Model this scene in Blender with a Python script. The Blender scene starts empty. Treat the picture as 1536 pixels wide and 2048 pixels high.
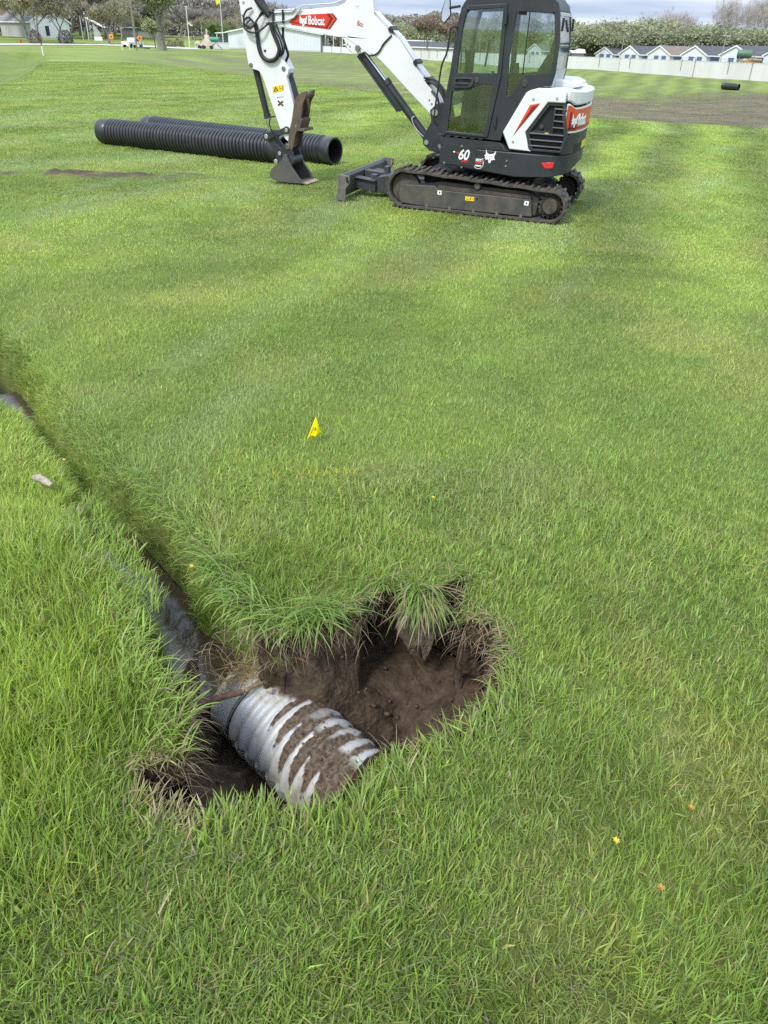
import bpy, bmesh, math, random
import numpy as np
from mathutils import Vector, Matrix, geometry
R_ = math.radians
random.seed(7)
rng = np.random.default_rng(11)
SC = bpy.context.scene
COL = SC.collection

# ------------------------------------------------------------------ camera, sky, sun, exposure
CAM_H = 1.95
PITCH, ROLL = R_(32.05), R_(2.05)
F_ = Vector((0, math.cos(PITCH), -math.sin(PITCH)))
r0 = Vector((1, 0, 0)); u0 = Vector((0, math.sin(PITCH), math.cos(PITCH)))
RGT = r0*math.cos(ROLL) + u0*math.sin(ROLL)
UPP = -r0*math.sin(ROLL) + u0*math.cos(ROLL)
cam_d = bpy.data.cameras.new('camera')
cam_d.sensor_fit = 'VERTICAL'; cam_d.sensor_height = 24.0; cam_d.lens = 1479/2048*24
cam_d.clip_start = 0.05; cam_d.clip_end = 4000
cam = bpy.data.objects.new('camera', cam_d); COL.objects.link(cam)
mw = Matrix.Identity(4)
for i in range(3):
    mw[i][0] = RGT[i]; mw[i][1] = UPP[i]; mw[i][2] = -F_[i]
mw[2][3] = CAM_H
cam.matrix_world = mw
SC.camera = cam

SUN_EL, SUN_AZ = R_(52), R_(215)      # azimuth clockwise from +Y (into the picture)
w = bpy.data.worlds.new('World'); SC.world = w; w.use_nodes = True
nt = w.node_tree; nd = nt.nodes; ln = nt.links
bg = nd['Background']
sky = nd.new('ShaderNodeTexSky'); sky.sky_type = 'NISHITA'; sky.sun_disc = False
sky.sun_elevation = SUN_EL; sky.sun_rotation = SUN_AZ
sky.air_density = 1.2; sky.dust_density = 2.5
tc = nd.new('ShaderNodeTexCoord')
mp = nd.new('ShaderNodeMapping'); mp.inputs['Scale'].default_value = (1.3, 1.3, 20.0); mp.inputs['Location'].default_value = (0.3, 0.1, 0.35)
ns = nd.new('ShaderNodeTexNoise'); ns.inputs['Scale'].default_value = 2.2; ns.inputs['Detail'].default_value = 7; ns.inputs['Roughness'].default_value = 0.5
ln.new(tc.outputs['Generated'], mp.inputs['Vector']); ln.new(mp.outputs['Vector'], ns.inputs['Vector'])
cr = nd.new('ShaderNodeValToRGB')
cr.color_ramp.elements[0].position = 0.40; cr.color_ramp.elements[0].color = (3.7, 4.6, 6.3, 1)
cr.color_ramp.elements[1].position = 0.62; cr.color_ramp.elements[1].color = (7.0, 7.6, 8.5, 1)
ln.new(ns.outputs['Fac'], cr.inputs['Fac'])
# an overcast sky is brighter overhead than at the horizon
sx = nd.new('ShaderNodeSeparateXYZ'); ln.new(tc.outputs['Generated'], sx.inputs['Vector'])
mr = nd.new('ShaderNodeMapRange'); mr.inputs['From Min'].default_value = 0.1; mr.inputs['From Max'].default_value = 0.9
mr.inputs['To Min'].default_value = 1.0; mr.inputs['To Max'].default_value = 2.1
ln.new(sx.outputs['Z'], mr.inputs['Value'])
vm = nd.new('ShaderNodeVectorMath'); vm.operation = 'SCALE'
ln.new(cr.outputs['Color'], vm.inputs[0]); ln.new(mr.outputs['Result'], vm.inputs['Scale'])
mx = nd.new('ShaderNodeMix'); mx.data_type = 'RGBA'; mx.inputs['Factor'].default_value = 0.88
ln.new(sky.outputs['Color'], mx.inputs['A']); ln.new(vm.outputs['Vector'], mx.inputs['B'])
ln.new(mx.outputs['Result'], bg.inputs['Color']); bg.inputs['Strength'].default_value = 0.10

sun_d = bpy.data.lights.new('sun', 'SUN'); sun_d.energy = 2.3; sun_d.angle = R_(10); sun_d.color = (1, 0.95, 0.87)
sun = bpy.data.objects.new('sun', sun_d); COL.objects.link(sun)
sd = Vector((math.sin(SUN_AZ)*math.cos(SUN_EL), math.cos(SUN_AZ)*math.cos(SUN_EL), math.sin(SUN_EL)))
sun.rotation_euler = sd.to_track_quat('Z', 'Y').to_euler()
sun.location = (-20, -20, 40)
SC.view_settings.view_transform = 'Standard'; SC.view_settings.look = 'None'
SC.view_settings.exposure = 0.55; SC.view_settings.gamma = 1
SC.cycles.max_bounces = 8; SC.cycles.transparent_max_bounces = 16
SC.cycles.diffuse_bounces = 4
SC.cycles.use_denoising = False; SC.cycles.use_adaptive_sampling = False
SC.cycles.sample_clamp_indirect = 4.0; SC.cycles.sampling_pattern = 'BLUE_NOISE'

# ------------------------------------------------------------------ helpers
def tag(o, label=None, cat=None, group=None, kind=None):
    if label: o['label'] = label
    if cat: o['category'] = cat
    if group: o['group'] = group
    if kind: o['kind'] = kind
    return o

def empty(name, loc=(0, 0, 0), rz=0.0):
    o = bpy.data.objects.new(name, None); COL.objects.link(o)
    o.location = loc; o.rotation_euler = (0, 0, rz); o.empty_display_size = 0.2
    return o

def copy_tree(o, parent=None):
    c = o.copy(); COL.objects.link(c); c.parent = parent
    for ch in list(o.children): copy_tree(ch, c)
    return c

def bgp(px, py, Y):
    """point at depth Y that a straight line from the photographer's eye through a photo pixel meets"""
    v = F_ + RGT*((px-768)/1479) - UPP*((py-1024)/1479)
    return Vector((0, 0, CAM_H)) + v*(Y/v.y)

MATS = {}
def mat(name, col, rough=0.6, metal=0.0, var=0.0, vscale=8.0, col2=None, bump=0.0, bscale=40.0, spec=0.5, coat=0.0, stretch=None):
    if name in MATS: return MATS[name]
    m = bpy.data.materials.new(name); m.use_nodes = True
    t = m.node_tree; n = t.nodes; l = t.links
    b = n['Principled BSDF']
    b.inputs['Base Color'].default_value = (*col, 1); b.inputs['Roughness'].default_value = rough
    b.inputs['Metallic'].default_value = metal; b.inputs['Specular IOR Level'].default_value = spec
    b.inputs['Coat Weight'].default_value = coat
    g = n.new('ShaderNodeTexCoord'); vec = g.outputs['Object']
    if stretch:
        mpn = n.new('ShaderNodeMapping'); mpn.inputs['Scale'].default_value = stretch
        l.new(vec, mpn.inputs['Vector']); vec = mpn.outputs['Vector']
    if var or col2:
        x = n.new('ShaderNodeTexNoise'); x.inputs['Scale'].default_value = vscale; x.inputs['Detail'].default_value = 8
        x.inputs['Roughness'].default_value = 0.65
        l.new(vec, x.inputs['Vector'])
        c = n.new('ShaderNodeValToRGB')
        c2 = col2 or tuple(v*(1-var) for v in col); c1 = col if col2 else tuple(min(1, v*(1+var*0.5)) for v in col)
        c.color_ramp.elements[0].position = 0.36; c.color_ramp.elements[1].position = 0.64
        c.color_ramp.elements[0].color = (*c2, 1); c.color_ramp.elements[1].color = (*c1, 1)
        l.new(x.outputs['Fac'], c.inputs['Fac']); l.new(c.outputs['Color'], b.inputs['Base Color'])
        q = n.new('ShaderNodeMapRange'); q.inputs['To Min'].default_value = min(1, rough+0.12); q.inputs['To Max'].default_value = max(0.02, rough-0.08)
        l.new(x.outputs['Fac'], q.inputs['Value']); l.new(q.outputs['Result'], b.inputs['Roughness'])
    if bump:
        x2 = n.new('ShaderNodeTexNoise'); x2.inputs['Scale'].default_value = bscale; x2.inputs['Detail'].default_value = 6
        l.new(vec, x2.inputs['Vector'])
        bp = n.new('ShaderNodeBump'); bp.inputs['Strength'].default_value = bump; bp.inputs['Distance'].default_value = 0.02
        l.new(x2.outputs['Fac'], bp.inputs['Height']); l.new(bp.outputs['Normal'], b.inputs['Normal'])
    MATS[name] = m
    return m

def leafy(name, col=None, trans=0.4, gloss=0.05, attr=None, tr_col=None):
    m = bpy.data.materials.new(name); m.use_nodes = True
    t = m.node_tree; n = t.nodes; l = t.links; n.remove(n['Principled BSDF'])
    out = n['Material Output']
    d = n.new('ShaderNodeBsdfDiffuse'); tr = n.new('ShaderNodeBsdfTranslucent'); gl = n.new('ShaderNodeBsdfGlossy')
    gl.inputs['Roughness'].default_value = 0.5; gl.inputs['Color'].default_value = (0.9, 0.95, 1, 1)
    if attr:
        a = n.new('ShaderNodeAttribute'); a.attribute_name = attr; src = a.outputs['Color']
    else:
        a = n.new('ShaderNodeTexNoise'); a.inputs['Scale'].default_value = 0.9; a.inputs['Detail'].default_value = 4
        g = n.new('ShaderNodeTexCoord'); l.new(g.outputs['Object'], a.inputs['Vector'])
        c = n.new('ShaderNodeValToRGB'); c.color_ramp.elements[0].position = 0.35; c.color_ramp.elements[1].position = 0.65
        c.color_ramp.elements[0].color = (*[v*0.7 for v in col], 1); c.color_ramp.elements[1].color = (*[v*1.3 for v in col], 1)
        l.new(a.outputs['Fac'], c.inputs['Fac']); src = c.outputs['Color']
    l.new(src, d.inputs['Color']); l.new(src, tr.inputs['Color'])
    m1 = n.new('ShaderNodeMixShader'); m1.inputs['Fac'].default_value = trans
    m2 = n.new('ShaderNodeMixShader'); m2.inputs['Fac'].default_value = gloss
    l.new(d.outputs[0], m1.inputs[1]); l.new(tr.outputs[0], m1.inputs[2])
    l.new(m1.outputs[0], m2.inputs[1]); l.new(gl.outputs[0], m2.inputs[2]); l.new(m2.outputs[0], out.inputs['Surface'])
    return m

def glass_mat(name, tint, refl=0.10):
    m = bpy.data.materials.new(name); m.use_nodes = True
    t = m.node_tree; n = t.nodes; l = t.links; n.remove(n['Principled BSDF'])
    tp = n.new('ShaderNodeBsdfTransparent'); tp.inputs['Color'].default_value = (*tint, 1)
    gl = n.new('ShaderNodeBsdfGlossy'); gl.inputs['Roughness'].default_value = 0.02
    lw = n.new('ShaderNodeLayerWeight'); lw.inputs['Blend'].default_value = 0.25
    mr_ = n.new('ShaderNodeMapRange'); mr_.inputs['To Min'].default_value = refl; mr_.inputs['To Max'].default_value = 0.7
    l.new(lw.outputs['Fresnel'], mr_.inputs['Value'])
    mx_ = n.new('ShaderNodeMixShader'); l.new(mr_.outputs['Result'], mx_.inputs['Fac'])
    l.new(tp.outputs[0], mx_.inputs[1]); l.new(gl.outputs[0], mx_.inputs[2]); l.new(mx_.outputs[0], n['Material Output'].inputs['Surface'])
    return m

class MB:
    """collects shapes into one mesh"""
    def __init__(s): s.v = []; s.f = []; s.mi = []; s.cur = 0
    def add(s, vs, fs):
        o = len(s.v); s.v += [tuple(v) for v in vs]
        for f in fs: s.f.append(tuple(i+o for i in f)); s.mi.append(s.cur)
        return s
    def box(s, a, b):
        (x0, y0, z0), (x1, y1, z1) = a, b
        return s.add([(x0,y0,z0),(x1,y0,z0),(x1,y1,z0),(x0,y1,z0),(x0,y0,z1),(x1,y0,z1),(x1,y1,z1),(x0,y1,z1)],
                     [(0,3,2,1),(4,5,6,7),(0,1,5,4),(1,2,6,5),(2,3,7,6),(3,0,4,7)])
    def obox(s, c, ax, ay, az):
        c, ax, ay, az = map(Vector, (c, ax, ay, az)); vs = []
        for k in (-1, 1):
            for i, j in ((-1,-1),(1,-1),(1,1),(-1,1)): vs.append(c+ax*i+ay*j+az*k)
        return s.add(vs, [(0,3,2,1),(4,5,6,7),(0,1,5,4),(1,2,6,5),(2,3,7,6),(3,0,4,7)])
    def bar(s, p, q, wd, th, up=(0, 0, 1)):
        p, q = Vector(p), Vector(q); d = q-p; u = Vector(up); a = d.cross(u)
        if a.length < 1e-6: a = d.cross(Vector((0, 1, 0)))
        a.normalize(); b = a.cross(d).normalized()
        return s.obox((p+q)/2, d/2, a*wd/2, b*th/2)
    def prism(s, poly, y0, y1):
        """outline in x,z pulled from y0 to y1"""
        n = len(poly)
        ar = sum(poly[i][0]*poly[(i+1) % n][1]-poly[(i+1) % n][0]*poly[i][1] for i in range(n))
        if ar < 0: poly = poly[::-1]
        vs = [(x, y0, z) for x, z in poly]+[(x, y1, z) for x, z in poly]
        tri = geometry.tessellate_polygon([[Vector((x, z, 0)) for x, z in poly]])
        fs = [(i, (i+1) % n, (i+1) % n+n, i+n) for i in range(n)]
        for t in tri:
            a, b, c = t
            A, B, C = poly[a], poly[b], poly[c]
            if (B[0]-A[0])*(C[1]-A[1])-(B[1]-A[1])*(C[0]-A[0]) < 0: b, c = c, b
            fs.append((a, b, c)); fs.append((a+n, c+n, b+n))
        return s.add(vs, fs)
    def plate(s, outer, holes, y0, y1):
        loops = [outer]+holes
        tri = geometry.tessellate_polygon([[Vector((x, z, 0)) for x, z in lp] for lp in loops])
        pts = [p for lp in loops for p in lp]; n = len(pts)
        vs = [(x, y0, z) for x, z in pts]+[(x, y1, z) for x, z in pts]
        fs = []
        for t in tri:
            a, b, c = t; A, B, C = pts[a], pts[b], pts[c]
            if (B[0]-A[0])*(C[1]-A[1])-(B[1]-A[1])*(C[0]-A[0]) < 0: b, c = c, b
            fs.append((a, b, c)); fs.append((a+n, c+n, b+n))
        o = 0
        for lp in loops:
            k = len(lp)
            for i in range(k): fs.append((o+i, o+(i+1) % k, o+(i+1) % k+n, o+i+n))
            o += k
        return s.add(vs, fs)
    def solid(s, plan, zb, zt):
        """plan outline with a bottom and top height for every point"""
        n = len(plan)
        fb = zb if callable(zb) else (lambda x, y: zb); ft = zt if callable(zt) else (lambda x, y: zt)
        vs = [(x, y, fb(x, y)) for x, y in plan]+[(x, y, ft(x, y)) for x, y in plan]
        tri = geometry.tessellate_polygon([[Vector((x, y, 0)) for x, y in plan]])
        fs = [(i, (i+1) % n, (i+1) % n+n, i+n) for i in range(n)]
        for t in tri: fs.append(tuple(t)); fs.append(tuple(i+n for i in reversed(t)))
        return s.add(vs, fs)
    def tube(s, pts, r, n=8, cap=True):
        pts = [Vector(p) for p in pts]; k = len(pts); o = len(s.v); prev = None
        rr = r if isinstance(r, (list, tuple)) else [r]*k
        vs = []
        for i, p in enumerate(pts):
            d = (pts[min(i+1, k-1)]-pts[max(i-1, 0)]).normalized()
            if prev is None:
                a = d.cross(Vector((0, 0, 1)))
                if a.length < 1e-3: a = d.cross(Vector((0, 1, 0)))
            else: a = prev-d*prev.dot(d)
            a.normalize(); prev = a; b = d.cross(a)
            for j in range(n):
                t = 2*math.pi*j/n; vs.append(p+(a*math.cos(t)+b*math.sin(t))*rr[i])
        fs = [(i*n+j, i*n+(j+1) % n, (i+1)*n+(j+1) % n, (i+1)*n+j) for i in range(k-1) for j in range(n)]
        if cap: fs += [tuple(range(n))[::-1], tuple((k-1)*n+j for j in range(n))]
        return s.add(vs, fs)
    def curve(s, pts, r, n=8, sub=6):
        """tube along a smooth curve through the points"""
        P = [Vector(p) for p in pts]; P = [P[0]*2-P[1]]+P+[P[-1]*2-P[-2]]; out = []
        for i in range(1, len(P)-2):
            for j in range(sub):
                t = j/sub; a, b, c, d = P[i-1], P[i], P[i+1], P[i+2]
                out.append(0.5*((2*b)+(c-a)*t+(2*a-5*b+4*c-d)*t*t+(3*b-a-3*c+d)*t**3))
        out.append(P[-2]); return s.tube(out, r, n)
    def cyl(s, p, q, r, n=16): return s.tube([p, q], r, n)
    def build(s, name, m, parent=None, smooth=None, bevel=0.0, seg=2):
        me = bpy.data.meshes.new(name); me.from_pydata(s.v, [], s.f); me.update()
        for mm in (m if isinstance(m, (list, tuple)) else [m]): me.materials.append(mm)
        if isinstance(m, (list, tuple)): me.polygons.foreach_set('material_index', s.mi)
        bm = bmesh.new(); bm.from_mesh(me); bmesh.ops.recalc_face_normals(bm, faces=bm.faces); bm.to_mesh(me); bm.free()
        if smooth is not None:
            me.polygons.foreach_set('use_smooth', [True]*len(me.polygons))
            me.set_sharp_from_angle(angle=R_(smooth))
        o = bpy.data.objects.new(name, me); COL.objects.link(o); o.parent = parent
        if bevel:
            b = o.modifiers.new('bevel', 'BEVEL'); b.width = bevel; b.segments = seg; b.limit_method = 'ANGLE'; b.angle_limit = R_(35); b.use_clamp_overlap = True
        return o

def islands(mb):
    n = len(mb.v); par = list(range(n))
    def fi(a):
        while par[a] != a: par[a] = par[par[a]]; a = par[a]
        return a
    for f in mb.f:
        r = fi(f[0])
        for q in f[1:]: par[fi(q)] = r
    out = {}
    for f, m_ in zip(mb.f, mb.mi): out.setdefault(fi(f[0]), []).append((f, m_))
    return list(out.values())
def build_each(mb, name, m, parent=None, smooth=None, bevel=0.0, seg=2):
    """every separate piece becomes a part of its own"""
    res = []
    for isl in islands(mb):
        q = MB(); idx = {}
        for f, m_ in isl:
            for a in f:
                if a not in idx: idx[a] = len(q.v); q.v.append(mb.v[a])
            q.f.append(tuple(idx[a] for a in f)); q.mi.append(m_)
        res.append(q.build(name, m, parent, smooth, bevel, seg))
    return res

def np_mesh(name, verts, faces_by_n, mats, attrs=None, smooth=False, mi=None):
    """mesh out of numpy arrays; faces_by_n: list of (k,n) index arrays"""
    me = bpy.data.meshes.new(name)
    me.vertices.add(len(verts)); me.vertices.foreach_set('co', np.ascontiguousarray(verts, np.float32).ravel())
    loops = np.concatenate([f.ravel() for f in faces_by_n]).astype(np.int32)
    tot = np.concatenate([np.full(len(f), f.shape[1], np.int32) for f in faces_by_n])
    st = np.concatenate([[0], np.cumsum(tot)[:-1]]).astype(np.int32)
    me.loops.add(len(loops)); me.loops.foreach_set('vertex_index', loops)
    me.polygons.add(len(tot)); me.polygons.foreach_set('loop_start', st); me.polygons.foreach_set('loop_total', tot)
    if smooth: me.polygons.foreach_set('use_smooth', np.ones(len(tot), bool))
    for m in mats: me.materials.append(m)
    if mi is not None: me.polygons.foreach_set('material_index', mi.astype(np.int32))
    me.update(calc_edges=True)
    for k, a in (attrs or {}).items():
        if a.ndim == 1:
            at = me.attributes.new(k, 'FLOAT', 'POINT'); at.data.foreach_set('value', a.astype(np.float32))
        else:
            at = me.attributes.new(k, 'FLOAT_COLOR', 'POINT')
            c = np.ones((len(a), 4), np.float32); c[:, :3] = a; at.data.foreach_set('color', c.ravel())
    o = bpy.data.objects.new(name, me); COL.objects.link(o)
    return o

def text_mesh(name, body, size, m, parent, origin, xdir, ydir, depth=0.002, xs=1.0, shear=0.0, bold=0.0, align='LEFT'):
    cu = bpy.data.curves.new(name, 'FONT'); cu.body = body; cu.size = size; cu.extrude = depth; cu.shear = shear; cu.bevel_depth = bold; cu.bevel_resolution = 0; cu.align_x = align
    t = bpy.data.objects.new(name+'_t', cu); COL.objects.link(t)
    bpy.context.view_layer.update()
    dg = bpy.context.evaluated_depsgraph_get()
    me = bpy.data.meshes.new_from_object(t.evaluated_get(dg))
    bpy.data.objects.remove(t); bpy.data.curves.remove(cu)
    x, y = Vector(xdir).normalized(), Vector(ydir).normalized(); z = x.cross(y)
    M4 = Matrix(((x.x*xs, y.x, z.x, origin[0]), (x.y*xs, y.y, z.y, origin[1]), (x.z*xs, y.z, z.z, origin[2]), (0, 0, 0, 1)))
    me.transform(M4); me.materials.clear(); me.materials.append(m)
    o = bpy.data.objects.new(name, me); COL.objects.link(o); o.parent = parent
    return o

# numpy noise
_T = np.random.default_rng(5).random((256, 256))
def vnoise(x, y, s=0):
    x = np.asarray(x, float)+s*17.31; y = np.asarray(y, float)+s*9.73
    xi = np.floor(x).astype(int); yi = np.floor(y).astype(int); fx = x-xi; fy = y-yi
    fx = fx*fx*(3-2*fx); fy = fy*fy*(3-2*fy)
    a = _T[xi & 255, yi & 255]; b = _T[(xi+1) & 255, yi & 255]; c = _T[xi & 255, (yi+1) & 255]; d = _T[(xi+1) & 255, (yi+1) & 255]
    return (a*(1-fx)+b*fx)*(1-fy)+(c*(1-fx)+d*fx)*fy
def fbm(x, y, s=0, o=4):
    t = 0; amp = 0.5; tot = 0
    for k in range(o):
        t = t+vnoise(x*2**k, y*2**k, s+k)*amp; tot += amp; amp *= 0.5
    return t/tot
def ss(a, b, x):
    t = np.clip((x-a)/(b-a), 0, 1); return t*t*(3-2*t)
def seg_dist(px, py, pts):
    """distance to a polyline and the arc position"""
    best = np.full(px.shape, 1e9); arc = np.zeros(px.shape); acc = 0
    for (x0, y0), (x1, y1) in zip(pts[:-1], pts[1:]):
        dx, dy = x1-x0, y1-y0; L2 = dx*dx+dy*dy; Ls = math.sqrt(L2)
        t = np.clip(((px-x0)*dx+(py-y0)*dy)/L2, 0, 1)
        d = np.hypot(px-x0-t*dx, py-y0-t*dy); m = d < best
        best = np.where(m, d, best); arc = np.where(m, acc+t*Ls, arc); acc += Ls
    return best, arc
def inside(px, py, poly):
    r = np.zeros(px.shape, bool); n = len(poly)
    for i in range(n):
        x0, y0 = poly[i]; x1, y1 = poly[(i+1) % n]
        if y0 == y1: continue
        c = ((y0 > py) != (y1 > py)) & (px < (x1-x0)*(py-y0)/(y1-y0)+x0); r ^= c
    return r

# ------------------------------------------------------------------ the ground
HOLE = [(-.70,2.10),(-.62,2.28),(-.54,2.28),(-.47,2.19),(-.38,2.17),(-.30,2.23),(-.24,2.28),(-.16,2.33),(-.08,2.32),(-.06,2.45),(.06,2.50),(.19,2.47),(.30,2.56),(.37,2.58),
        (.335,2.45),(.335,2.31),(.42,2.32),(.48,2.29),(.49,2.17),(.476,2.06),(.42,1.86),(.31,1.745),(.21,1.67),(.06,1.66),(-.02,1.60),(-.09,1.47),(-.19,1.385),
        (-.29,1.41),(-.42,1.395),(-.51,1.345),(-.60,1.39),(-.72,1.45),(-.76,1.53),(-.70,1.585),(-.62,1.57),(-.63,1.64),(-.65,1.74),(-.67,1.83),(-.73,1.90)]
CREEK = [(-.70,2.24),(-.80,2.42),(-.92,2.58),(-1.08,2.82),(-1.26,3.03),(-1.47,3.30),(-1.78,3.71),(-2.14,4.18),(-2.61,4.75),(-3.0,5.25),(-4.2,6.8),(-7,10.2),(-13,18),(-22,38),(-30.5,64),(-43,95),(-52,119)]
WATER_Z = -0.40
EDGE = [(60,14),(26,22),(12.4,28.1),(7,29.6),(2,32.3),(-.2,37),(-1.2,42),(-8,55),(-17.4,69.5),(-34,96),(-46,140),(-30,230)]   # lip of the basin behind the lawn
FENCE = [(58,76),(44.6,104.4),(28,141.6),(10.1,175),(2.5,190)]
MX, MY, MYAW = 1.4075, 12.0885, 2.81732                     # where the excavator stands
MF = (math.cos(MYAW), math.sin(MYAW)); ML = (-MF[1], MF[0])

def basin(x, y):
    """how deep into the basin (metres from its lip), negative on the lawn"""
    d, _ = seg_dist(x, y, EDGE)
    poly = EDGE+[(60, 300), (300, 300), (300, 14)]
    return np.where(inside(x, y, poly), d, -d)

def lawn_z(x, y):
    z = (fbm(x*.5, y*.5, 3)-.5)*.06+(fbm(x*2.2, y*2.2, 8)-.5)*.03
    z = z+(fbm(x*.045, y*.045, 12, 2)-.5)*.4*ss(18, 70, y)
    # tilt of the ground under the excavator
    lx = (x-MX)*MF[0]+(y-MY)*MF[1]; ly = (x-MX)*ML[0]+(y-MY)*ML[1]
    wgt = 1-ss(1.8, 4.2, np.hypot(lx, ly))
    z = z*(1-wgt)+wgt*(0.012*lx-0.0244*ly-0.004+(fbm(x*3, y*3, 2)-.5)*.015)
    zn = (fbm(x*3, y*3, 8)-.5)*.04                                    # keep the ground by the hole as surveyed
    wn = 1-ss(3.2, 5.5, np.hypot(x, y-1.5)); z = z*(1-wn)+zn*wn
    # basin with its far bank up to the wall
    s = basin(x, y); fd, _ = seg_dist(x, y, FENCE); fd2 = np.where(x*.898+y*.44 > 86, 0, fd)
    bank = ss(6, 34, np.where(y > 200, 40, fd2))
    z = z-1.35*ss(0, 15, s)*bank*(1-ss(170, 215, y))
    # gentle rise towards the road and the houses beyond it
    z = z+.35*ss(110, 170, y)*(1-ss(-10, 25, x))+.35*ss(170, 230, y)*(1-ss(-10, 25, x))+.9*ss(178, 235, y)*(1-ss(-62, -48, x))+2.2*ss(240, 330, y)*(1-ss(-62, -40, x))
    return z

def creek_fn(x, y):
    d, a = seg_dist(x, y, CREEK)
    far = ss(6, 40, a)
    wet = np.maximum(1-ss(1.30, 1.55, a), ss(2.85, 3.1, a)*(1-ss(4.2, 5, a)))
    hw = .05*(fbm(x*9, y*9, 111)-.5)*wet+.045*wet*ss(.4, .6, a)+.03*wet+.02+.10*(1-ss(.05, .40, a))+far*1.0+.012*np.sin(a*9)
    bank = .10+.05*wet+far*2.8
    dep = (.17+.28*wet)*(1-far)+far*1.15
    return d, a, hw, bank, dep

AX_A = np.array([-.235, 1.99, -.49]); AX_D = np.array([math.cos(-.776), math.sin(-.776), -.03]); AX_D /= np.linalg.norm(AX_D)
PIPE_R = .19

def ground(x, y, full=False):
    z = lawn_z(x, y)
    soil = np.zeros_like(z)
    d, a, hw, bank, dep = creek_fn(x, y)
    z = z-.13*np.exp(-(d/.6)**2)*(1-ss(5, 9, a))
    cz = z-dep*(1-ss(hw, hw+bank, d))
    incr = (1-ss(hw*.9, hw+bank*.35, d))*(1-ss(4.0, 4.8, a))*ss(.2, .4, dep)
    z = np.where(d < hw+bank, np.minimum(z, cz), z); soil = np.maximum(soil, incr)
    px, py = x.copy(), y.copy()
    near = (x > -1.1) & (x < .9) & (y > 1.1) & (y < 3.0)
    if near.any():
        xn, yn = x[near], y[near]
        ins = inside(xn, yn, HOLE); dd, _ = seg_dist(xn, yn, HOLE+[HOLE[0]])
        s = np.where(ins, dd, -dd)
        s = s+(fbm(xn*14, yn*14, 4)-.5)*.035
        # floor of the pit
        fl = -.71+.05*ss(.15, .5, xn)+.04*ss(2.15, 2.5, yn)
        fl = np.where(xn < -.3, np.minimum(fl, -.70)+.36*ss(-.42, -.72, xn)*ss(1.95, 1.6, yn), fl)
        mound = np.exp(-(((xn+.30)/.15)**2+((yn-2.23)/.14)**2)); fl = fl+mound*.52
        mound2 = np.exp(-(((xn+.13)/.16)**2+((yn-2.30)/.10)**2)); fl = fl+mound2*.12
        fl = fl+(fbm(xn*9, yn*9, 21)-.5)*.14+(fbm(xn*26, yn*26, 22, 5)-.5)*.075
        wz = z[near]; dz = wz-fl
        prof = .62*ss(-.004, .035, s)+.38*ss(.03, .34, s)
        hz = wz-dz*prof
        zz = np.where(s > -.004, np.minimum(z[near], hz), z[near])
        z[near] = zz
        so = soil[near]; soil[near] = np.maximum(so, ss(-.012, .012, s))
        if full:
            # wall pushed outward under the sod (overhang)
            e = 1e-3
            def sd_(X, Y):
                q, _ = seg_dist(X, Y, HOLE+[HOLE[0]]); return np.where(inside(X, Y, HOLE), q, -q)
            b = sd_(xn, yn); gx = (sd_(xn+e, yn)-b)/e; gy = (sd_(xn, yn+e)-b)/e
            g = np.hypot(gx, gy)+1e-6; gx /= g; gy /= g
            depth = np.clip(wz-zz, 0, 1)
            amt = (.09+.17*ss(2.1, 2.3, yn)*ss(-.15, .0, xn)*(1-ss(.30, .36, xn))+.12*ss(-.5, -.62, xn)*ss(2.0, 1.8, yn))*ss(.05, .32, depth)*np.exp(-np.clip(s, 0, 1)/.055)
            amt = amt+(fbm(xn*22, zz*22, 31)-.5)*.035*ss(.03, .1, depth)
            amt = np.where(s > 0, amt, 0)
            px[near] = xn-gx*amt; py[near] = yn-gy*amt
    # torn strip of bare mud on the lawn
    bx = (x+4.85)/1.7; by = (y-13.42-.10*(x+4.85)-.08*np.sin(x*3))/.40
    bare = ss(1.05, .35, np.hypot(bx, by)+(fbm(x*4, y*4, 9)-.5)*2.2)
    z = z+bare*(-.02+.13*fbm(x*11, y*8, 41))
    soil = np.maximum(soil, bare)
    return (px, py, z, soil) if full else (z, soil)

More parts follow.
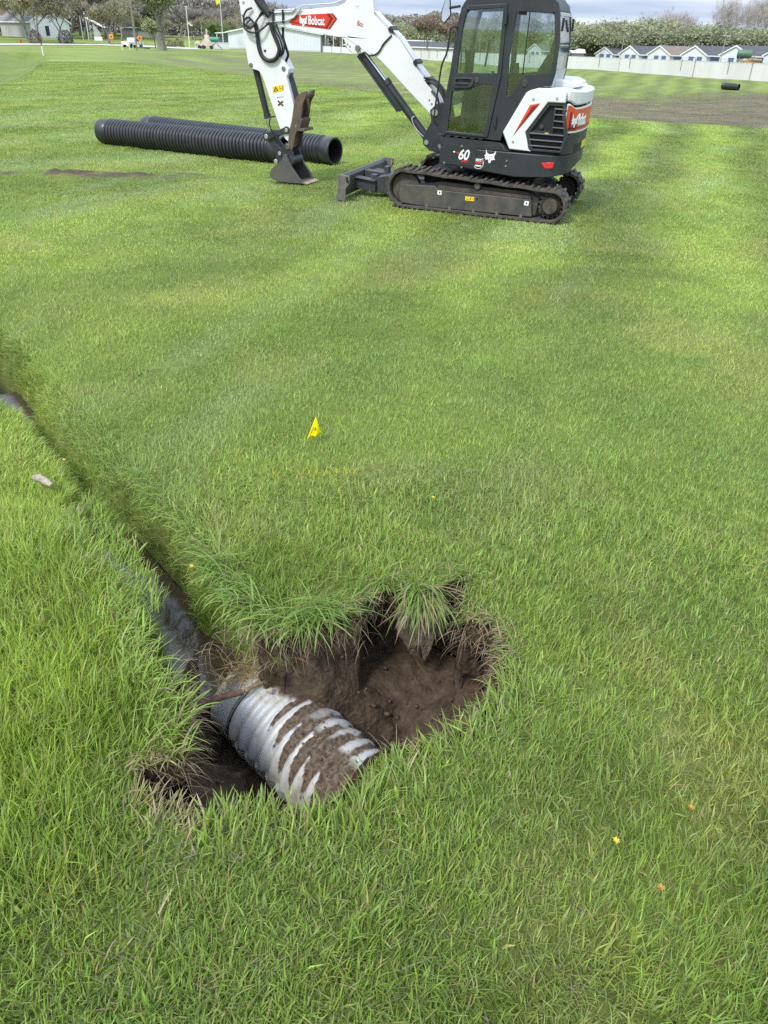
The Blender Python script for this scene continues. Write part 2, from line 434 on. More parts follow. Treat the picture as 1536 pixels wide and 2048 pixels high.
def lawn_color(x, y):
    """base colour of the lawn (species and growth patches, mower-band sheen as colour)"""
    n1 = fbm(x*.75, y*.75, 51); n2 = fbm(x*2.6, y*2.6, 52); n3 = fbm(x*.16, y*.12, 53)
    fresh = np.array([.300, .400, .072]); deep = np.array([.212, .316, .058]); yel = np.array([.370, .405, .105]); blue = np.array([.305, .400, .135])
    k = np.clip((n1-.5)*1.5+(n2-.5)*1.2+.5, 0, 1)[..., None]
    c = deep*(1-k)+fresh*k
    ye = ss(.54, .72, fbm(x*.9+7, y*.9, 54)+.12*(n2-.5))[..., None]*.5
    c = c*(1-ye)+yel*ye
    u = x*.94-y*.34                                                    # mower bands, sheen of leaning blades painted as colour, run away to the right
    band = .5+.5*np.sin(u*2.3+(fbm(x*.22, y*.22, 56)-.5)*7+2.2*np.sin(u*.31))
    bl = ss(.5, .74, fbm(u*1.3, (x*.34+y*.94)*.35, 55))[..., None]*.8*ss(2.5, 5, y)[..., None]
    c = c*(1-bl)+blue*bl
    amp = .27*ss(4.0, 8, y)
    amp = amp*(.35+.65*ss(-6, 4, x))*(.55+.9*fbm(u*.35, (x*.34+y*.94)*.12, 66))
    c = c*(1+amp*(band-.5)*2)[..., None]
    lf = (ss(-.55, -1.1, x+.62*(y-2.2)*ss(2.0, 2.4, y))*ss(6, 3.5, y)*ss(1.0, 1.5, y))[..., None]*.65
    c = c*(1-lf)+np.array([.330, .445, .052])*(.8+.4*n2[..., None])*lf
    # far lawn: streaks across and paler
    st = fbm(x*.12, y*.55, 57)
    f = ss(16, 40, y)
    c = c*(1+f*(st-.5)*.28)[..., None]*(1+.10*f*(n3-.5)*2)[..., None]
    # dry straw patches close to the hole and by the flag
    dr = ss(.63, .80, fbm(x*1.9, y*1.9, 58)+.15*np.exp(-((x+.1)/.9)**2-((y-3.1)/.8)**2))[..., None]
    c = c*(1-dr*.16)+np.array([.46, .42, .18])*dr*.16
    cd_, ca_, ch_, cb_, _ = creek_fn(x, y); fr = (ss(9, 20, ca_)*(1-ss(ch_+cb_*.6, ch_+cb_*1.1, cd_))*.45)[..., None]; c = c*(1-fr)+np.array([.12, .20, .04])*fr
    # basin: mud and thin dead grass at the bottom
    s = basin(x, y); fd, _ = seg_dist(x, y, FENCE)
    mud = ss(1.5, 8, s)*(1-ss(64, 78, y+.25*(fbm(x*.2, y*.2, 60)-.5)*60-x*.35))*(1-ss(75, 110, -x+70))
    mud = np.clip(mud*ss(.30, .62, fbm(x*.45, y*.8, 59)+.22*ss(4, 18, x)), 0, 1)*.95
    m2 = ss(2, 9, s)*(1-ss(15, 45, s))*ss(6, -4, x)*.45*ss(.40, .56, fbm(x*.13, y*.11, 61))
    mud = np.maximum(mud, m2)[..., None]
    _thin = np.array([.155, .165, .075])*ss(2, 12, s)[..., None]*(1-ss(6, 22, np.where(fd > 22, 50-fd, 0)))[..., None]
    sb = (ss(.5, 5, s)*ss(14, 30, fd)*.75*ss(.3, .6, fbm(x*.15, y*.25, 63)))[..., None]
    c = c*(1-sb)+np.array([.210, .250, .085])*sb
    c = c*(1-.16*ss(12, 20, s)*ss(45, 20, fd))[..., None]
    mc = np.array([.205, .182, .112])*(0.45+1.0*fbm(x*.6, y*1.5, 62))[..., None]
    c = c*(1-mud)+mc*mud
    return np.clip(c, 0, 1)

def lines(*segs):
    out = []
    for a, b, st in segs: out += list(np.arange(a, b-1e-6, st))
    out.append(segs[-1][1]); return np.array(out)
gx_ = lines((-900,-110,40),(-110,-22,2.2),(-22,-6,.4),(-6,-2.2,.12),(-2.2,-1,.04),(-1,.65,.0125),(.65,2.2,.05),(2.2,6,.14),(6,22,.5),(22,50,1.0),(50,110,2.6),(110,900,40))
gy_ = lines((-60,0,6),(0,1.3,.05),(1.3,3.0,.0125),(3.0,6,.04),(6,17,.12),(17,40,.4),(40,90,.8),(90,130,1.4),(130,420,6),(420,1800,90))
X, Y = np.meshgrid(gx_, gy_); shp = X.shape; X = X.ravel(); Y = Y.ravel()
gpx, gpy, gz, gsoil = ground(X, Y, True)
gcol = lawn_color(X, Y)
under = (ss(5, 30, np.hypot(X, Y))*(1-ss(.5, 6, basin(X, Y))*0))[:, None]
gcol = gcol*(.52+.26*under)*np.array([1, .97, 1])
ny, nx = shp
idx = np.arange(nx*ny).reshape(ny, nx)
quads = np.stack([idx[:-1, :-1], idx[:-1, 1:], idx[1:, 1:], idx[1:, :-1]], -1).reshape(-1, 4)

gm = bpy.data.materials.new('turf_and_soil'); gm.use_nodes = True
t = gm.node_tree; n = t.nodes; l = t.links; b = n['Principled BSDF']
b.inputs['Specular IOR Level'].default_value = 0.25
al = n.new('ShaderNodeAttribute'); al.attribute_name = 'lawn'
asl = n.new('ShaderNodeAttribute'); asl.attribute_name = 'soil'
geo = n.new('ShaderNodeNewGeometry')
nz1 = n.new('ShaderNodeTexNoise'); nz1.inputs['Scale'].default_value = 26; nz1.inputs['Detail'].default_value = 8; nz1.inputs['Roughness'].default_value = .7
l.new(geo.outputs['Position'], nz1.inputs['Vector'])
nz3 = n.new('ShaderNodeTexNoise'); nz3.inputs['Scale'].default_value = 1.7; nz3.inputs['Detail'].default_value = 6; nz3.inputs['Roughness'].default_value = .7
l.new(geo.outputs['Position'], nz3.inputs['Vector'])
mm0 = n.new('ShaderNodeMath'); mm0.operation = 'ADD'; l.new(nz1.outputs['Fac'], mm0.inputs[0]); l.new(nz3.outputs['Fac'], mm0.inputs[1])
mrg = n.new('ShaderNodeMapRange'); mrg.inputs['From Min'].default_value = .65; mrg.inputs['From Max'].default_value = 1.35; mrg.inputs['To Min'].default_value = .62; mrg.inputs['To Max'].default_value = 1.12
l.new(mm0.outputs[0], mrg.inputs['Value'])
vs = n.new('ShaderNodeVectorMath'); vs.operation = 'SCALE'; l.new(al.outputs['Color'], vs.inputs[0]); l.new(mrg.outputs['Result'], vs.inputs['Scale'])
nz2 = n.new('ShaderNodeTexNoise'); nz2.inputs['Scale'].default_value = 14; nz2.inputs['Detail'].default_value = 9; nz2.inputs['Roughness'].default_value = .72
l.new(geo.outputs['Position'], nz2.inputs['Vector'])
crs = n.new('ShaderNodeValToRGB'); e = crs.color_ramp.elements
e[0].position = .30; e[0].color = (.034, .024, .016, 1); e[1].position = .72; e[1].color = (.150, .110, .072, 1)
ee = e.new(.52); ee.color = (.076, .054, .036, 1)
l.new(nz2.outputs['Fac'], crs.inputs['Fac'])
mxs = n.new('ShaderNodeMix'); mxs.data_type = 'RGBA'
l.new(asl.outputs['Fac'], mxs.inputs['Factor']); l.new(vs.outputs['Vector'], mxs.inputs['A']); l.new(crs.outputs['Color'], mxs.inputs['B'])
l.new(mxs.outputs['Result'], b.inputs['Base Color'])
b.inputs['Roughness'].default_value = .82
bp = n.new('ShaderNodeBump'); bp.inputs['Strength'].default_value = .9; bp.inputs['Distance'].default_value = .02
vor = n.new('ShaderNodeTexVoronoi'); vor.inputs['Scale'].default_value = 48; l.new(geo.outputs['Position'], vor.inputs['Vector'])
ma = n.new('ShaderNodeMath'); ma.operation = 'MULTIPLY_ADD'; ma.inputs[1].default_value = .35
l.new(vor.outputs['Distance'], ma.inputs[0]); l.new(nz2.outputs['Fac'], ma.inputs[2])
l.new(ma.outputs[0], bp.inputs['Height']); l.new(bp.outputs['Normal'], b.inputs['Normal'])
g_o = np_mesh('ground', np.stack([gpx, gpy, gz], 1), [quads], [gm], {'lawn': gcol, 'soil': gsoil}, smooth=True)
tag(g_o, 'mown lawn with a sinkhole, a creek channel and a shallow basin', None, None, 'structure')

# cut soil wall round the pit, with vertical resolution of its own
def pit_wall():
    P = resample_closed(HOLE, .008); n_ = len(P); t_ = np.roll(P, -1, 0)-np.roll(P, 1, 0); t_ /= np.linalg.norm(t_, axis=1)[:, None]
    nn = np.stack([t_[:, 1], -t_[:, 0]], 1)
    k = np.ones(9)/9; nn = np.stack([np.convolve(np.concatenate([nn[-4:, i], nn[:, i], nn[:4, i]]), k, 'valid') for i in (0, 1)], 1); nn /= np.linalg.norm(nn, axis=1)[:, None]
    if not inside(P[:1, 0]-nn[:1, 0]*.01, P[:1, 1]-nn[:1, 1]*.01, HOLE)[0]: nn = -nn          # nn points out of the pit
    S_ = np.arange(n_)*.008; M_ = 56; D_ = np.linspace(0, .72, M_)
    SS, DD = np.meshgrid(S_, D_, indexing='ij'); x, y = P[:, 0][:, None], P[:, 1][:, None]
    back = ss(2.1, 2.3, y)*ss(-.15, .0, x)*(1-ss(.30, .36, x)); lf = ss(-.5, -.62, x)*ss(2.0, 1.8, y)
    off = .012*np.exp(-DD/.03)*-1+(.02+.15*back+.09*lf)*ss(.06, .30, DD)
    off = off+(fbm(SS*55, DD*9, 101)-.5)*.035*ss(0, .05, DD)+(fbm(SS*13, DD*14, 102, 5)-.5)*.055*ss(.01, .08, DD)
    zt = lawn_z(P[:, 0].copy(), P[:, 1].copy())[:, None]+.004+(fbm(SS*30, DD*0, 103)-.5)*.02
    V = np.stack([x+nn[:, :1]*off, y+nn[:, 1:]*off, zt-DD+0*off], -1).reshape(-1, 3)
    idx = np.arange(n_*M_).reshape(n_, M_); i2 = np.roll(idx, -1, 0)
    q = np.stack([idx[:, :-1], i2[:, :-1], i2[:, 1:], idx[:, 1:]], -1).reshape(-1, 4)
    c = V.reshape(n_, M_, 3)[idx[:, 0] % n_, 0]
    # leave the creek mouth open
    mouth = (np.hypot(P[:, 0]+.62, P[:, 1]-2.20) < .13); keep = ~np.repeat(mouth, M_-1); q = q[keep]
    o = np_mesh('pit_wall', V, [q], [gm], {'lawn': np.tile([.1, .08, .06], (len(V), 1)), 'soil': np.ones(len(V))}, smooth=True)
    tag(o, 'raw cut soil wall of the sinkhole', None, None, 'structure')
def resample_closed(P, st):
    P = np.array(list(P)+[P[0]]); d = np.concatenate([[0], np.cumsum(np.hypot(*np.diff(P, axis=0).T))]); n_ = int(d[-1]/st); s_ = np.linspace(0, d[-1], n_, endpoint=False)
    Q = np.stack([np.interp(s_, d, P[:, 0]), np.interp(s_, d, P[:, 1])], 1); k = np.ones(5)/5
    Q = np.stack([np.convolve(np.concatenate([Q[-2:, i], Q[:, i], Q[:2, i]]), k, 'valid') for i in (0, 1)], 1)
    return Q
pit_wall()

# ------------------------------------------------------------------ creek water
wm = bpy.data.materials.new('creek_water'); wm.use_nodes = True
t = wm.node_tree; n = t.nodes; l = t.links; b = n['Principled BSDF']
b.inputs['Base Color'].default_value = (.050, .036, .025, 1); b.inputs['Roughness'].default_value = .05; b.inputs['Specular IOR Level'].default_value = .62
g = n.new('ShaderNodeTexCoord'); wn_ = n.new('ShaderNodeTexNoise'); wn_.inputs['Scale'].default_value = 22; wn_.inputs['Detail'].default_value = 3
l.new(g.outputs['Object'], wn_.inputs['Vector']); bp = n.new('ShaderNodeBump'); bp.inputs['Strength'].default_value = .05; bp.inputs['Distance'].default_value = .01
l.new(wn_.outputs['Fac'], bp.inputs['Height']); l.new(bp.outputs['Normal'], b.inputs['Normal'])
P = [Vector((x, y, 0)) for x, y in CREEK]
vv = []; ff = []
P = [P[0]+(P[0]-P[1]).normalized()*.03]+P[1:]
P = P[:10]
for i, p in enumerate(P):
    d = (P[min(i+1, len(P)-1)]-P[max(i-1, 0)]).normalized(); s = Vector((d.y, -d.x, 0))
    hw = (.24 if i < 3 else .13)+(0 if i < 11 else min(1.4, .25*(i-10)))
    zz = WATER_Z-(0 if i < 11 else .2)-.02*max(0, i-12)
    vv += [tuple(p+s*hw+Vector((0, 0, zz))), tuple(p-s*hw+Vector((0, 0, zz)))]
for i in range(len(P)-1): ff.append((2*i, 2*i+1, 2*i+3, 2*i+2))
wmb = MB(); wmb.add(vv, ff); tag(wmb.build('water', wm), 'dark still creek water running into the pipe', None, None, 'structure')

# ------------------------------------------------------------------ grass
grass_m = leafy('grass_blades', attr='col', trans=.42, gloss=.03)
def blades(name, x, y, z, az, t0, t1, L, W, col, nseg):
    """ribbons that start at tilt t0 and end at tilt t1 from the vertical"""
    N = len(x); dx = np.cos(az); dy = np.sin(az); sx_ = -dy; sy_ = dx
    tw = rng.normal(0, .5, N); s3 = np.stack([sx_*np.cos(tw), sy_*np.cos(tw), np.sin(tw)*.6], 1)
    p = np.stack([x, y, z], 1); rows = []; cols = []
    for k in range(nseg+1):
        f = k/nseg
        wk = W*(1-.25*f) if k < nseg else W*0
        if nseg > 1 and k == nseg-1: wk = W*.72
        if k < nseg: rows += [p-s3*wk[:, None]*.5, p+s3*wk[:, None]*.5]
        else: rows.append(p)
        til = t0+(t1-t0)*(f+.5/nseg)
        p = p+np.stack([dx*np.sin(til), dy*np.sin(til), np.cos(til)], 1)*(L/nseg)[:, None]
    nv = 2*nseg+1
    V = np.stack(rows, 1).reshape(-1, 3)
    base = (np.arange(N)*nv)[:, None]
    tri = base+np.array([[2*nseg-2, 2*nseg-1, 2*nseg]])
    fs = []
    if nseg > 1:
        q = np.concatenate([base+np.array([[2*k, 2*k+1, 2*k+3, 2*k+2]]) for k in range(nseg-1)])
        fs.append(q)
    fs.append(tri)
    return V, fs, np.repeat(col, nv, 0)

def blade_cols(x, y, N, straw=.10):
    c = lawn_color(x, y)
    c = c*(1+rng.normal(0, .20, (N, 1)))*(1+rng.normal(0, .06, (N, 3)))
    r = rng.random(N)
    st = r < straw
    c[st] = np.array([.46, .41, .15])*(.7+.5*rng.random((st.sum(), 1)))
    br = (r > .88); c[br] *= 1.28
    return np.clip(c, .01, .75)

FX = math.tan(R_(34))   # half angle of the strewn sector, wider than the picture
def scatter(rho, d0, d1, power, dref, half=.68):
    """points whose density falls with distance as rho*(dref/d)^power"""
    def cum(d): return d**(2-power)/(2-power)
    area = half*2*rho*dref**power*(cum(d1)-cum(d0)); N = int(area)
    u = rng.random(N); d = ((u*(cum(d1)-cum(d0))+cum(d0))*(2-power))**(1/(2-power))
    a = rng.uniform(-half, half, N)
    return d*np.sin(a), d*np.cos(a)

def grass_ok(x, y):
    z, soil = ground(x, y)
    ok = rng.random(len(x)) > soil*1.6
    return z, ok, soil

STUFF = []
def lawn_patch(d0, d1, rho, power, dref, nseg, hmul, wpx, half):
    x, y = scatter(rho, d0, d1, power, dref, half)
    keep = y > .0; x, y = x[keep], y[keep]
    z, ok, soil = grass_ok(x, y)
    s = basin(x, y); ok &= ~((s > 2) & (rng.random(len(x)) < .75))
    lx = (x-MX)*MF[0]+(y-MY)*MF[1]; ly = (x-MX)*ML[0]+(y-MY)*ML[1]
    ok &= ~((np.abs(lx) < 1.2) & (np.abs(np.abs(ly)-.78) < .2))
    # clumps
    cl = fbm(x*5, y*5, 71)
    ok &= rng.random(len(x)) < ss(.12, .46, cl)*.6+.55
    x, y, z, soil, cl = x[ok], y[ok], z[ok], soil[ok], cl[ok]; N = len(x)
    d = np.hypot(x, y)
    long_ = fbm(x*.9, y*.9, 72)
    h = (.046+.060*np.clip((long_-.35)*2.2, 0, 1)*ss(4.0, 1.2, y)+.010*ss(8, 3, y))*(.55+.75*cl)*rng.uniform(.55, 1.3, N)*hmul
    left = ss(-.3, -1.0, x+.0*y)*ss(5, 3, y); h = h*(1+.18*left)
    cd, ca, hw, bk, dp = creek_fn(x, y); h = h*(1+.35*ss(.5, .12, cd-hw)*ss(8, 3, ca))
    near_ = (np.abs(x+.1) < 1.1) & (np.abs(y-1.9) < 1.1)
    if near_.any():
        hd_, _ = seg_dist(x[near_], y[near_], HOLE+[HOLE[0]]); h[near_] *= .62+.38*ss(.02, .22, hd_)
    W = np.maximum(.0042*np.exp(rng.normal(0, .38, N)), wpx*d/740*np.exp(rng.normal(0, .25, N)))
    W = np.where((d < 4) & (rng.random(N) < .06), W*1.7, W)
    base_az = (fbm(x*1.1, y*1.1, 73)-.5)*9+1.0
    az = base_az+rng.normal(0, 1.7, N)
    t0 = np.abs(rng.normal(.22, .22, N))+.20*ss(2.4, 4, d); t1 = t0+np.abs(rng.normal(.55, .45, N))
    col = blade_cols(x, y, N, .05)*(1+.10*ss(2.2, 3.6, d)*(1-ss(9, 14, d)))[:, None]  # mid-distance blades lightened in colour to offset their self-shadowing
    # survey paint sprayed on the grass beside the flag
    pt = (np.abs(y-3.49-.03*x-.02*np.sin(x*20)) < .045) & (x > -.62) & (x < -.15) & (rng.random(N) < .46*ss(.35, .55, fbm(x*9, y*9, 74))+.06)
    col[pt] = np.array([.62, .60, .05])
    return blades('g', x, y, z-.004, az, t0, t1, h, W, col, nseg)

def merge(name, parts, label, mats, cat='grass'):
    Vs = []; fs = {}; cs = []; o = 0
    for V, F, c in parts:
        Vs.append(V); cs.append(c)
        for f in F: fs.setdefault(f.shape[1], []).append(f+o)
        o += len(V)
    ob = np_mesh(name, np.concatenate(Vs), [np.concatenate(v) for v in fs.values()], mats, {'col': np.concatenate(cs)})
    tag(ob, label, cat, None, 'stuff'); return ob

QUAL = 1.0
parts = [lawn_patch(.4, 2.0, 13000*QUAL, .55, 1.6, 2, 1.0, .7, 1.35),
         lawn_patch(2.0, 3.4, 13000*QUAL, .55, 1.6, 2, 1.0, .7, 1.15),
         lawn_patch(3.4, 9, 13000*QUAL, 1.1, 3.4, 1, .80, .62, .86),
         lawn_patch(9, 90, 4300*QUAL, 1.35, 9, 1, .72, .80, .68)]
def thatch():
    x, y = scatter(3000, .5, 3.6, .9, 1.6, 1.2); z, ok, soil = grass_ok(x, y); x, y, z = x[ok], y[ok], z[ok]; N = len(x)
    c = np.array([.40, .34, .17])*(.35+.75*rng.random((N, 1)))*(1+rng.normal(0, .08, (N, 3)))
    g_ = rng.random(N) < .78; c[g_] = np.array([.20, .27, .06])*(.5+.6*rng.random((g_.sum(), 1)))
    return blades('t', x, y, z+rng.uniform(0, .012, N), rng.uniform(0, 6.3, N), rng.normal(1.25, .2, N), rng.normal(1.6, .25, N), rng.uniform(.03, .09, N), .0032*np.exp(rng.normal(0, .3, N))*np.maximum(1, np.hypot(x, y)/3), np.clip(c, .01, .7), 2)
parts.append(thatch())
merge('lawn_grass', parts, 'short green lawn grass covering the whole field', [grass_m])
del parts

# long grass hanging over the rims and along the creek
def fringe(pts, per_m, into, Lm, straw, spread=.07, colr=(.215, .325, .062), t1m=2.0, up=.5, azs=.85):
    xs, ys, dirs = [], [], []
    for (x0, y0), (x1, y1) in zip(pts[:-1], pts[1:]):
        ln_ = math.hypot(x1-x0, y1-y0); k = max(1, int(ln_*per_m)); f = rng.random(k)
        xs.append(x0+(x1-x0)*f); ys.append(y0+(y1-y0)*f); dirs.append(np.full(k, math.atan2(into[1], into[0])))
    x = np.concatenate(xs)+0; y = np.concatenate(ys)+0; N = len(x)
    off = np.abs(rng.normal(0, spread, N)); a = np.concatenate(dirs)
    x = x-np.cos(a)*off+rng.normal(0, .012, N); y = y-np.sin(a)*off+rng.normal(0, .012, N)
    z = lawn_z(x, y)-.01
    az = a+rng.normal(0, azs, N)
    t0 = np.abs(rng.normal(up, .25, N)); t1 = rng.normal(t1m, .5, N)
    L = Lm*rng.uniform(.3, 1.3, N); W = .0042*np.exp(rng.normal(0, .3, N))
    c = np.array(colr)*(1+rng.normal(0, .22, (N, 1)))*(1+rng.normal(0, .05, (N, 3)))
    st = rng.random(N) < straw; c[st] = np.array([.40, .32, .17])*(.6+.6*rng.random((st.sum(), 1)))
    return blades('f', x, y, z, az, t0, t1, L, W, np.clip(c, .01, .7), 5)
GR = (.25, .36, .06)
long_parts = [
    fringe([(-.34,2.22),(-.24,2.31),(-.17,2.34)], 1100, (.15, -1), .25, .06, .05, azs=.85),
    fringe([(-.14,2.33),(-.06,2.46)], 420, (.6, -1), .12, .45, .03),
    fringe([(-.03,2.49),(.06,2.51)], 900, (.1, -1), .16, .22, .05),
    fringe([(.12,2.46),(.17,2.44),(.22,2.46)], 1300, (.05, -1), .22, .2, .04, azs=.5),
    fringe([(.13,2.42),(.17,2.40),(.22,2.43)], 1500, (.05, -1), .20, .45, .03, t1m=2.6, up=.9, azs=.5),
    fringe([(.30,2.57),(.38,2.60),(.34,2.33)], 420, (-.6, -.6), .09, .5, .03),
    fringe([(.34,2.32),(.48,2.30),(.49,2.06)], 700, (-.7, -.3), .09, .6, .03),
    fringe([(.50,2.06),(.42,1.86),(.21,1.67),(.01,1.53)], 700, (-.5, .6), .10, .12, .05, GR, 1.2),
    fringe([(.01,1.53),(-.06,1.42),(-.19,1.385),(-.42,1.395),(-.51,1.345)], 1000, (-.15, 1), .10, .10, .06, GR, .9, .25),
    fringe([(-.51,1.345),(-.60,1.39),(-.74,1.45)], 600, (.3, .8), .075, .5, .035, (.3, .33, .1), 1.3),
    fringe([(-.76,1.52),(-.70,1.59),(-.62,1.57)], 600, (.5, -.5), .08, .6, .03, (.3, .3, .1), 1.8),
    fringe([(-.63,1.60),(-.65,1.74),(-.67,1.83),(-.74,1.92)], 800, (1, .1), .12, .10, .07, GR, 1.5),
    fringe([(-.78,1.92),(-.90,2.15),(-1.04,2.36)], 700, (.85, .5), .10, .08, .07, GR, 1.5),
    fringe([(-1.0,2.36),(-1.2,2.62),(-1.5,3.0)], 700, (.75, .6), .11, .06, .07, GR, 1.3),
    fringe([(-.47,2.20),(-.58,2.36),(-.70,2.50),(-.80,2.66)], 900, (-.75, -.75), .17, .07, .07),
    fringe([(-.80,2.66),(-.94,2.88),(-1.14,3.12),(-1.36,3.4)], 500, (-.75, -.65), .10, .08, .05, GR),
    fringe([(-.88,2.34),(-1.05,2.60),(-1.2,2.80),(-1.45,3.12)], 600, (.5, .8), .09, .05, .06, GR, .9, .2),
    fringe([(-.53,2.25),(-.42,2.18),(-.32,2.22)], 600, (-.1, -1), .10, .65, .03),
]
def bank_blades():
    N = 26000; k = rng.random(N)*(len(CREEK)-4); i = np.minimum(k.astype(int), 9); f = k-np.floor(k); A = np.array(CREEK)
    p = A[i]*(1-f)[:, None]+A[i+1]*f[:, None]; d = A[i+1]-A[i]; d /= np.linalg.norm(d, axis=1)[:, None]; nrm = np.stack([d[:, 1], -d[:, 0]], 1)
    o = rng.uniform(.03, .27, N)*np.where(rng.random(N) < .5, -1, 1); x = p[:, 0]+nrm[:, 0]*o; y = p[:, 1]+nrm[:, 1]*o
    z, soil = ground(x.copy(), y.copy()); inh = inside(x, y, HOLE); ok = (z > WATER_Z+.02) & ~inh; x, y, z, o, nrm = x[ok], y[ok], z[ok], o[ok], nrm[ok]; n_ = len(x)
    az = np.arctan2(-nrm[:, 1]*np.sign(o), -nrm[:, 0]*np.sign(o))+rng.normal(0, .9, n_)
    return blades('b', x, y, z-.004, az, np.abs(rng.normal(.4, .3, n_)), rng.normal(1.5, .4, n_), rng.uniform(.04, .095, n_), .0042*np.exp(rng.normal(0, .3, n_)), blade_cols(x, y, n_, .08), 3)
long_parts.append(bank_blades())
merge('overhanging_grass', long_parts, 'long drooping grass hanging over the rims of the hole and creek', [grass_m])
del long_parts
# fine roots and dead straw on the cut edges
def roots():
    N = 1500; seg = rng.integers(0, len(HOLE), N); f = rng.random(N)
    H2 = np.array(HOLE+[HOLE[0]]); p = H2[seg]*(1-f)[:, None]+H2[seg+1]*f[:, None]
    cx, cy = -.1, 1.95; a = np.arctan2(cy-p[:, 1], cx-p[:, 0])+rng.normal(0, .8, N)
    x = p[:, 0]+rng.normal(0, .012, N); y = p[:, 1]+rng.normal(0, .012, N)
    z = lawn_z(x, y)-rng.uniform(.0, .12, N)
    c = np.array([.30, .22, .13])*(.4+.9*rng.random((N, 1)))
    return blades('r', x, y, z, a, rng.normal(1.3, .3, N), rng.normal(2.7, .35, N), rng.uniform(.03, .15, N), np.full(N, .0024), c, 4)
def straw_bits():
    N = 260; t_ = rng.normal(-.43, .03, N); th = rng.normal(.15, .30, N)
    e1 = np.cross(AX_D, [0, 0, 1]); e1 /= np.linalg.norm(e1); e2 = np.cross(e1, AX_D)
    p = AX_A+t_[:, None]*AX_D+(PIPE_R+.012)*(np.cos(th+math.pi/2)[:, None]*-e1+np.sin(th+math.pi/2)[:, None]*e2)
    c = np.array([.46, .35, .17])*(.5+.7*rng.random((N, 1)))
    return blades('s', p[:, 0], p[:, 1], p[:, 2]+.004, rng.uniform(0, 6.3, N), rng.normal(1.3, .2, N), rng.normal(1.7, .3, N), rng.uniform(.04, .12, N), np.full(N, .003), c, 3)
merge('dead_grass_roots', [roots(), straw_bits()], 'dead straw and fine roots on the cut soil edges', [grass_m])



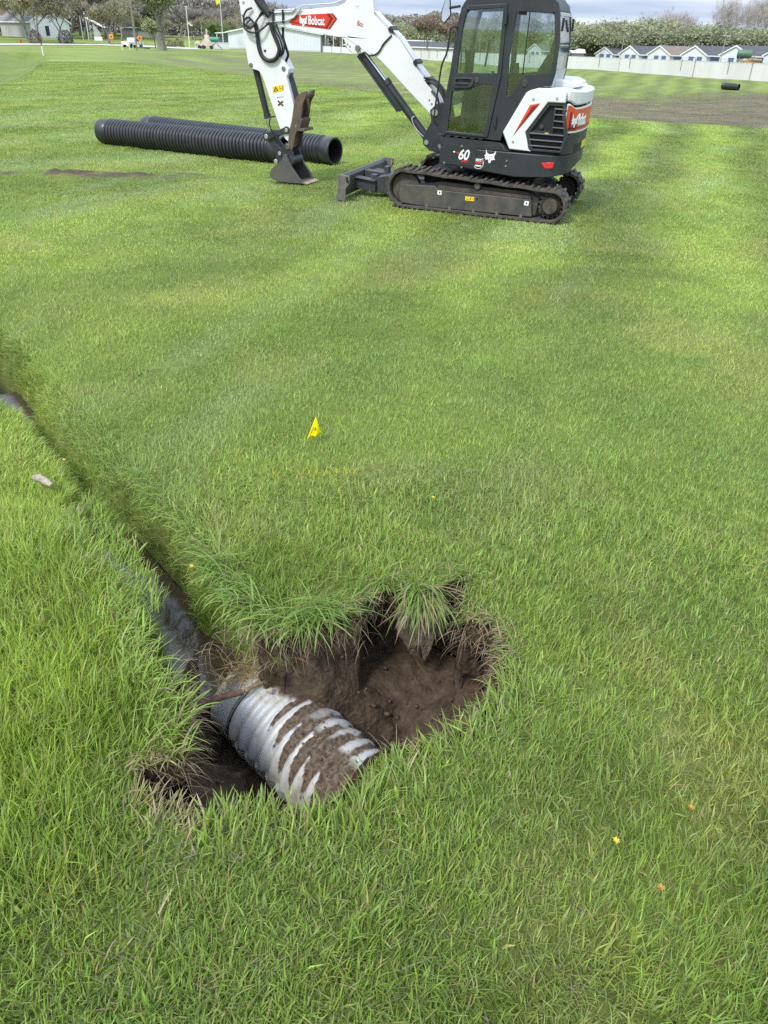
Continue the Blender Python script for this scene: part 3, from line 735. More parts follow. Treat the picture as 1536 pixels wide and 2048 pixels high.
# ------------------------------------------------------------------ the culvert pipe in the hole
def culvert():
    root = empty('culvert_pipe', tuple(AX_A))
    tag(root, 'galvanised corrugated steel culvert pipe caked with mud, lying exposed in the hole', 'culvert pipe')
    D = AX_D; e1 = np.cross(D, [0, 0, 1]); e1 /= np.linalg.norm(e1); e2 = np.cross(e1, D)     # e1 to the photographer's side, e2 up
    if e1[1] > 0: e1 = -e1; 
    T0, T1 = -.475, .42; NT, NA = 360, 150
    tt = np.linspace(T0, T1, NT); th = np.linspace(0, 2*np.pi, NA, endpoint=False)
    TT, TH = np.meshgrid(tt, th, indexing='ij')
    pitch = .068
    ph = TT/pitch*2*np.pi+TH*.35                                   # helical corrugation
    corr = ss(T0+.10, T0+.15, TT)
    rad = PIPE_R+corr*.0085*np.sign(np.sin(ph))*np.abs(np.sin(ph))**.8
    seam = np.exp(-(((TT-.085+.012*np.cos(TH))/.012)**2)); rad = rad+seam*.004
    rad = rad+(fbm(TT*9, TH*2, 81)-.5)*.003
    up = np.sin(TH)                                               # 1 on top of the pipe
    # mud: lies on the crown, reaches further down towards the buried end, runs down in the valleys
    side = np.cos(TH)                                             # photographer's side is +
    reach = 1.40-.58*ss(-.24, -.12, TT)-.55*ss(-.10, .34, TT)+(vnoise(np.floor(TT/.068+TH*.055), 0*TT, 7)-.5)*.42
    n_ = (fbm(TT*12, TH*1.6, 82)-.5)*.55+(fbm(TT*70, TH*12, 83)-.5)*.34
    mud = ss(-.04, .07, up-reach+n_-.30*np.sin(ph)*corr)
    mud = np.maximum(mud, ss(-.02, .10, -side-.05+.35*ss(-.40, -.30, TT)*ss(-.12, -.22, TT)*0+n_*.5-.9*ss(-.20, -.10, TT)+.10)*ss(-.40, -.34, TT))       # the bank slumps over its far side
    crown_clean = ss(.12, -.10, side+n_*.3)*ss(-.10, .0, TT)*ss(.55, .85, .25+.9*fbm(TT*10, TH*3, 84)+.25*np.sin(ph))
    mud = np.clip(mud*(1-.95*crown_clean), 0, 1)*ss(T0+.06, T0+.2, TT)
    rad = rad+mud*(.003+.013*fbm(TT*30, TH*7, 85)*ss(.3, .9, up))
    Pp = D*TT[..., None]+(np.cos(TH)[..., None]*e1+np.sin(TH)[..., None]*e2)*rad[..., None]
    V = Pp.reshape(-1, 3); idx = np.arange(NT*NA).reshape(NT, NA); i2 = np.roll(idx, -1, 1)
    q = np.stack([idx[:-1], i2[:-1], i2[1:], idx[1:]], -1).reshape(-1, 4)
    # inner wall of the open end
    Vi = (D*TT[..., None]+(np.cos(TH)[..., None]*e1+np.sin(TH)[..., None]*e2)*(rad-.012)[..., None]).reshape(-1, 3)
    qi = q[:, ::-1]+len(V); rim = np.stack([idx[0], i2[0], i2[0]+len(V), idx[0]+len(V)], -1)[:, ::-1]
    m = bpy.data.materials.new('galvanised_and_mud'); m.use_nodes = True
    t = m.node_tree; n = t.nodes; l = t.links; b = n['Principled BSDF']
    g = n.new('ShaderNodeTexCoord'); a = n.new('ShaderNodeAttribute'); a.attribute_name = 'mud'
    nz = n.new('ShaderNodeTexNoise'); nz.inputs['Scale'].default_value = 9; nz.inputs['Detail'].default_value = 9; nz.inputs['Roughness'].default_value = .7
    l.new(g.outputs['Object'], nz.inputs['Vector'])
    c = n.new('ShaderNodeValToRGB'); e = c.color_ramp.elements
    e[0].position = .34; e[0].color = (.34, .315, .27, 1); e[1].position = .62; e[1].color = (.45, .48, .52, 1)
    x_ = e.new(.47); x_.color = (.45, .45, .43, 1)
    l.new(nz.outputs['Fac'], c.inputs['Fac'])
    nz2 = n.new('ShaderNodeTexNoise'); nz2.inputs['Scale'].default_value = 60; nz2.inputs['Detail'].default_value = 8
    l.new(g.outputs['Object'], nz2.inputs['Vector'])
    c2 = n.new('ShaderNodeValToRGB'); c2.color_ramp.elements[0].color = (.045, .030, .020, 1); c2.color_ramp.elements[1].color = (.17, .125, .085, 1)
    c2.color_ramp.elements[0].position = .35; c2.color_ramp.elements[1].position = .7
    l.new(nz2.outputs['Fac'], c2.inputs['Fac'])
    mx_ = n.new('ShaderNodeMix'); mx_.data_type = 'RGBA'; l.new(a.outputs['Fac'], mx_.inputs['Factor']); l.new(c.outputs['Color'], mx_.inputs['A']); l.new(c2.outputs['Color'], mx_.inputs['B'])
    l.new(mx_.outputs['Result'], b.inputs['Base Color'])
    mr_ = n.new('ShaderNodeMapRange'); mr_.inputs['To Min'].default_value = .48; mr_.inputs['To Max'].default_value = .9; l.new(a.outputs['Fac'], mr_.inputs['Value']); l.new(mr_.outputs['Result'], b.inputs['Roughness'])
    mt = n.new('ShaderNodeMapRange'); mt.inputs['To Min'].default_value = .08; mt.inputs['To Max'].default_value = 0; l.new(a.outputs['Fac'], mt.inputs['Value']); l.new(mt.outputs['Result'], b.inputs['Metallic'])
    bp = n.new('ShaderNodeBump'); bp.inputs['Strength'].default_value = .18; bp.inputs['Distance'].default_value = .006
    l.new(nz2.outputs['Fac'], bp.inputs['Height']); l.new(bp.outputs['Normal'], b.inputs['Normal'])
    o = np_mesh('corrugated_barrel', np.concatenate([V, Vi]), [q, qi, rim], [m], {'mud': np.concatenate([mud.ravel(), np.full(len(V), .5)])}, smooth=True)
    o.parent = root
    def ring(t_, r, a0=0, a1=2*math.pi, k=40):
        return [Vector(D*t_+(math.cos(a_)*e1+math.sin(a_)*e2)*r) for a_ in np.linspace(a0, a1, k)]
    mb = MB()
    mb.tube(ring(T0+.135, PIPE_R+.004, -1.2, 1.9), .0028, 6); mb.tube(ring(T0+.15, PIPE_R+.005, -1.2, 1.9), .0028, 6)
    mb.build('wire_strap', mat('black_wire', (.02, .02, .022), .5), root, 60)
    mb = MB(); k = ring(T0+.115, PIPE_R+.001, 0, 2*math.pi, 60); k2 = ring(T0+.165, PIPE_R+.001, 0, 2*math.pi, 60)
    k3 = [p*1 for p in k]
    mb.add([*k, *k2], [(i, i+1, i+61, i+60) for i in range(59)])
    b_ = mb.build('joint_band', mat('dull_zinc', (.34, .33, .31), .45, .3, var=.35, vscale=30, bump=.2), root, 60)
    b_.modifiers.new('thick', 'SOLIDIFY').thickness = .004
    return root
culvert()

def rod_pt(px, py, z):
    v = bgp(px, py, 1.0)-Vector((0, 0, CAM_H)); k = (z-CAM_H)/v.z; return Vector((0, 0, CAM_H))+v*k
mb = MB(); p0 = rod_pt(405, 1404, -.245); p1 = rod_pt(485, 1384, -.262); p2 = rod_pt(523, 1366, -.268)
mb.tube([p0-(p1-p0)*.6, p0, p1], [.013, .013, .0125], 14)
rr = mb.build('rusty_rod', mat('rust', (.20, .115, .08), .8, .2, var=.5, vscale=40, bump=.4, bscale=120), None, 50)
tag(rr, 'rusty iron rod lying across the mouth of the corrugated pipe', 'rod')
mb = MB(); mb.tube([p1+(p1-p0)*.06, (p1+p2)/2+Vector((0, 0, .004)), p2], [.009, .0085, .007], 10)
tag(mb.build('wooden_stick', mat('stick_wood', (.26, .18, .10), .8, var=.4, vscale=50), None, 50), 'short brown stick wedged between the rusty rod and the mud', 'stick')

def stone(name, loc, sz, m, label, cat, seed=0, rz=0.):
    bm = bmesh.new(); bmesh.ops.create_icosphere(bm, subdivisions=3, radius=1)
    for v in bm.verts:
        p = v.co.normalized(); q = 1+.28*(vnoise(p.x*1.7+seed, p.y*1.7+p.z*2.1, seed)-.5)*2; v.co = Vector((p.x*sz[0]*q, p.y*sz[1]*q, p.z*sz[2]*q))
    me = bpy.data.meshes.new(name); bm.to_mesh(me); bm.free(); me.polygons.foreach_set('use_smooth', [True]*len(me.polygons)); me.materials.append(m)
    o = bpy.data.objects.new(name, me); COL.objects.link(o); o.location = loc; o.rotation_euler = (0, 0, rz)
    return tag(o, label, cat)
stone('stone', rod_pt(540, 1381, -.262), (.018, .013, .012), mat('pale_stone', (.42, .37, .31), .8, var=.3, vscale=60), 'small pale stone stuck in the mud on top of the culvert', 'stone', 3, .6)
stone('stone', rod_pt(812, 1377, -.60), (.014, .011, .010), mat('brown_stone', (.22, .17, .13), .85, var=.3, vscale=60), 'brown pebble on the dark floor of the pit', 'stone', 9, .2)

# soil clods inside the pit, too many to count
def clods():
    N = 240; V = []; Fs = []; bm = bmesh.new(); bmesh.ops.create_icosphere(bm, subdivisions=1, radius=1)
    bv = np.array([v.co[:] for v in bm.verts]); bf = np.array([[v.index for v in f.verts] for f in bm.faces]); bm.free()
    x = rng.uniform(-.75, .5, N*3); y = rng.uniform(1.4, 2.6, N*3)
    k = inside(x, y, HOLE); x, y = x[k][:N], y[k][:N]
    _, _, z, _ = ground(x.copy(), y.copy(), True)
    # crumbs caked on top of the pipe towards its buried end
    M_ = 240; t_ = rng.uniform(-.02, .34, M_); th = rng.normal(math.pi/2-.15, .25, M_)
    e1 = np.cross(AX_D, [0, 0, 1]); e1 /= np.linalg.norm(e1); e1 = e1 if e1[1] < 0 else -e1; e2 = np.abs(np.cross(e1, AX_D)); e2 = np.array([0, 0, 1.])
    p = AX_A+t_[:, None]*AX_D+(PIPE_R+.006)*(np.cos(th)[:, None]*e1+np.sin(th)[:, None]*e2)
    x = np.concatenate([x, p[:, 0]]); y = np.concatenate([y, p[:, 1]]); z = np.concatenate([z, p[:, 2]])
    for i in range(len(x)):
        s = .002+.006*rng.random()**3 if i >= N*.9 else .003+.012*rng.random()**3
        q = bv*(1+rng.normal(0, .18, (len(bv), 1)))*s*np.array([1, 1, .75]); a = rng.uniform(0, 6.3)
        q = np.stack([q[:, 0]*math.cos(a)-q[:, 1]*math.sin(a), q[:, 0]*math.sin(a)+q[:, 1]*math.cos(a), q[:, 2]], 1)
        V.append(q+[x[i], y[i], z[i]+s*.2]); Fs.append(bf+i*len(bv))
    o = np_mesh('soil_crumbs', np.concatenate(V), [np.concatenate(Fs)], [mat('clod_soil', (.10, .072, .050), .9, var=.5, vscale=40, bump=.4, bscale=90)])
    tag(o, 'loose crumbs of dark soil in the pit and on the pipe', 'soil', None, 'stuff')
clods()

# a flap of sod hanging from the back rim
bm = bmesh.new(); bmesh.ops.create_icosphere(bm, subdivisions=5, radius=1)
V_ = np.array([v.co[:] for v in bm.verts])
q1 = fbm(V_[:, 0]*2.1+V_[:, 1], V_[:, 2]*2.3+V_[:, 1]*1.7, 91)-.5; q2 = fbm(V_[:, 0]*7+V_[:, 1]*3, V_[:, 2]*4+V_[:, 1]*5, 92)-.5
sc_ = 1+.7*q1+.45*q2; low = np.clip(-V_[:, 2], 0, 1)
V_ = np.stack([V_[:, 0]*.115*sc_*(1-.35*low), V_[:, 1]*.055*sc_-.07*low, V_[:, 2]*.13*sc_*(1+.3*np.sin(V_[:, 0]*9)*low)], 1)
for v, c in zip(bm.verts, V_): v.co = c
me = bpy.data.meshes.new('hanging_sod'); bm.to_mesh(me); bm.free()
me.materials.append(mat('root_soil', (.15, .115, .08), .95, var=.6, vscale=26, bump=.9, bscale=70, stretch=(3, 3, .8)))
so = bpy.data.objects.new('hanging_sod', me); COL.objects.link(so); so.location = (.185, 2.455, -.10)
tag(so, 'clump of sod hanging from the back rim of the hole', 'sod')

# ------------------------------------------------------------------ small things on the lawn
def marker_flag():
    x, y = -.405, 3.86; z = float(lawn_z(np.array([x]), np.array([y]))[0])
    root = empty('marking_flag', (x, y, z)); tag(root, 'yellow triangular marking flag on a thin wire in the lawn', 'marking flag')
    ym = mat('flag_yellow', (.86, .72, .0), .45)
    mb = MB(); mb.tube([(0, 0, -.05), (.004, 0, .09), (.0, 0, .168)], .0016, 6); mb.build('wire_stake', mat('stake_steel', (.3, .3, .3), .4, .8), root)
    # cloth folds down and to the left from the top of the wire
    U, Vn = 12, 12; vs = []; fs = []
    A = Vector((-.003, 0, .165)); B = Vector((.026, -.004, .058)); Cc = Vector((-.054, -.02, .030))
    for i in range(U+1):
        for j in range(U+1-i):
            u, v_ = i/U, j/U; p = A*(1-u-v_)+B*u+Cc*v_
            p.y += -.010*math.sin((u-v_)*5+.6)*(u+v_); p.x += .006*math.sin(math.pi*u)*v_; vs.append(p)
    def ix(i, j): return i*(U+1)-i*(i-1)//2+j
    for i in range(U):
        for j in range(U-i):
            fs.append((ix(i, j), ix(i+1, j), ix(i, j+1)))
            if j < U-i-1: fs.append((ix(i+1, j), ix(i+1, j+1), ix(i, j+1)))
    mb = MB(); mb.add(vs, fs); f = mb.build('flag_cloth', ym, root, 60); f.modifiers.new('thick', 'SOLIDIFY').thickness = .0008
    mb = MB()
    for k, (a, b) in enumerate((((-.012, .101), (-.018, .103)), ((-.015, .091), (-.021, .094)), ((-.020, .081), (-.026, .084)), ((-.005, .103), (-.010, .087)), ((-.025, .070), (-.029, .074)))):
        mb.bar((a[0], -.018, a[1]), (b[0], -.018, b[1]), .004, .0035, (0, 1, 0))
    mb.build('printed_mark', mat('ink', (.03, .03, .02), .6), root)
marker_flag()

pm = mat('bleached_wood', (.36, .31, .24), .85, var=.35, vscale=25, bump=.5, bscale=60)
px_, py_ = -1.80, 3.34
mb = MB(); zz = float(ground(np.array([px_]), np.array([py_]))[0][0])+.085
mb.tube([(-.055, .03, .012), (-.02, .016, .018), (.005, .006, .012)], [.014, .024, .020], 9); mb.tube([(.0, .01, .016), (.03, -.012, .012), (.062, -.032, .004)], [.018, .021, .010], 9)
o = mb.build('broken_branch', pm, None, 50); o.scale = (1.0, 1.0, 1.0); o.location = (px_, py_, zz)
tag(o, 'broken piece of pale bleached wood in the grass by the creek', 'wood')

def dandelion(x, y, h, label, petal):
    z = float(lawn_z(np.array([x]), np.array([y]))[0])
    root = empty('dandelion', (x, y, z)); tag(root, label, 'flower', 'dandelions in the lawn')
    mb = MB(); mb.tube([(0, 0, 0), (.004, 0, h*.6), (.0, -.002, h)], .0018, 6); mb.build('stem', mat('stem_green', (.16, .24, .06), .6), root)
    mb = MB()
    for k in range(16):
        a = k*2.399; r = .006+.0025*(k % 3); zt = .006*(1-(k % 3)*.3)
        d = Vector((math.cos(a), math.sin(a), 0)); s = Vector((-d.y, d.x, 0))*.0014
        mb.add([d*.001-s, d*.001+s, d*r+s+Vector((0, 0, zt)), d*r-s+Vector((0, 0, zt))], [(0, 1, 2, 3)])
    o = mb.build('petals', petal, root); o.location = (0, -.002, h)
dy = mat('dandelion_yellow', (.75, .52, .04), .6); do_ = mat('dandelion_orange', (.45, .24, .05), .7)
for px, py, h, lab, pm_ in ((1382, 1612, .10, 'withered orange dandelion right of the hole in the long lawn', do_), (1232, 1677, .10, 'bright yellow dandelion between two withered ones in the foreground lawn', dy),
                       (1320, 1776, .10, 'lowest withered orange dandelion in the foreground lawn', do_), (383, 1131, .09, 'yellow dandelion on the bank above the creek', dy),
                       (127, 916, .08, 'yellow dandelion in the grass left of the creek', dy), (866, 992, .07, 'small yellow dandelion beyond the hole in the mown lawn', dy)):
    p = rod_pt(px, py, h); dandelion(p.x, p.y, h, lab, pm_)

# ------------------------------------------------------------------ black corrugated plastic pipes
hd = mat('black_plastic', (.034, .036, .040), .34, var=.35, vscale=5)
def plastic_pipe(p, q, r, label, pitch=.085, bell=True, group='black drainage pipes'):
    p, q = Vector(p), Vector(q); Lp = (q-p).length; d = (q-p).normalized()
    root = empty('drainage_pipe', tuple(p)); tag(root, label, 'drainage pipe', group)
    a = d.cross(Vector((0, 0, 1))).normalized(); b = a.cross(d); NA = 40
    st = [0.0]; prof = []
    n_r = int((Lp-.5)/pitch); x = 0
    prof += [(0, r*.93), (.02, r*.95), (.22, r*.95), (.24, r*.90)]
    x = .25
    for k in range(n_r):
        prof += [(x, r*.89), (x+pitch*.10, r*.90), (x+pitch*.25, r*1.0), (x+pitch*.62, r*1.0), (x+pitch*.77, r*.90), (x+pitch*.9, r*.89)]; x += pitch
    prof += [(x, r*.93), (Lp-.02, r*.95), (Lp, r*.93)]
    vs = []; fs = []
    for xx, rr_ in prof:
        for j in range(NA):
            t_ = 2*math.pi*j/NA; vs.append(d*xx+(a*math.cos(t_)+b*math.sin(t_))*rr_)
    for i in range(len(prof)-1):
        for j in range(NA): fs.append((i*NA+j, i*NA+(j+1) % NA, (i+1)*NA+(j+1) % NA, (i+1)*NA+j))
    mb = MB(); mb.add(vs, fs); mb.build('ribbed_wall', hd, root, 50)
    mb = MB(); vs = []
    for xx in (0, Lp):
        for rr_ in (r*.93, r*.80):
            for j in range(NA):
                t_ = 2*math.pi*j/NA; vs.append(d*xx+(a*math.cos(t_)+b*math.sin(t_))*rr_)
    fs = []
    for j in range(NA):
        k = (j+1) % NA
        fs += [(j, k, NA+k, NA+j), (2*NA+j, 3*NA+j, 3*NA+k, 2*NA+k), (NA+j, NA+k, 3*NA+k, 3*NA+j)]
    mb.add(vs, fs); mb.build('inner_liner', mat('pipe_liner', (.022, .023, .026), .5), root, 50)
    return root
def lz(x, y): return float(lawn_z(np.array([float(x)]), np.array([float(y)]))[0])
def pipe_on_ground(a, b, r, label, **k):
    plastic_pipe((a[0], a[1], lz(*a)+r-.01), (b[0], b[1], lz(*b)+r-.01), r, label, **k)
pipe_on_ground((-6.42, 17.95), (-2.16, 15.75), .258, 'long black ribbed drainage pipe on the lawn, the nearer of the pair')
pipe_on_ground((-5.75, 19.0), (-1.20, 15.85), .258, 'black ribbed drainage pipe lying behind its twin, open end towards the excavator')

# ------------------------------------------------------------------ excavator (x forward, y to its left, z up)
EX = empty('excavator'); tag(EX, 'white and black compact excavator with enclosed cab parked on the lawn', 'excavator')
cz, sz_ = math.cos(MYAW), math.sin(MYAW); PT, RT = R_(.8), R_(1.4)
EX.matrix_world = Matrix.Translation((MX, MY, .012)) @ Matrix.Rotation(MYAW, 4, 'Z') @ Matrix.Rotation(-PT, 4, 'Y') @ Matrix.Rotation(-RT, 4, 'X')
WHITE = mat('machine_white', (.76, .78, .79), .32, var=.06, vscale=3, coat=.3)
BLACK = mat('machine_charcoal', (.030, .034, .040), .48, var=.35, vscale=4)
DARK = mat('machine_grey_black', (.045, .050, .055), .5, var=.3, vscale=6)
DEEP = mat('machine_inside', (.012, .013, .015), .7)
RUB = mat('track_rubber', (.040, .038, .036), .85, col2=(.10, .085, .068), vscale=9, bump=.3)
STEEL = mat('chrome_rod', (.72, .74, .76), .14, 1.0)
FRAMEM = mat('track_frame_paint', (.042, .048, .052), .55, col2=(.105, .090, .070), vscale=4.5)
DIRTY = mat('dirty_steel', (.080, .068, .055), .85, var=.5, vscale=7, bump=.3)
RED = mat('decal_red', (.62, .045, .03), .35); RED2 = mat('decal_dark_red', (.22, .012, .012), .35)
ORED = mat('decal_orange_red', (.66, .085, .030), .35)
WDEC = mat('decal_white', (.85, .86, .87), .4); YEL = mat('sticker_yellow', (.80, .56, .02), .5); BLK = mat('decal_black', (.015, .015, .017), .5)
LAMP = mat('reflector_red', (.62, .03, .035), .2, coat=.5)
RUST = mat('worn_brown_steel', (.16, .115, .080), .62, .25, col2=(.085, .070, .058), vscale=6, bump=.25)
BOLT = mat('bolt_steel', (.22, .21, .19), .5, .6)
ALU = mat('bare_metal_tube', (.62, .63, .64), .3, .9)
HOSE = mat('hydraulic_hose', (.020, .020, .022), .55)
BGREY = mat('bucket_grey', (.085, .092, .105), .5, .3, col2=(.13, .115, .095), vscale=3)

def bobcat_head(mb, cx, cz_, s, y, th=.003, mir=1):
    """cat-head emblem in the x,z plane on the left side (picture right = -x)"""
    pts = [(-.42,.50),(-.30,.20),(-.10,.10),(.12,.12),(.30,.18),(.50,.42),(.44,.10),(.36,-.02),(.40,-.22),(.47,-.32),(.30,-.30),(.24,-.38),(.16,-.30),(.10,-.52),(.0,-.62),(-.10,-.56),(-.12,-.34),(-.22,-.30),(-.42,-.40),(-.34,-.26),(-.50,-.24),(-.40,-.14),(-.52,-.02),(-.40,.08)]
    e1 = [(-.22,-.02),(-.08,-.12),(-.06,-.05)]; e2 = [(.10,-.05),(.26,-.02),(.12,-.12)]; nose = [(-.03,-.22),(.05,-.22),(.04,-.40),(-.02,-.40)]
    tf = lambda L: [(cx-a*s*mir, cz_+b*s) for a, b in L]
    mb.plate(tf(pts), [tf(e1), tf(e2), tf(nose)], y, y+th)

def arc(cx, cz_, r, a0, a1, n=12): return [(cx+r*math.cos(R_(a0+(a1-a0)*i/n)), cz_+r*math.sin(R_(a0+(a1-a0)*i/n))) for i in range(n+1)]

# tracks
def belt_path():
    p = arc(1.03, .255, .255, 100, 270, 16)
    p = [(2*1.03-x, z) for x, z in p]                      # round the idler, front
    low = [(x, 0.0) for x in np.linspace(.9, -.95, 14)]
    rear = arc(-1.075, .212, .212, 270, 100, 14)
    top = [(x, .428+(x+1.05)*.040-.012*math.sin((x+1.1)*7)**2) for x in np.linspace(-.98, .95, 16)]
    return p+low+rear+top
def resample(P, n):
    P = np.array(P+[P[0]]); d = np.concatenate([[0], np.cumsum(np.hypot(*np.diff(P, axis=0).T))])
    s = np.linspace(0, d[-1], n, endpoint=False); return np.stack([np.interp(s, d, P[:, 0]), np.interp(s, d, P[:, 1])], 1)
def make_track(yc, out):
    """out: +1 when the outside faces left"""
    P = resample(belt_path(), 156); n = len(P)
    tan = np.roll(P, -1, 0)-np.roll(P, 1, 0); tan /= np.linalg.norm(tan, axis=1)[:, None]
    nor = np.stack([tan[:, 1], -tan[:, 0]], 1)
    c = P.mean(0)
    if ((P-c)*nor).sum() < 0: nor = -nor
    y0, y1 = yc-.2, yc+.2
    mb = MB(); vs = []
    for i in range(n):
        o = P[i]; inn = P[i]-nor[i]*.035
        vs += [(o[0], y0, o[1]), (o[0], y1, o[1]), (inn[0], y1, inn[1]), (inn[0], y0, inn[1])]
    fs = []
    for i in range(n):
        j = (i+1) % n
        for k in range(4): fs.append((4*i+k, 4*i+(k+1) % 4, 4*j+(k+1) % 4, 4*j+k))
    mb.add(vs, fs)
    for i in range(0, n, 3):                                # tread bars, alternating chevrons
        p = P[i]; t_ = tan[i]; nn = nor[i]
        for (a, b, sh) in ((y0, yc-.01, .012 if i % 2 else -.012), (yc+.01, y1, -.012 if i % 2 else .012)):
            q = p+t_*sh+nn*.008
            mb.obox((q[0], (a+b)/2, q[1]), (t_[0]*.020, 0, t_[1]*.020), (0, (b-a)/2, 0), (nn[0]*.016, 0, nn[1]*.016))
    tr = mb.build('track', RUB, EX, 30, bevel=.005, seg=1)
    yo = yc+out*.17
    # frame beam with its panel
    pan = [(1.10,.30),(.58,.325),(.53,.275),(-.80,.275),(-.84,.055),(.70,.035),(1.08,.055),(1.12,.17)]
    mb = MB(); ys = sorted((yo-out*.09, yo)); mb.prism(pan, *ys)
    ys2 = sorted((yo-out*.30, yo-out*.085)); mb.prism([(.95,.06),(.95,.30),(.5,.375),(-.72,.355),(-.90,.28),(-.88,.06)], *ys2)
    mb.build('track_frame', FRAMEM, tr, 30, bevel=.008)
    mb = MB(); mb.prism([(.545,.335),(-.78,.318),(-.80,.279),(.545,.279)], *sorted((yo-out*.085, yo-out*.02)))
    mb.build('dirt_shelf', DIRTY, tr)
    mb = MB()
    for k in range(2):
        mb.cyl((-1.07, yc-.14, .215), (-1.07, yc+.14, .215), .135)
    sp = []
    for k in range(30):
        r = .175 if k % 2 else .145; a = 2*math.pi*k/30; sp += [(-1.07+r*math.cos(a-.06), .215+r*math.sin(a-.06)), (-1.07+r*math.cos(a+.06), .215+r*math.sin(a+.06))]
    mb.prism(sp, yc-.03, yc+.03); mb.prism(sp, *sorted((yo-out*.10, yo-out*.06)))
    mb.cyl((-1.07, yo-out*.1, .215), (-1.07, yo+out*.005, .215), .10, 24)
    mb.build('sprocket', DIRTY, tr, 40, bevel=.004)
    mb = MB(); mb.cyl((1.03, yo-out*.17, .25), (1.03, yo-out*.05, .25), .205, 32); mb.cyl((1.03, yo-out*.05, .25), (1.03, yo-out*.02, .25), .09, 20)
    mb.build('idler', DIRTY, tr, 40, bevel=.008)
    for x in (.68, .34, -.01, -.35, -.69):
        mb = MB(); mb.cyl((x, yo-out*.2, .085), (x, yo-out*.02, .085), .062, 18); mb.build('roller', DIRTY, tr, 40)
    mb = MB(); mb.cyl((-.03, yo-out*.12, .375), (-.03, yo-out*.0, .375), .042, 18); mb.build('carrier_roller', DIRTY, tr, 40)
    mb = MB()
    for x in (.68, .34, -.01, -.35, -.69): mb.cyl((x, yo-out*.01, .055), (x, yo+out*.014, .055), .022, 12)
    build_each(mb, 'frame_bolt', BOLT, tr, 40)
    if out > 0:
        for x, z in ((.505, .245), (-.745, .225)):
            mb = MB(); mb.cur = 0; mb.box((x-.030, yo+.0005, z-.028), (x+.030, yo+.003, z+.028))
            mb.cur = 1; mb.box((x-.012, yo+.0025, z-.012), (x+.008, yo+.0045, z+.004)); mb.box((x-.010, yo+.0025, z+.003), (x+.002, yo+.0045, z+.014))
            mb.build('jack_point_sticker', [WDEC, BLK], tr)
        mb = MB(); mb.cur = 0; mb.box((-.005, yo+.0005, .178), (.125, yo+.003, .232))
        mb.cur = 1; mb.box((.04, yo+.0035, .197), (.055, yo+.0045, .215)); mb.box((.0, yo+.0035, .205), (.03, yo+.0045, .210)); mb.cyl((-.045, yo, .21), (-.045, yo+.004, .21), .014, 12)
        mb.box((.065, yo+.0035, .196), (.115, yo+.0045, .200))
        mb.build('warning_sticker', [YEL, BLK], tr)
    return tr
make_track(.78, 1); make_track(-.78, -1)
mb = MB(); mb.box((-.75, -.62, .16), (.85, .62, .46)); mb.cyl((-.02, 0, .46), (-.02, 0, .60), .42, 32); mb.build('carbody', DEEP, EX, 40, bevel=.02)

# dozer blade
blp = [(2.09,.02),(2.055,.10),(2.04,.20),(2.05,.30),(2.06,.335),(2.02,.34),(1.99,.30),(1.985,.20),(2.0,.10),(2.04,.02)]
mb = MB(); mb.prism(blp, -.97, .97); bl = mb.build('dozer_blade', BGREY, EX, 30, bevel=.005)
for y0, y1 in ((.97, .995), (-.995, -.97)):
    mb = MB(); mb.plate([(2.095,.0),(2.06,.12),(2.05,.24),(2.06,.34),(1.99,.352),(1.88,.345),(1.865,.32),(1.862,.25),(1.93,.165),(1.93,.0)], [[(1.925,.325),(1.895,.325),(1.89,.25),(1.92,.25)]], y0, y1)
    mb.build('end_plate', mat('worn_blade_steel', (.17, .16, .15), .55, .35, var=.35, vscale=9), bl, 30, bevel=.003)
mb = MB()
for s in (-1, 1):
    mb.prism([(2.0,.10),(1.66,.06),(1.66,.23),(2.0,.26)], s*.42-.03, s*.42+.03); mb.obox((1.83, s*.40, .235), (.17, -s*.0, .015), (0, .09, 0), (0, 0, .006))
    mb.prism([(1.75,.04),(1.38,.06),(.8,.12),(.8,.30),(1.38,.33),(1.68,.26)], s*.34-.06, s*.34+.06)
mb.box((1.50, -.34, .10), (1.66, .34, .27)); mb.prism([(1.98,.17),(1.64,.12),(1.64,.28),(1.98,.30)], -.08, .08)
mb.box((1.62, -.13, .27), (1.70, -.03, .36)); mb.box((1.66, .30, .255), (1.76, .40, .30))
mb.build('blade_arm', DARK, bl, 30, bevel=.008)
mb = MB(); mb.cyl((.75, 0, .33), (1.30, 0, .34), .055); mb.build('blade_cylinder', BLACK, bl, 40)

# house: plan outline with a rounded tail
TAIL = [(-.98,.93),(-1.06,.875),(-1.14,.765),(-1.20,.63),(-1.24,.46),(-1.262,.25),(-1.27,.08),(-1.27,-.08),(-1.262,-.25),(-1.24,-.46),(-1.20,-.63),(-1.14,-.765),(-1.06,-.875),(-.98,-.93)]
FRONT = [(.55,-.80),(.55,.93)]
plan = FRONT+[(.29,.93),(-.30,.93),(-.43,.93),(-.54,.93)]+TAIL+[(-.54,-.93),(.29,-.93)]
def zb(x, y): return float(np.interp(x, [-1.28,-1.20,-.9,-.54,.29,.56], [.70,.60,.555,.535,.60,.62]))
mb = MB(); mb.solid(plan, zb, .838); hs = mb.build('house', BLACK, EX, 35, bevel=.012)
mb = MB(); mb.prism([(.55,.84),(.55,.955),(-.27,.94),(-.315,.925),(-.36,.868),(-.42,.84)], -.55, .932); mb.build('house_step', BLACK, hs, 35, bevel=.01)
mb = MB()
for k in range(5): mb.prism([(.49-k*.115,.958),(.43-k*.115,.957),(.41-k*.115,.975),(.47-k*.115,.976)], .80, .925)
build_each(mb, 'step_tread', BLACK, hs, 30, bevel=.003)
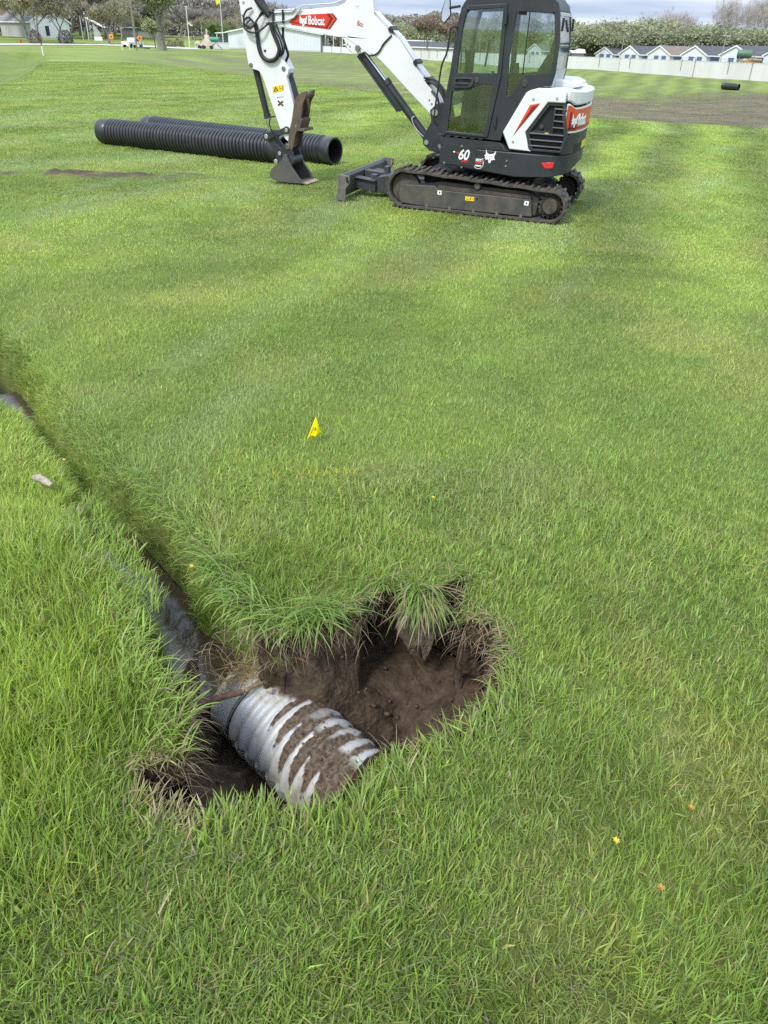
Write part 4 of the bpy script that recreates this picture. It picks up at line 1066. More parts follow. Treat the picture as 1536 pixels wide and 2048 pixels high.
# hatch with badges
mb = MB(); mb.plate([(.50,.885),(.05,.865),(.028,.84),(.028,.645),(.05,.625),(.48,.618),(.505,.64)], [], .930, .936); mb.build('side_hatch', BLACK, hs, 30, bevel=.003)
mb = MB()
for x, z in ((.24,.86),(.475,.635),(.22,.598),(-.40,.73),(-.395,.665)): mb.cyl((x, .925, z), (x, .942, z), .012, 10)
build_each(mb, 'house_bolt', ALU, hs, 40)
text_mesh('model_badge', '60', .175, WDEC, hs, (.285, .937, .695), (-1, 0, .0), (0, 0, 1), .0015, .86, .25, .005)
mb = MB(); mb.cur = 0; mb.prism([(.36,.788),(.335,.792),(.325,.780),(.345,.772)], .9365, .939); mb.cur = 1; mb.prism([(.325,.782),(.285,.784),(.262,.765),(.275,.758),(.30,.774)], .9365, .939)
mb.build('badge_stroke', [WDEC, RED], hs)
text_mesh('badge_caption', 'GRCT', .038, RED, hs, (.232, .937, .662), (-1, 0, 0), (0, 0, 1), .001, 1.0, .2, .002)
mb = MB(); bobcat_head(mb, -.165, .775, .155, .931); mb.build('cat_emblem', WDEC, hs)
mb = MB(); mb.cur = 0; mb.prism(arc(-.012, .668, .072, 150, 390, 20)+[(.045, .740), (.028, .722), (-.052, .722), (-.068, .738)], .931, .933)
mb.cur = 1; mb.prism(arc(-.012, .668, .064, 155, 385, 20)+[(.042, .726), (.028, .712), (-.052, .712), (-.066, .726)], .9331, .935)
mb.cur = 2; mb.box((-.07, .9351, .662), (.046, .936, .682)); mb.build('dealer_sticker', [WDEC, BLK, RED], hs)
text_mesh('sticker_text', 'Bobcat', .030, WDEC, hs, (.030, .9351, .690), (-1, 0, 0), (0, 0, 1), .001, .95, 0, .001)
mb = MB(); mb.box((-.055, .9351, .628), (.03, .936, .645)); mb.build('sticker_bar', WDEC, hs)
mb = MB(); mb.prism([(-.865,.742),(-1.035,.764),(-1.03,.690),(-.92,.678)], .925, .938); mb.build('tail_light', LAMP, hs, 30, bevel=.004)

def tail_strip(mb, z0, z1, off, x_from=-.95, y_to=-.9, th=.02, zf0=None, zf1=None):
    """band following the rounded tail, pushed out by off"""
    H_ = TAIL[:7]; yf = float(np.interp(-x_from, [-p[0] for p in H_], [p[1] for p in H_]))
    P = [(x_from, yf)]+[p for p in TAIL if (p[0] < x_from-1e-4 or p[1] < 0) and y_to < p[1] < yf]
    Q = []
    for (x0, y0), (x1, y1) in zip(P[:-1], P[1:]):
        for k in range(4): Q.append((x0+(x1-x0)*k/4, y0+(y1-y0)*k/4))
    Q.append(P[-1]); Q = np.array(Q); t_ = np.gradient(Q, axis=0); t_ /= np.linalg.norm(t_, axis=1)[:, None]; nn = np.stack([t_[:, 1], -t_[:, 0]], 1)
    if nn[0, 1] < 0: nn = -nn
    s = np.concatenate([[0], np.cumsum(np.hypot(*np.diff(Q, axis=0).T))]); vs = []
    for q, m_, a in zip(Q, nn, s):
        za = zf0(a) if zf0 else z0; zc = zf1(a) if zf1 else z1
        o = q+m_*off; i_ = q+m_*(off-th)
        vs += [(o[0], o[1], za), (o[0], o[1], zc), (i_[0], i_[1], zc), (i_[0], i_[1], za)]
    fs = []
    for i in range(len(Q)-1):
        for k in range(4): fs.append((4*i+k, 4*i+(k+1) % 4, 4*i+4+(k+1) % 4, 4*i+4+k))
    n4 = 4*(len(Q)-1); fs += [(0, 1, 2, 3), (n4+3, n4+2, n4+1, n4)]
    mb.add(vs, fs); return Q, nn, s
core = [(-.45,-.88),(-.45,.86),(-.95,.86),(-1.03,.81),(-1.10,.71),(-1.155,.58),(-1.19,.42),(-1.21,.2),(-1.21,-.2),(-1.19,-.42),(-1.155,-.58),(-1.10,-.71),(-1.03,-.81),(-.95,-.88)]
mb = MB(); mb.solid(core, .838, 1.52); mb.build('engine_bay', DEEP, hs)
mb = MB(); tail_strip(mb, .842, 1.10, .012, -1.085, -.9, .10, zf1=lambda a: .90+.20*min(1, a/.12)); cw = mb.build('counterweight', BLACK, EX, 35, bevel=.012)
mb = MB(); tail_strip(mb, .86, .96, .016, -1.21, .2, .01); mb.build('tail_dark_band', DEEP, cw)  # near-black strip laid on, its colour standing in for a recess's shade
mb = MB(); tail_strip(mb, .88, .97, .020, -1.262, -.1, .004); mb.build('tail_sticker', YEL, cw)
mb = MB(); tail_strip(mb, 1.09, 1.455, .014, -1.07, -.75, .03, zf0=lambda a: 1.10, zf1=lambda a: float(np.interp(a, [0, .06, .17, .26, .6], [1.44, 1.445, 1.395, 1.395, 1.40]))); rp = mb.build('rear_panel', WDEC, EX, 35, bevel=.004)
mb = MB(); tail_strip(mb, 1.11, 1.43, .018, -1.085, -.7, .01, zf0=lambda a: 1.125, zf1=lambda a: float(np.interp(a, [0, .05, .155, .26, .6], [1.425, 1.428, 1.378, 1.378, 1.38]))); mb.build('red_decal', ORED, rp, 35)
mb = MB(); tail_strip(mb, 1.13, 1.36, .021, -1.12, -.5, .008, zf0=lambda a: 1.145, zf1=lambda a: 1.165+.0*a); mb.build('decal_dark_part', RED2, rp, 35)  # dark red stripe of the printed rear decal
mb = MB(); tail_strip(mb, 1.13, 1.36, .021, -1.12, .60, .006, zf0=lambda a: 1.13+.0*a, zf1=lambda a: float(np.interp(a, [0, .05, .1], [1.36, 1.33, 1.20]))); mb.build('decal_fold', RED2, rp, 35)
# emblem and first letters at the rear corner
def rear_frame(x, y):
    P = np.array(TAIL); i = int(np.argmin(np.hypot(P[:, 0]-x, P[:, 1]-y))); t_ = P[i+1]-P[i-1]; t_ /= np.linalg.norm(t_); return Vector((t_[0], t_[1], 0)), Vector((P[i][0], P[i][1], 0))
_TS = np.concatenate([[0], np.cumsum(np.hypot(*np.diff(np.array(TAIL), axis=0).T))])
def on_tail(u, off):
    P = np.array(TAIL); f = lambda v: np.array([np.interp(v, _TS, P[:, 0]), np.interp(v, _TS, P[:, 1])])
    q = f(u); t_ = f(u+.03)-f(u-.03); t_ /= np.linalg.norm(t_); n_ = np.array([t_[1], -t_[0]]); n_ = n_ if n_[0]*-1+n_[1]*.2 > 0 else -n_
    return q+n_*off
tmp = MB(); bobcat_head(tmp, 0, 0, .15, 0, .004); mb = MB()
mb.add([(*on_tail(.31-v[0], .023+v[1]), 1.255+v[2]) for v in tmp.v], tmp.f); mb.build('rear_emblem', WDEC, rp)
rl_ = text_mesh('rear_lettering', 'Bobcat', .20, WDEC, rp, (0, 0, 0), (1, 0, 0), (0, 1, 0), .002, .58, 0, .004)
for v in rl_.data.vertices: v.co = Vector((*on_tail(.395+v.co.x, .025+v.co.z), 1.185+v.co.y))

# white engine cover, left side with the grille opening
out_p = [(-.30,1.07),(-.55,1.545),(-.60,1.575),(-.70,1.605),(-1.0,1.615),(-1.06,1.60),(-1.07,1.44),(-1.06,1.442),(-1.075,1.31),(-1.16,1.075),(-1.12,.885),(-.72,.868),(-.41,.872)]
gr_p = [(-.86,1.425),(-1.045,1.43),(-1.055,1.31),(-1.14,1.07),(-1.10,.90),(-.715,.885),(-.635,1.08)]
white_side = [(-.30,1.07),(-.55,1.545),(-.60,1.575),(-.70,1.605),(-1.06,1.612),(-1.07,1.455),(-.845,1.452),(-.60,1.09),(-.635,1.0),(-.67,.885),(-.71,.868),(-.41,.872)]
mb = MB(); mb.prism(white_side, .875, .934); wc = mb.build('engine_cover', WHITE, EX, 35, bevel=.014)
mb = MB(); mb.prism([(-.62,1.41),(-.75,1.438),(-.44,1.03)], .9345, .9365); mb.build('side_slash', ORED, wc)
mb = MB(); mb.prism([(-.64,1.385),(-.742,1.428),(-.445,1.04)], .9366, .938); mb.build('slash_dark_part', RED2, wc)  # dark red part of the printed slash
mb = MB(); mb.prism([(-.625,1.408),(-.66,1.418),(-.62,1.33),(-.45,1.05)], .9381, .939); mb.build('slash_bright_part', ORED, wc)
mb = MB()
for x, z in ((-.655,1.475),(-.955,1.50),(-.455,.965)): mb.cyl((x, .93, z), (x, .938, z), .018, 16)
build_each(mb, 'cover_bolt', mat('cover_bolt_grey', (.42, .43, .44), .4, .4), wc, 40)
mb = MB(); mb.prism([(-.835,1.452),(-1.085,1.455),(-1.085,1.31),(-1.15,1.07),(-1.11,.885),(-.68,.868),(-.61,1.09)], .80, .872)
gl_ = mb.build('grille', DEEP, EX)
mb = MB(); mb.plate([(-.84,1.45),(-1.075,1.452),(-1.085,1.31),(-1.15,1.07),(-1.11,.875),(-.68,.872),(-.605,1.09)], [[(-.87,1.415),(-1.035,1.418),(-1.045,1.31),(-1.11,1.07),(-1.08,.90),(-.715,.90),(-.65,1.085)]], .872, .912); mb.build('grille_frame', BLACK, gl_, 30, bevel=.006)
mb = MB()
for k, z in enumerate((.93, 1.00, 1.075)): mb.obox((-.88, .893, z), (.225, 0, .0), (0, .020, .010), (0, -.004, .009))
for z in (1.16, 1.235, 1.31, 1.375): mb.obox((-1.02, .893, z), (.075, 0, 0), (0, .020, .010), (0, -.004, .009))
mb.prism([(-.935,1.40),(-.955,1.40),(-.955,1.09),(-.935,1.09)], .88, .905); mb.prism([(-.66,1.09),(-.72,1.12),(-.93,1.12),(-.93,1.075),(-.66,1.075)], .88, .908)
build_each(mb, 'grille_slat', BLACK, gl_, 30, bevel=.003)
mb = MB(); mb.box((-.905, .9085, 1.085), (-.855, .910, 1.102)); mb.build('grille_label', YEL, gl_)
mb = MB(); mb.cyl((-.80, .86, 1.17), (-.80, .90, 1.17), .028, 14); mb.build('fuel_cap', DARK, gl_, 40)
# hood top and rear white cap
hoodplan = [(-.50,-.90),(-.50,.875),(-1.0,.875),(-1.05,.84),(-1.12,.74),(-1.18,.61),(-1.215,.45),(-1.238,.25),(-1.245,0),(-1.238,-.25),(-1.215,-.45),(-1.18,-.61),(-1.12,-.74),(-1.05,-.84),(-.97,-.90)]
mb = MB(); mb.solid(hoodplan, 1.46, lambda x, y: 1.615-.05*ss(-1.08, -1.24, np.array(x))); mb.build('hood', WHITE, wc, 35, bevel=.03, seg=3)
mb = MB(); mb.solid([(-.55,-.6),(-.55,.62),(-.98,.62),(-1.08,.50),(-1.13,.2),(-1.13,-.5),(-1.0,-.6)], 1.60, lambda x, y: 1.70-.05*float(ss(-.95, -1.13, np.array(x)))); mb.build('hood_bulge', WHITE, wc, 35, bevel=.03, seg=3)
mb = MB(); tail_strip(mb, 1.45, 1.60, .022, -1.075, -.8, .05, zf0=lambda a: float(np.interp(a, [0, .05, .16, .26, .6], [1.475, 1.47, 1.425, 1.425, 1.43])), zf1=lambda a: 1.60-.02*min(1, a/.4)); mb.build('rear_cap', WHITE, wc, 35, bevel=.018, seg=3)

# cab
CABW = .92
sideL = [(.552,.975),(.53,1.44),(.49,1.72),(.445,2.20),(.40,2.43),(.34,2.52),(.22,2.56),(-.74,2.56),(-.81,2.50),(-.84,2.41),(-.885,2.11),(-.885,1.77),(-.855,1.635),(-.70,1.62),(-.56,1.555),(-.30,1.07),(-.28,.965)]
upg = [(.36,2.20),(.33,2.36),(.29,2.40),(-.14,2.44),(-.145,1.74),(.40,1.715)]
log_ = [(.435,1.50),(.20,1.535),(.12,1.585),(.06,1.605),(-.08,1.61),(-.12,1.57),(-.045,1.02),(.465,1.03)]
qw = [(-.31,2.405),(-.745,2.405),(-.775,2.38),(-.835,2.06),(-.83,1.78),(-.50,1.735),(-.46,1.70),(-.37,1.51),(-.29,1.49),(-.275,1.94)]
mb = MB(); mb.plate(sideL, [upg, log_, qw], CABW-.05, CABW); cab = mb.build('cab', BLACK, EX, 35, bevel=.008)
mb = MB(); mb.plate([(.50,1.0),(.48,1.44),(.44,1.74),(.405,2.18),(.37,2.40),(.30,2.45),(-.185,2.485),(-.20,1.72),(-.10,.99)], [upg, log_], CABW+.001, CABW+.022); door = mb.build('cab_door', BLACK, cab, 35, bevel=.006)
mb = MB(); mb.plate([(.42,1.665),(.18,1.675),(.15,1.65),(.155,1.60),(.19,1.56),(.40,1.545),(.43,1.60)], [[(.39,1.645),(.20,1.652),(.18,1.635),(.20,1.60),(.39,1.60)]], CABW+.022, CABW+.045); mb.bar((.40, CABW+.05, 1.60), (.21, CABW+.05, 1.605), .018, .03, (0, 1, 0))
mb.cyl((.115, CABW+.02, 1.65), (.115, CABW+.032, 1.65), .035, 18); mb.build('door_handle', DARK, door, 35, bevel=.004)
mb = MB()
for z in (2.33, 1.20): mb.cyl((-.185, CABW+.025, z-.06), (-.185, CABW+.025, z+.06), .02, 12)
build_each(mb, 'door_hinge', BLACK, door, 40)
mb = MB(); mb.cyl((-.51, CABW-.01, 1.645), (-.51, CABW+.008, 1.645), .042, 20); mb.build('cab_lock', DARK, cab, 40, bevel=.004)
GL = glass_mat('cab_glass', (.905, .955, .96), .12)
mb = MB(); mb.prism(upg, CABW-.012, CABW-.006); mb.build('upper_pane', GL, door)
mb = MB(); mb.prism(log_, CABW-.012, CABW-.006); mb.build('lower_pane', GL, door)
mb = MB(); mb.prism(qw, CABW-.03, CABW-.024); mb.build('side_pane', GL, cab)
mb = MB(); mb.box((-.475, CABW-.035, 1.735), (-.462, CABW-.02, 2.41)); mb.box((-.43, CABW-.04, 2.37), (-.33, CABW-.02, 2.41)); mb.build('pane_divider', BLK, cab)
# right-hand side, roof, floor, front and rear frames
YR = -.08
sideR = [(.552,.975),(.53,1.44),(.49,1.72),(.445,2.20),(.40,2.43),(.34,2.52),(-.74,2.56),(-.84,2.41),(-.885,2.11),(-.885,1.77),(-.855,1.60),(-.28,1.40),(-.28,.965)]
wr1 = [(.41,2.20),(.36,2.40),(-.10,2.42),(-.11,1.70),(.455,1.68)]; wr2 = [(-.17,2.42),(-.75,2.40),(-.83,2.08),(-.83,1.78),(-.18,1.70)]
mb = MB(); mb.plate(sideR, [wr1, wr2], YR, YR+.05); mb.build('far_side_frame', BLACK, cab, 35, bevel=.006)
mb = MB(); mb.prism(wr1, YR+.02, YR+.026); mb.prism(wr2, YR+.02, YR+.026); mb.build('far_side_pane', GL, cab)
mb = MB(); mb.prism([(.40,2.43),(.34,2.515),(.22,2.556),(-.74,2.556),(-.81,2.497),(-.835,2.42),(-.78,2.46),(.25,2.50),(.36,2.40)], YR+.05, CABW-.05); rf = mb.build('cab_roof', BLACK, cab, 35, bevel=.006)
mb = MB(); mb.solid([(.30,YR+.02),(.30,CABW-.02),(-.72,CABW-.02),(-.72,YR+.02)], 2.555, 2.60); mb.build('roof_cap', WHITE, rf, 35, bevel=.015)
mb = MB(); mb.prism([(-.28,.965),(.552,.965),(.552,1.0),(-.28,1.0)], YR+.05, CABW-.05); mb.prism([(.545,1.0),(.553,1.0),(.547,1.14),(.538,1.14)], YR+.05, CABW-.05); mb.build('cab_floor', DEEP, cab)
mb = MB(); mb.prism([(.535,1.30),(.49,1.70),(.44,2.19),(.395,2.41),(.388,2.41),(.433,2.19),(.483,1.70),(.528,1.30)], YR+.055, CABW-.055); mb.build('windscreen', GL, cab)
mb = MB(); mb.prism([(-.835,2.38),(-.88,2.10),(-.88,1.80),(-.874,1.80),(-.874,2.10),(-.829,2.38)], YR+.055, CABW-.055); mb.build('rear_pane', GL, cab)
mb = MB(); mb.prism([(-.884,1.80),(-.855,1.62),(-.845,1.62),(-.872,1.80)], YR+.05, CABW-.05); mb.prism([(-.838,2.41),(-.845,2.38),(-.80,2.38),(-.79,2.46)], YR+.05, CABW-.05); build_each(mb, 'rear_trim', mat('trim_grey', (.50, .51, .51), .5), cab)
mb = MB()
for y in (YR+.02, CABW-.08): mb.box((-.90, y, 2.22), (-.875, y+.06, 2.36))
build_each(mb, 'rear_hinge', BLK, cab, 30, bevel=.005)
# inside
mb = MB(); mb.prism([(-.05,1.32),(-.50,1.30),(-.54,1.18),(-.05,1.18)], .20, .66); mb.prism([(-.44,1.34),(-.56,1.32),(-.80,1.95),(-.72,1.98),(-.62,1.80)], .20, .66); mb.prism([(-.71,1.98),(-.80,1.96),(-.83,2.16),(-.76,2.18)], .30, .56)
mb.build('seat', mat('seat_black', (.025, .026, .028), .7), cab, 35, bevel=.03)
mb = MB(); mb.prism([(-.25,1.42),(-.48,1.50),(-.50,1.0),(-.20,1.0)], .70, .84); mb.prism([(.0,1.50),(-.45,1.52),(-.50,1.0),(.05,1.0)], .02, .14); build_each(mb, 'console', mat('console_grey', (.10, .105, .11), .6), cab, 35, bevel=.015)
mb = MB(); mb.tube([(-.33,.76,1.46),(-.345,.76,1.60),(-.36,.76,1.68)], [.03,.018,.022], 10); mb.tube([(-.36,.76,1.66),(-.37,.76,1.74),(-.36,.76,1.86)], [.022,.026,.02], 10); mb.tube([(-.26,.76,1.66),(-.34,.76,1.62)], .022, 10)
mb.tube([(.1,.08,1.50),(.1,.08,1.66),(.10,.08,1.72)], [.018,.016,.024], 10); build_each(mb, 'control_lever', DEEP, cab, 45)
mb = MB()
for y in (.28, .50): mb.tube([(.28,y,1.0),(.24,y,1.35),(.22,y,1.42)], .012, 8)
mb.box((.30, .2, 1.0), (.42, .6, 1.05)); mb.tube([(.38,.80,1.75),(.39,.80,2.0),(.34,.80,2.0),(.30,.80,1.75),(.32,.8,1.72)], .008, 8); mb.box((.40,.0,1.62),(.46,.28,1.95)); mb.bar((.05, .82, 1.80), (.02, .82, 2.1), .02, .02)
build_each(mb, 'pedal', DEEP, cab, 45)
mb = MB(); mb.cyl((.02, CABW-.08, 1.24), (.02, CABW-.045, 1.24), .045, 18); mb.cyl((.04, CABW-.08, 1.38), (.04, CABW-.045, 1.38), .045, 18); mb.prism([(-.09,1.58),(.07,1.58),(.10,1.45),(.06,1.06),(-.04,1.04)], CABW-.14, CABW-.08); mb.build('door_speaker', DARK, door, 40)
# mirror and grab rail
mb = MB(); mb.prism([(.60,2.52),(.575,2.34),(.66,2.245),(.70,2.28),(.715,2.36),(.66,2.54)], .72, .76); mir = mb.build('side_mirror', BLK, cab, 35, bevel=.015)
mb = MB(); mb.prism([(.61,2.51),(.585,2.345),(.66,2.26),(.692,2.285),(.70,2.355),(.655,2.525)], .7605, .763); mb.build('mirror_face', mat('mirror_silver', (.8, .82, .82), .04, 1.0), mir)
mb = MB(); mb.tube([(.45, .80, 2.44), (.60, .76, 2.42)], .015, 8); mb.build('mirror_arm', BLK, mir)
mb = MB(); mb.curve([(.43,CABW+.01,2.215),(.50,CABW+.045,2.215),(.515,CABW+.045,2.12),(.54,CABW+.045,1.93),(.595,CABW+.045,1.79),(.625,CABW+.045,1.52),(.65,CABW+.045,1.18),(.60,CABW+.01,1.08)], .012, 8); mb.build('grab_rail', BLK, cab, 45)

# boom
BY0, BY1 = -.37, -.13
boom_p = [(3.88,2.30),(3.72,2.28),(3.15,2.335),(2.52,2.40),(2.42,2.44),(2.34,2.53),(2.26,2.66),(2.06,2.68),(1.99,2.50),(1.96,2.31),(1.84,2.21),(1.55,2.0),(1.40,1.84),(1.27,1.67),(.94,1.33),(.86,1.23),(.875,1.13),(.94,1.075),(1.02,1.10),(1.45,1.44),(1.86,1.77),(1.97,1.83),(2.08,1.86),(2.19,1.825),(2.30,1.83),(2.385,1.90),(2.43,2.0),(2.52,2.04),(2.78,2.055),(3.30,2.10),(3.75,2.15),(3.92,2.19)]
mb = MB(); mb.prism(boom_p, BY0, BY1); boom = mb.build('boom', WHITE, EX, 28, bevel=.010)
mb = MB(); mb.prism([(3.10,2.085),(2.52,2.028),(2.40,2.03),(2.19,1.92),(2.05,1.84),(1.96,1.80),(1.95,1.812),(2.04,1.855),(2.18,1.94),(2.40,2.048),(2.52,2.05),(3.10,2.105)], BY1-.001, BY1+.006); mb.build('boom_rib', WHITE, boom, 30, bevel=.003)
mb = MB(); mb.plate([(3.31,2.185),(3.19,2.275),(2.60,2.315),(2.53,2.25),(2.65,2.115),(3.27,2.15)], [], BY1+.0005, BY1+.003); dec = mb.build('boom_decal', RED, boom)
mb = MB(); mb.prism([(2.70,2.31),(2.61,2.314),(2.535,2.25),(2.645,2.12),(2.72,2.126),(2.645,2.245)], BY1+.0031, BY1+.004); mb.prism([(3.30,2.185),(3.20,2.17),(2.85,2.14),(2.66,2.118),(2.66,2.13),(2.85,2.152),(3.22,2.185)], BY1+.0031, BY1+.004); mb.build('decal_dark_part', RED2, dec)  # dark red parts printed on the boom decal
mb = MB(); mb.prism([(2.66,2.312),(2.635,2.314),(2.562,2.25),(2.665,2.122),(2.69,2.124),(2.59,2.25)], BY1+.0041, BY1+.005); mb.build('decal_bright_part', ORED, dec)
mb = MB(); bobcat_head(mb, 3.075, 2.218, .135, BY1+.0051); mb.build('cat_emblem', WDEC, dec)
text_mesh('boom_lettering', 'Bobcat', .150, WDEC, dec, (2.995, BY1+.0051, 2.167), (-1, 0, -.02), (0, 0, 1), .001, .62, 0, .0045)
text_mesh('stencil_letters', 'Bcc', .085, RED, boom, (2.225, BY1+.001, 2.185), (-1, 0, -.22), (-.2, 0, 1), .001, .8, 0, .002)
mb = MB(); mb.cur = 0; mb.box((2.19, BY1+.0005, 2.385), (2.255, BY1+.002, 2.435)); mb.cur = 1
for k in range(3): mb.box((2.20+k*.018, BY1+.0021, 2.395), (2.21+k*.018, BY1+.003, 2.425-.01*(k % 2)))
mb.build('boom_label', [WDEC, mat('label_grey', (.3, .3, .3), .5)], boom)
mb = MB(); mb.cyl((2.20, BY0-.03, 1.90), (2.20, BY1+.03, 1.90), .04, 20); mb.cyl((2.365, BY1, 1.945), (2.365, BY1+.006, 1.945), .012, 10); mb.cyl((2.33, BY1, 1.915), (2.33, BY1+.006, 1.915), .012, 10)
for x, z in ((1.06,1.30),(1.02,1.25)): mb.cyl((x, BY1, z), (x, BY1+.008, z), .014, 10)
build_each(mb, 'boom_pin', BOLT, boom, 40, bevel=.004)
# tubes along the boom
mb = MB()
for k in range(4):
    y = BY1-.02-.055*k
    mb.tube([(1.05, y, 1.50+.006*k), (1.28, y, 1.74), (1.56, y, 2.06), (1.85, y, 2.27), (1.96, y, 2.36)], .011, 8)
    mb.tube([(2.42, y, 2.49), (2.60, y, 2.435), (3.1, y, 2.395), (3.2, y, 2.35), (3.55, y, 2.32)], .011, 8)
mb.tube([(3.10, BY1+.02, 2.36), (3.16, BY1+.02, 2.30), (3.22, BY1+.02, 2.24), (3.34, BY1+.02, 2.20), (3.70, BY1+.02, 2.165)], .011, 8)
mb.tube([(3.18, BY1+.015, 2.36), (3.25, BY1+.015, 2.31), (3.45, BY1+.015, 2.30), (3.72, BY1+.015, 2.285)], .013, 8)
build_each(mb, 'hydraulic_tube', ALU, boom, 45)
mb = MB(); mb.curve([(1.68, BY1+.006, 2.08), (1.80, BY1+.012, 1.97), (1.86, BY1+.012, 1.88), (1.93, BY1+.012, 1.83), (2.02, BY1+.008, 1.815)], .012, 8)
for x, z in ((1.70,2.13),(1.30,1.745),(1.10,1.53)): mb.obox((x, (BY0+BY1)/2+.01, z+.02), (.02, 0, .022), (0, .13, 0), (-.022, 0, .02))
for x in (3.40, 3.56): mb.obox((x, BY1+.018, 2.25), (.012, 0, 0), (0, .016, 0), (0, 0, .085))
build_each(mb, 'tube_clamp', HOSE, boom, 45)
mb = MB()
for k in range(5):
    y = BY1+.0-.05*k
    mb.curve([(1.10, y, 1.54), (.98, y+.01, 1.50), (.86, y+.02, 1.38), (.78, y+.02, 1.20), (.74, y+.03, 1.0)], .020, 8)
mb.curve([(1.16, BY1+.01, 1.58), (.98, BY1+.03, 1.56), (.83, BY1+.03, 1.42), (.76, BY1+.03, 1.20)], .016, 8)
mb.curve([(1.03, BY1+.01, 1.42), (.92, BY1+.03, 1.32), (.86, BY1+.03, 1.1), (.80, BY1+.02, .95)], .016, 8)
build_each(mb, 'boom_hose', HOSE, boom, 45)
# boom foot and swing post
mb = MB()
for y in (BY0-.045, BY1+.005): mb.prism([(.78,1.30),(.92,1.27),(1.03,1.17),(1.0,1.02),(1.12,.80),(1.10,.70),(1.0,.63),(.80,.60),(.52,.66),(.50,.95),(.70,1.0)], y, y+.04)
mb.prism([(.88,.62),(.55,.60),(.55,.84),(.88,.88)], BY0-.06, BY1+.06); mb.build('swing_post', BLACK, EX, 35, bevel=.012)
mb = MB(); mb.cyl((.945, BY0-.06, 1.145), (.945, BY1+.065, 1.145), .045, 18); mb.cyl((1.05, BY0-.06, .74), (1.05, BY1+.06, .74), .035, 18); mb.cyl((.58,.45,.70),(.80,.05,.72),.035,14); build_each(mb, 'swing_pin', ALU, EX, 40)
# boom cylinder
cyY = -.25
mb = MB(); mb.cyl((1.05, cyY, .735), (1.775, cyY, 1.475), .058, 24); mb.cyl((1.745, cyY, 1.445), (1.80, cyY, 1.50), .070, 24); bc = mb.build('boom_cylinder', BLACK, EX, 40, bevel=.004)
mb = MB(); mb.cyl((1.79, cyY, 1.49), (2.19, cyY, 1.895), .032, 20); mb.build('cylinder_rod', STEEL, bc, 40)
mb = MB(); mb.prism([(1.50,1.155),(1.58,1.10),(2.24,1.79),(2.19,1.85),(2.13,1.83)], cyY+.055, cyY+.065); mb.obox((1.87,cyY,1.46),(.33,0,.345),(0,.065,0),(-.006,0,.006)); mb.build('rod_guard', BLACK, bc, 30)
mb = MB(); mb.curve([(1.30, cyY+.05, 1.06), (1.33, cyY+.075, 1.03), (1.28, cyY+.075, .93), (1.16, cyY+.07, .82), (1.08, cyY+.06, .78)], .011, 8); build_each(mb, 'cylinder_tube', ALU, bc, 45)

# dipper arm
dp = [(4.20,2.86),(4.17,2.60),(4.13,2.42),(4.085,1.97),(4.05,1.70),(4.03,1.60),(4.0,1.555),(3.96,1.545),(3.90,1.54),(3.86,1.53),(3.81,1.47),(3.77,1.38),(3.545,.79),(3.50,.68),(3.44,.60),(3.385,.57),(3.345,.60),(3.325,.78),(3.26,1.07),(3.38,1.47),(3.345,1.53),(3.345,1.58),(3.38,1.625),(3.41,1.68),(3.50,1.82),(3.555,2.02),(3.60,2.10),(3.66,2.14),(3.80,2.32),(3.90,2.50),(3.95,2.75),(4.0,2.88)]
DY0, DY1 = -.36, -.125
mb = MB(); mb.prism(dp, DY0, DY1); dip = mb.build('dipper', WHITE, EX, 28, bevel=.010)
mb = MB()
for x, z in ((3.985,1.60),(3.425,1.58),(3.87,2.0),(4.08,2.24)): mb.cyl((x, DY0-.02, z), (x, DY1+.012, z), .032 if z < 1.7 else .015, 16)
build_each(mb, 'dipper_pin', BOLT, dip, 40, bevel=.003)
mb = MB(); mb.cyl((3.73, DY1, 1.80), (3.73, DY1+.003, 1.80), .02, 14); mb.build('dipper_hole_disc', BLK, dip)  # flat black disc, the dark of a hole put in as colour
mb = MB(); mb.cur = 0; mb.plate([(3.635,1.325),(3.44,1.372),(3.432,1.285),(3.62,1.235)], [], DY1+.0005, DY1+.002)
mb.cur = 1; mb.plate([(3.615,1.255),(3.525,1.278),(3.578,1.335)], [[(3.595,1.268),(3.547,1.28),(3.575,1.312)]], DY1+.0021, DY1+.003); mb.box((3.47, DY1+.0021, 1.305), (3.50, DY1+.003, 1.313)); mb.box((3.445, DY1+.0021, 1.29), (3.455, DY1+.003, 1.35)); mb.box((3.50, DY1+.0021, 1.295), (3.505, DY1+.003, 1.34)); mb.cyl((3.577, DY1+.002, 1.289), (3.577, DY1+.003, 1.289), .008, 8)
mb.build('warning_sticker', [YEL, BLK], dip)
mb = MB(); mb.cur = 0
for s in (-1, 1): mb.bar((3.545, DY1+.001, 1.105+s*.032), (3.455, DY1+.001, 1.105-s*.032), .026, .002, (0, 1, 0))
mb.cur = 1; mb.bar((3.525, DY1+.0025, 1.108), (3.475, DY1+.0025, 1.102), .012, .002, (0, 1, 0)); mb.cur = 0; mb.bar((3.56, DY1+.001, 1.185), (3.44, DY1+.001, 1.20), .006, .001, (0, 1, 0)); mb.bar((3.555, DY1+.001, 1.165), (3.555, DY1+.001, 1.185), .005, .001, (0, 1, 0))
mb.build('cross_sticker', [mat('sticker_dark_brown', (.05, .02, .015), .5), RED], dip)
mb = MB(); mb.cur = 0; mb.plate(arc(4.055, 2.40, .022, 0, 340, 16), [], DY1+.0005, DY1+.0015); mb.build('ring_sticker', mat('label_grey', (.3, .3, .3), .5), dip)
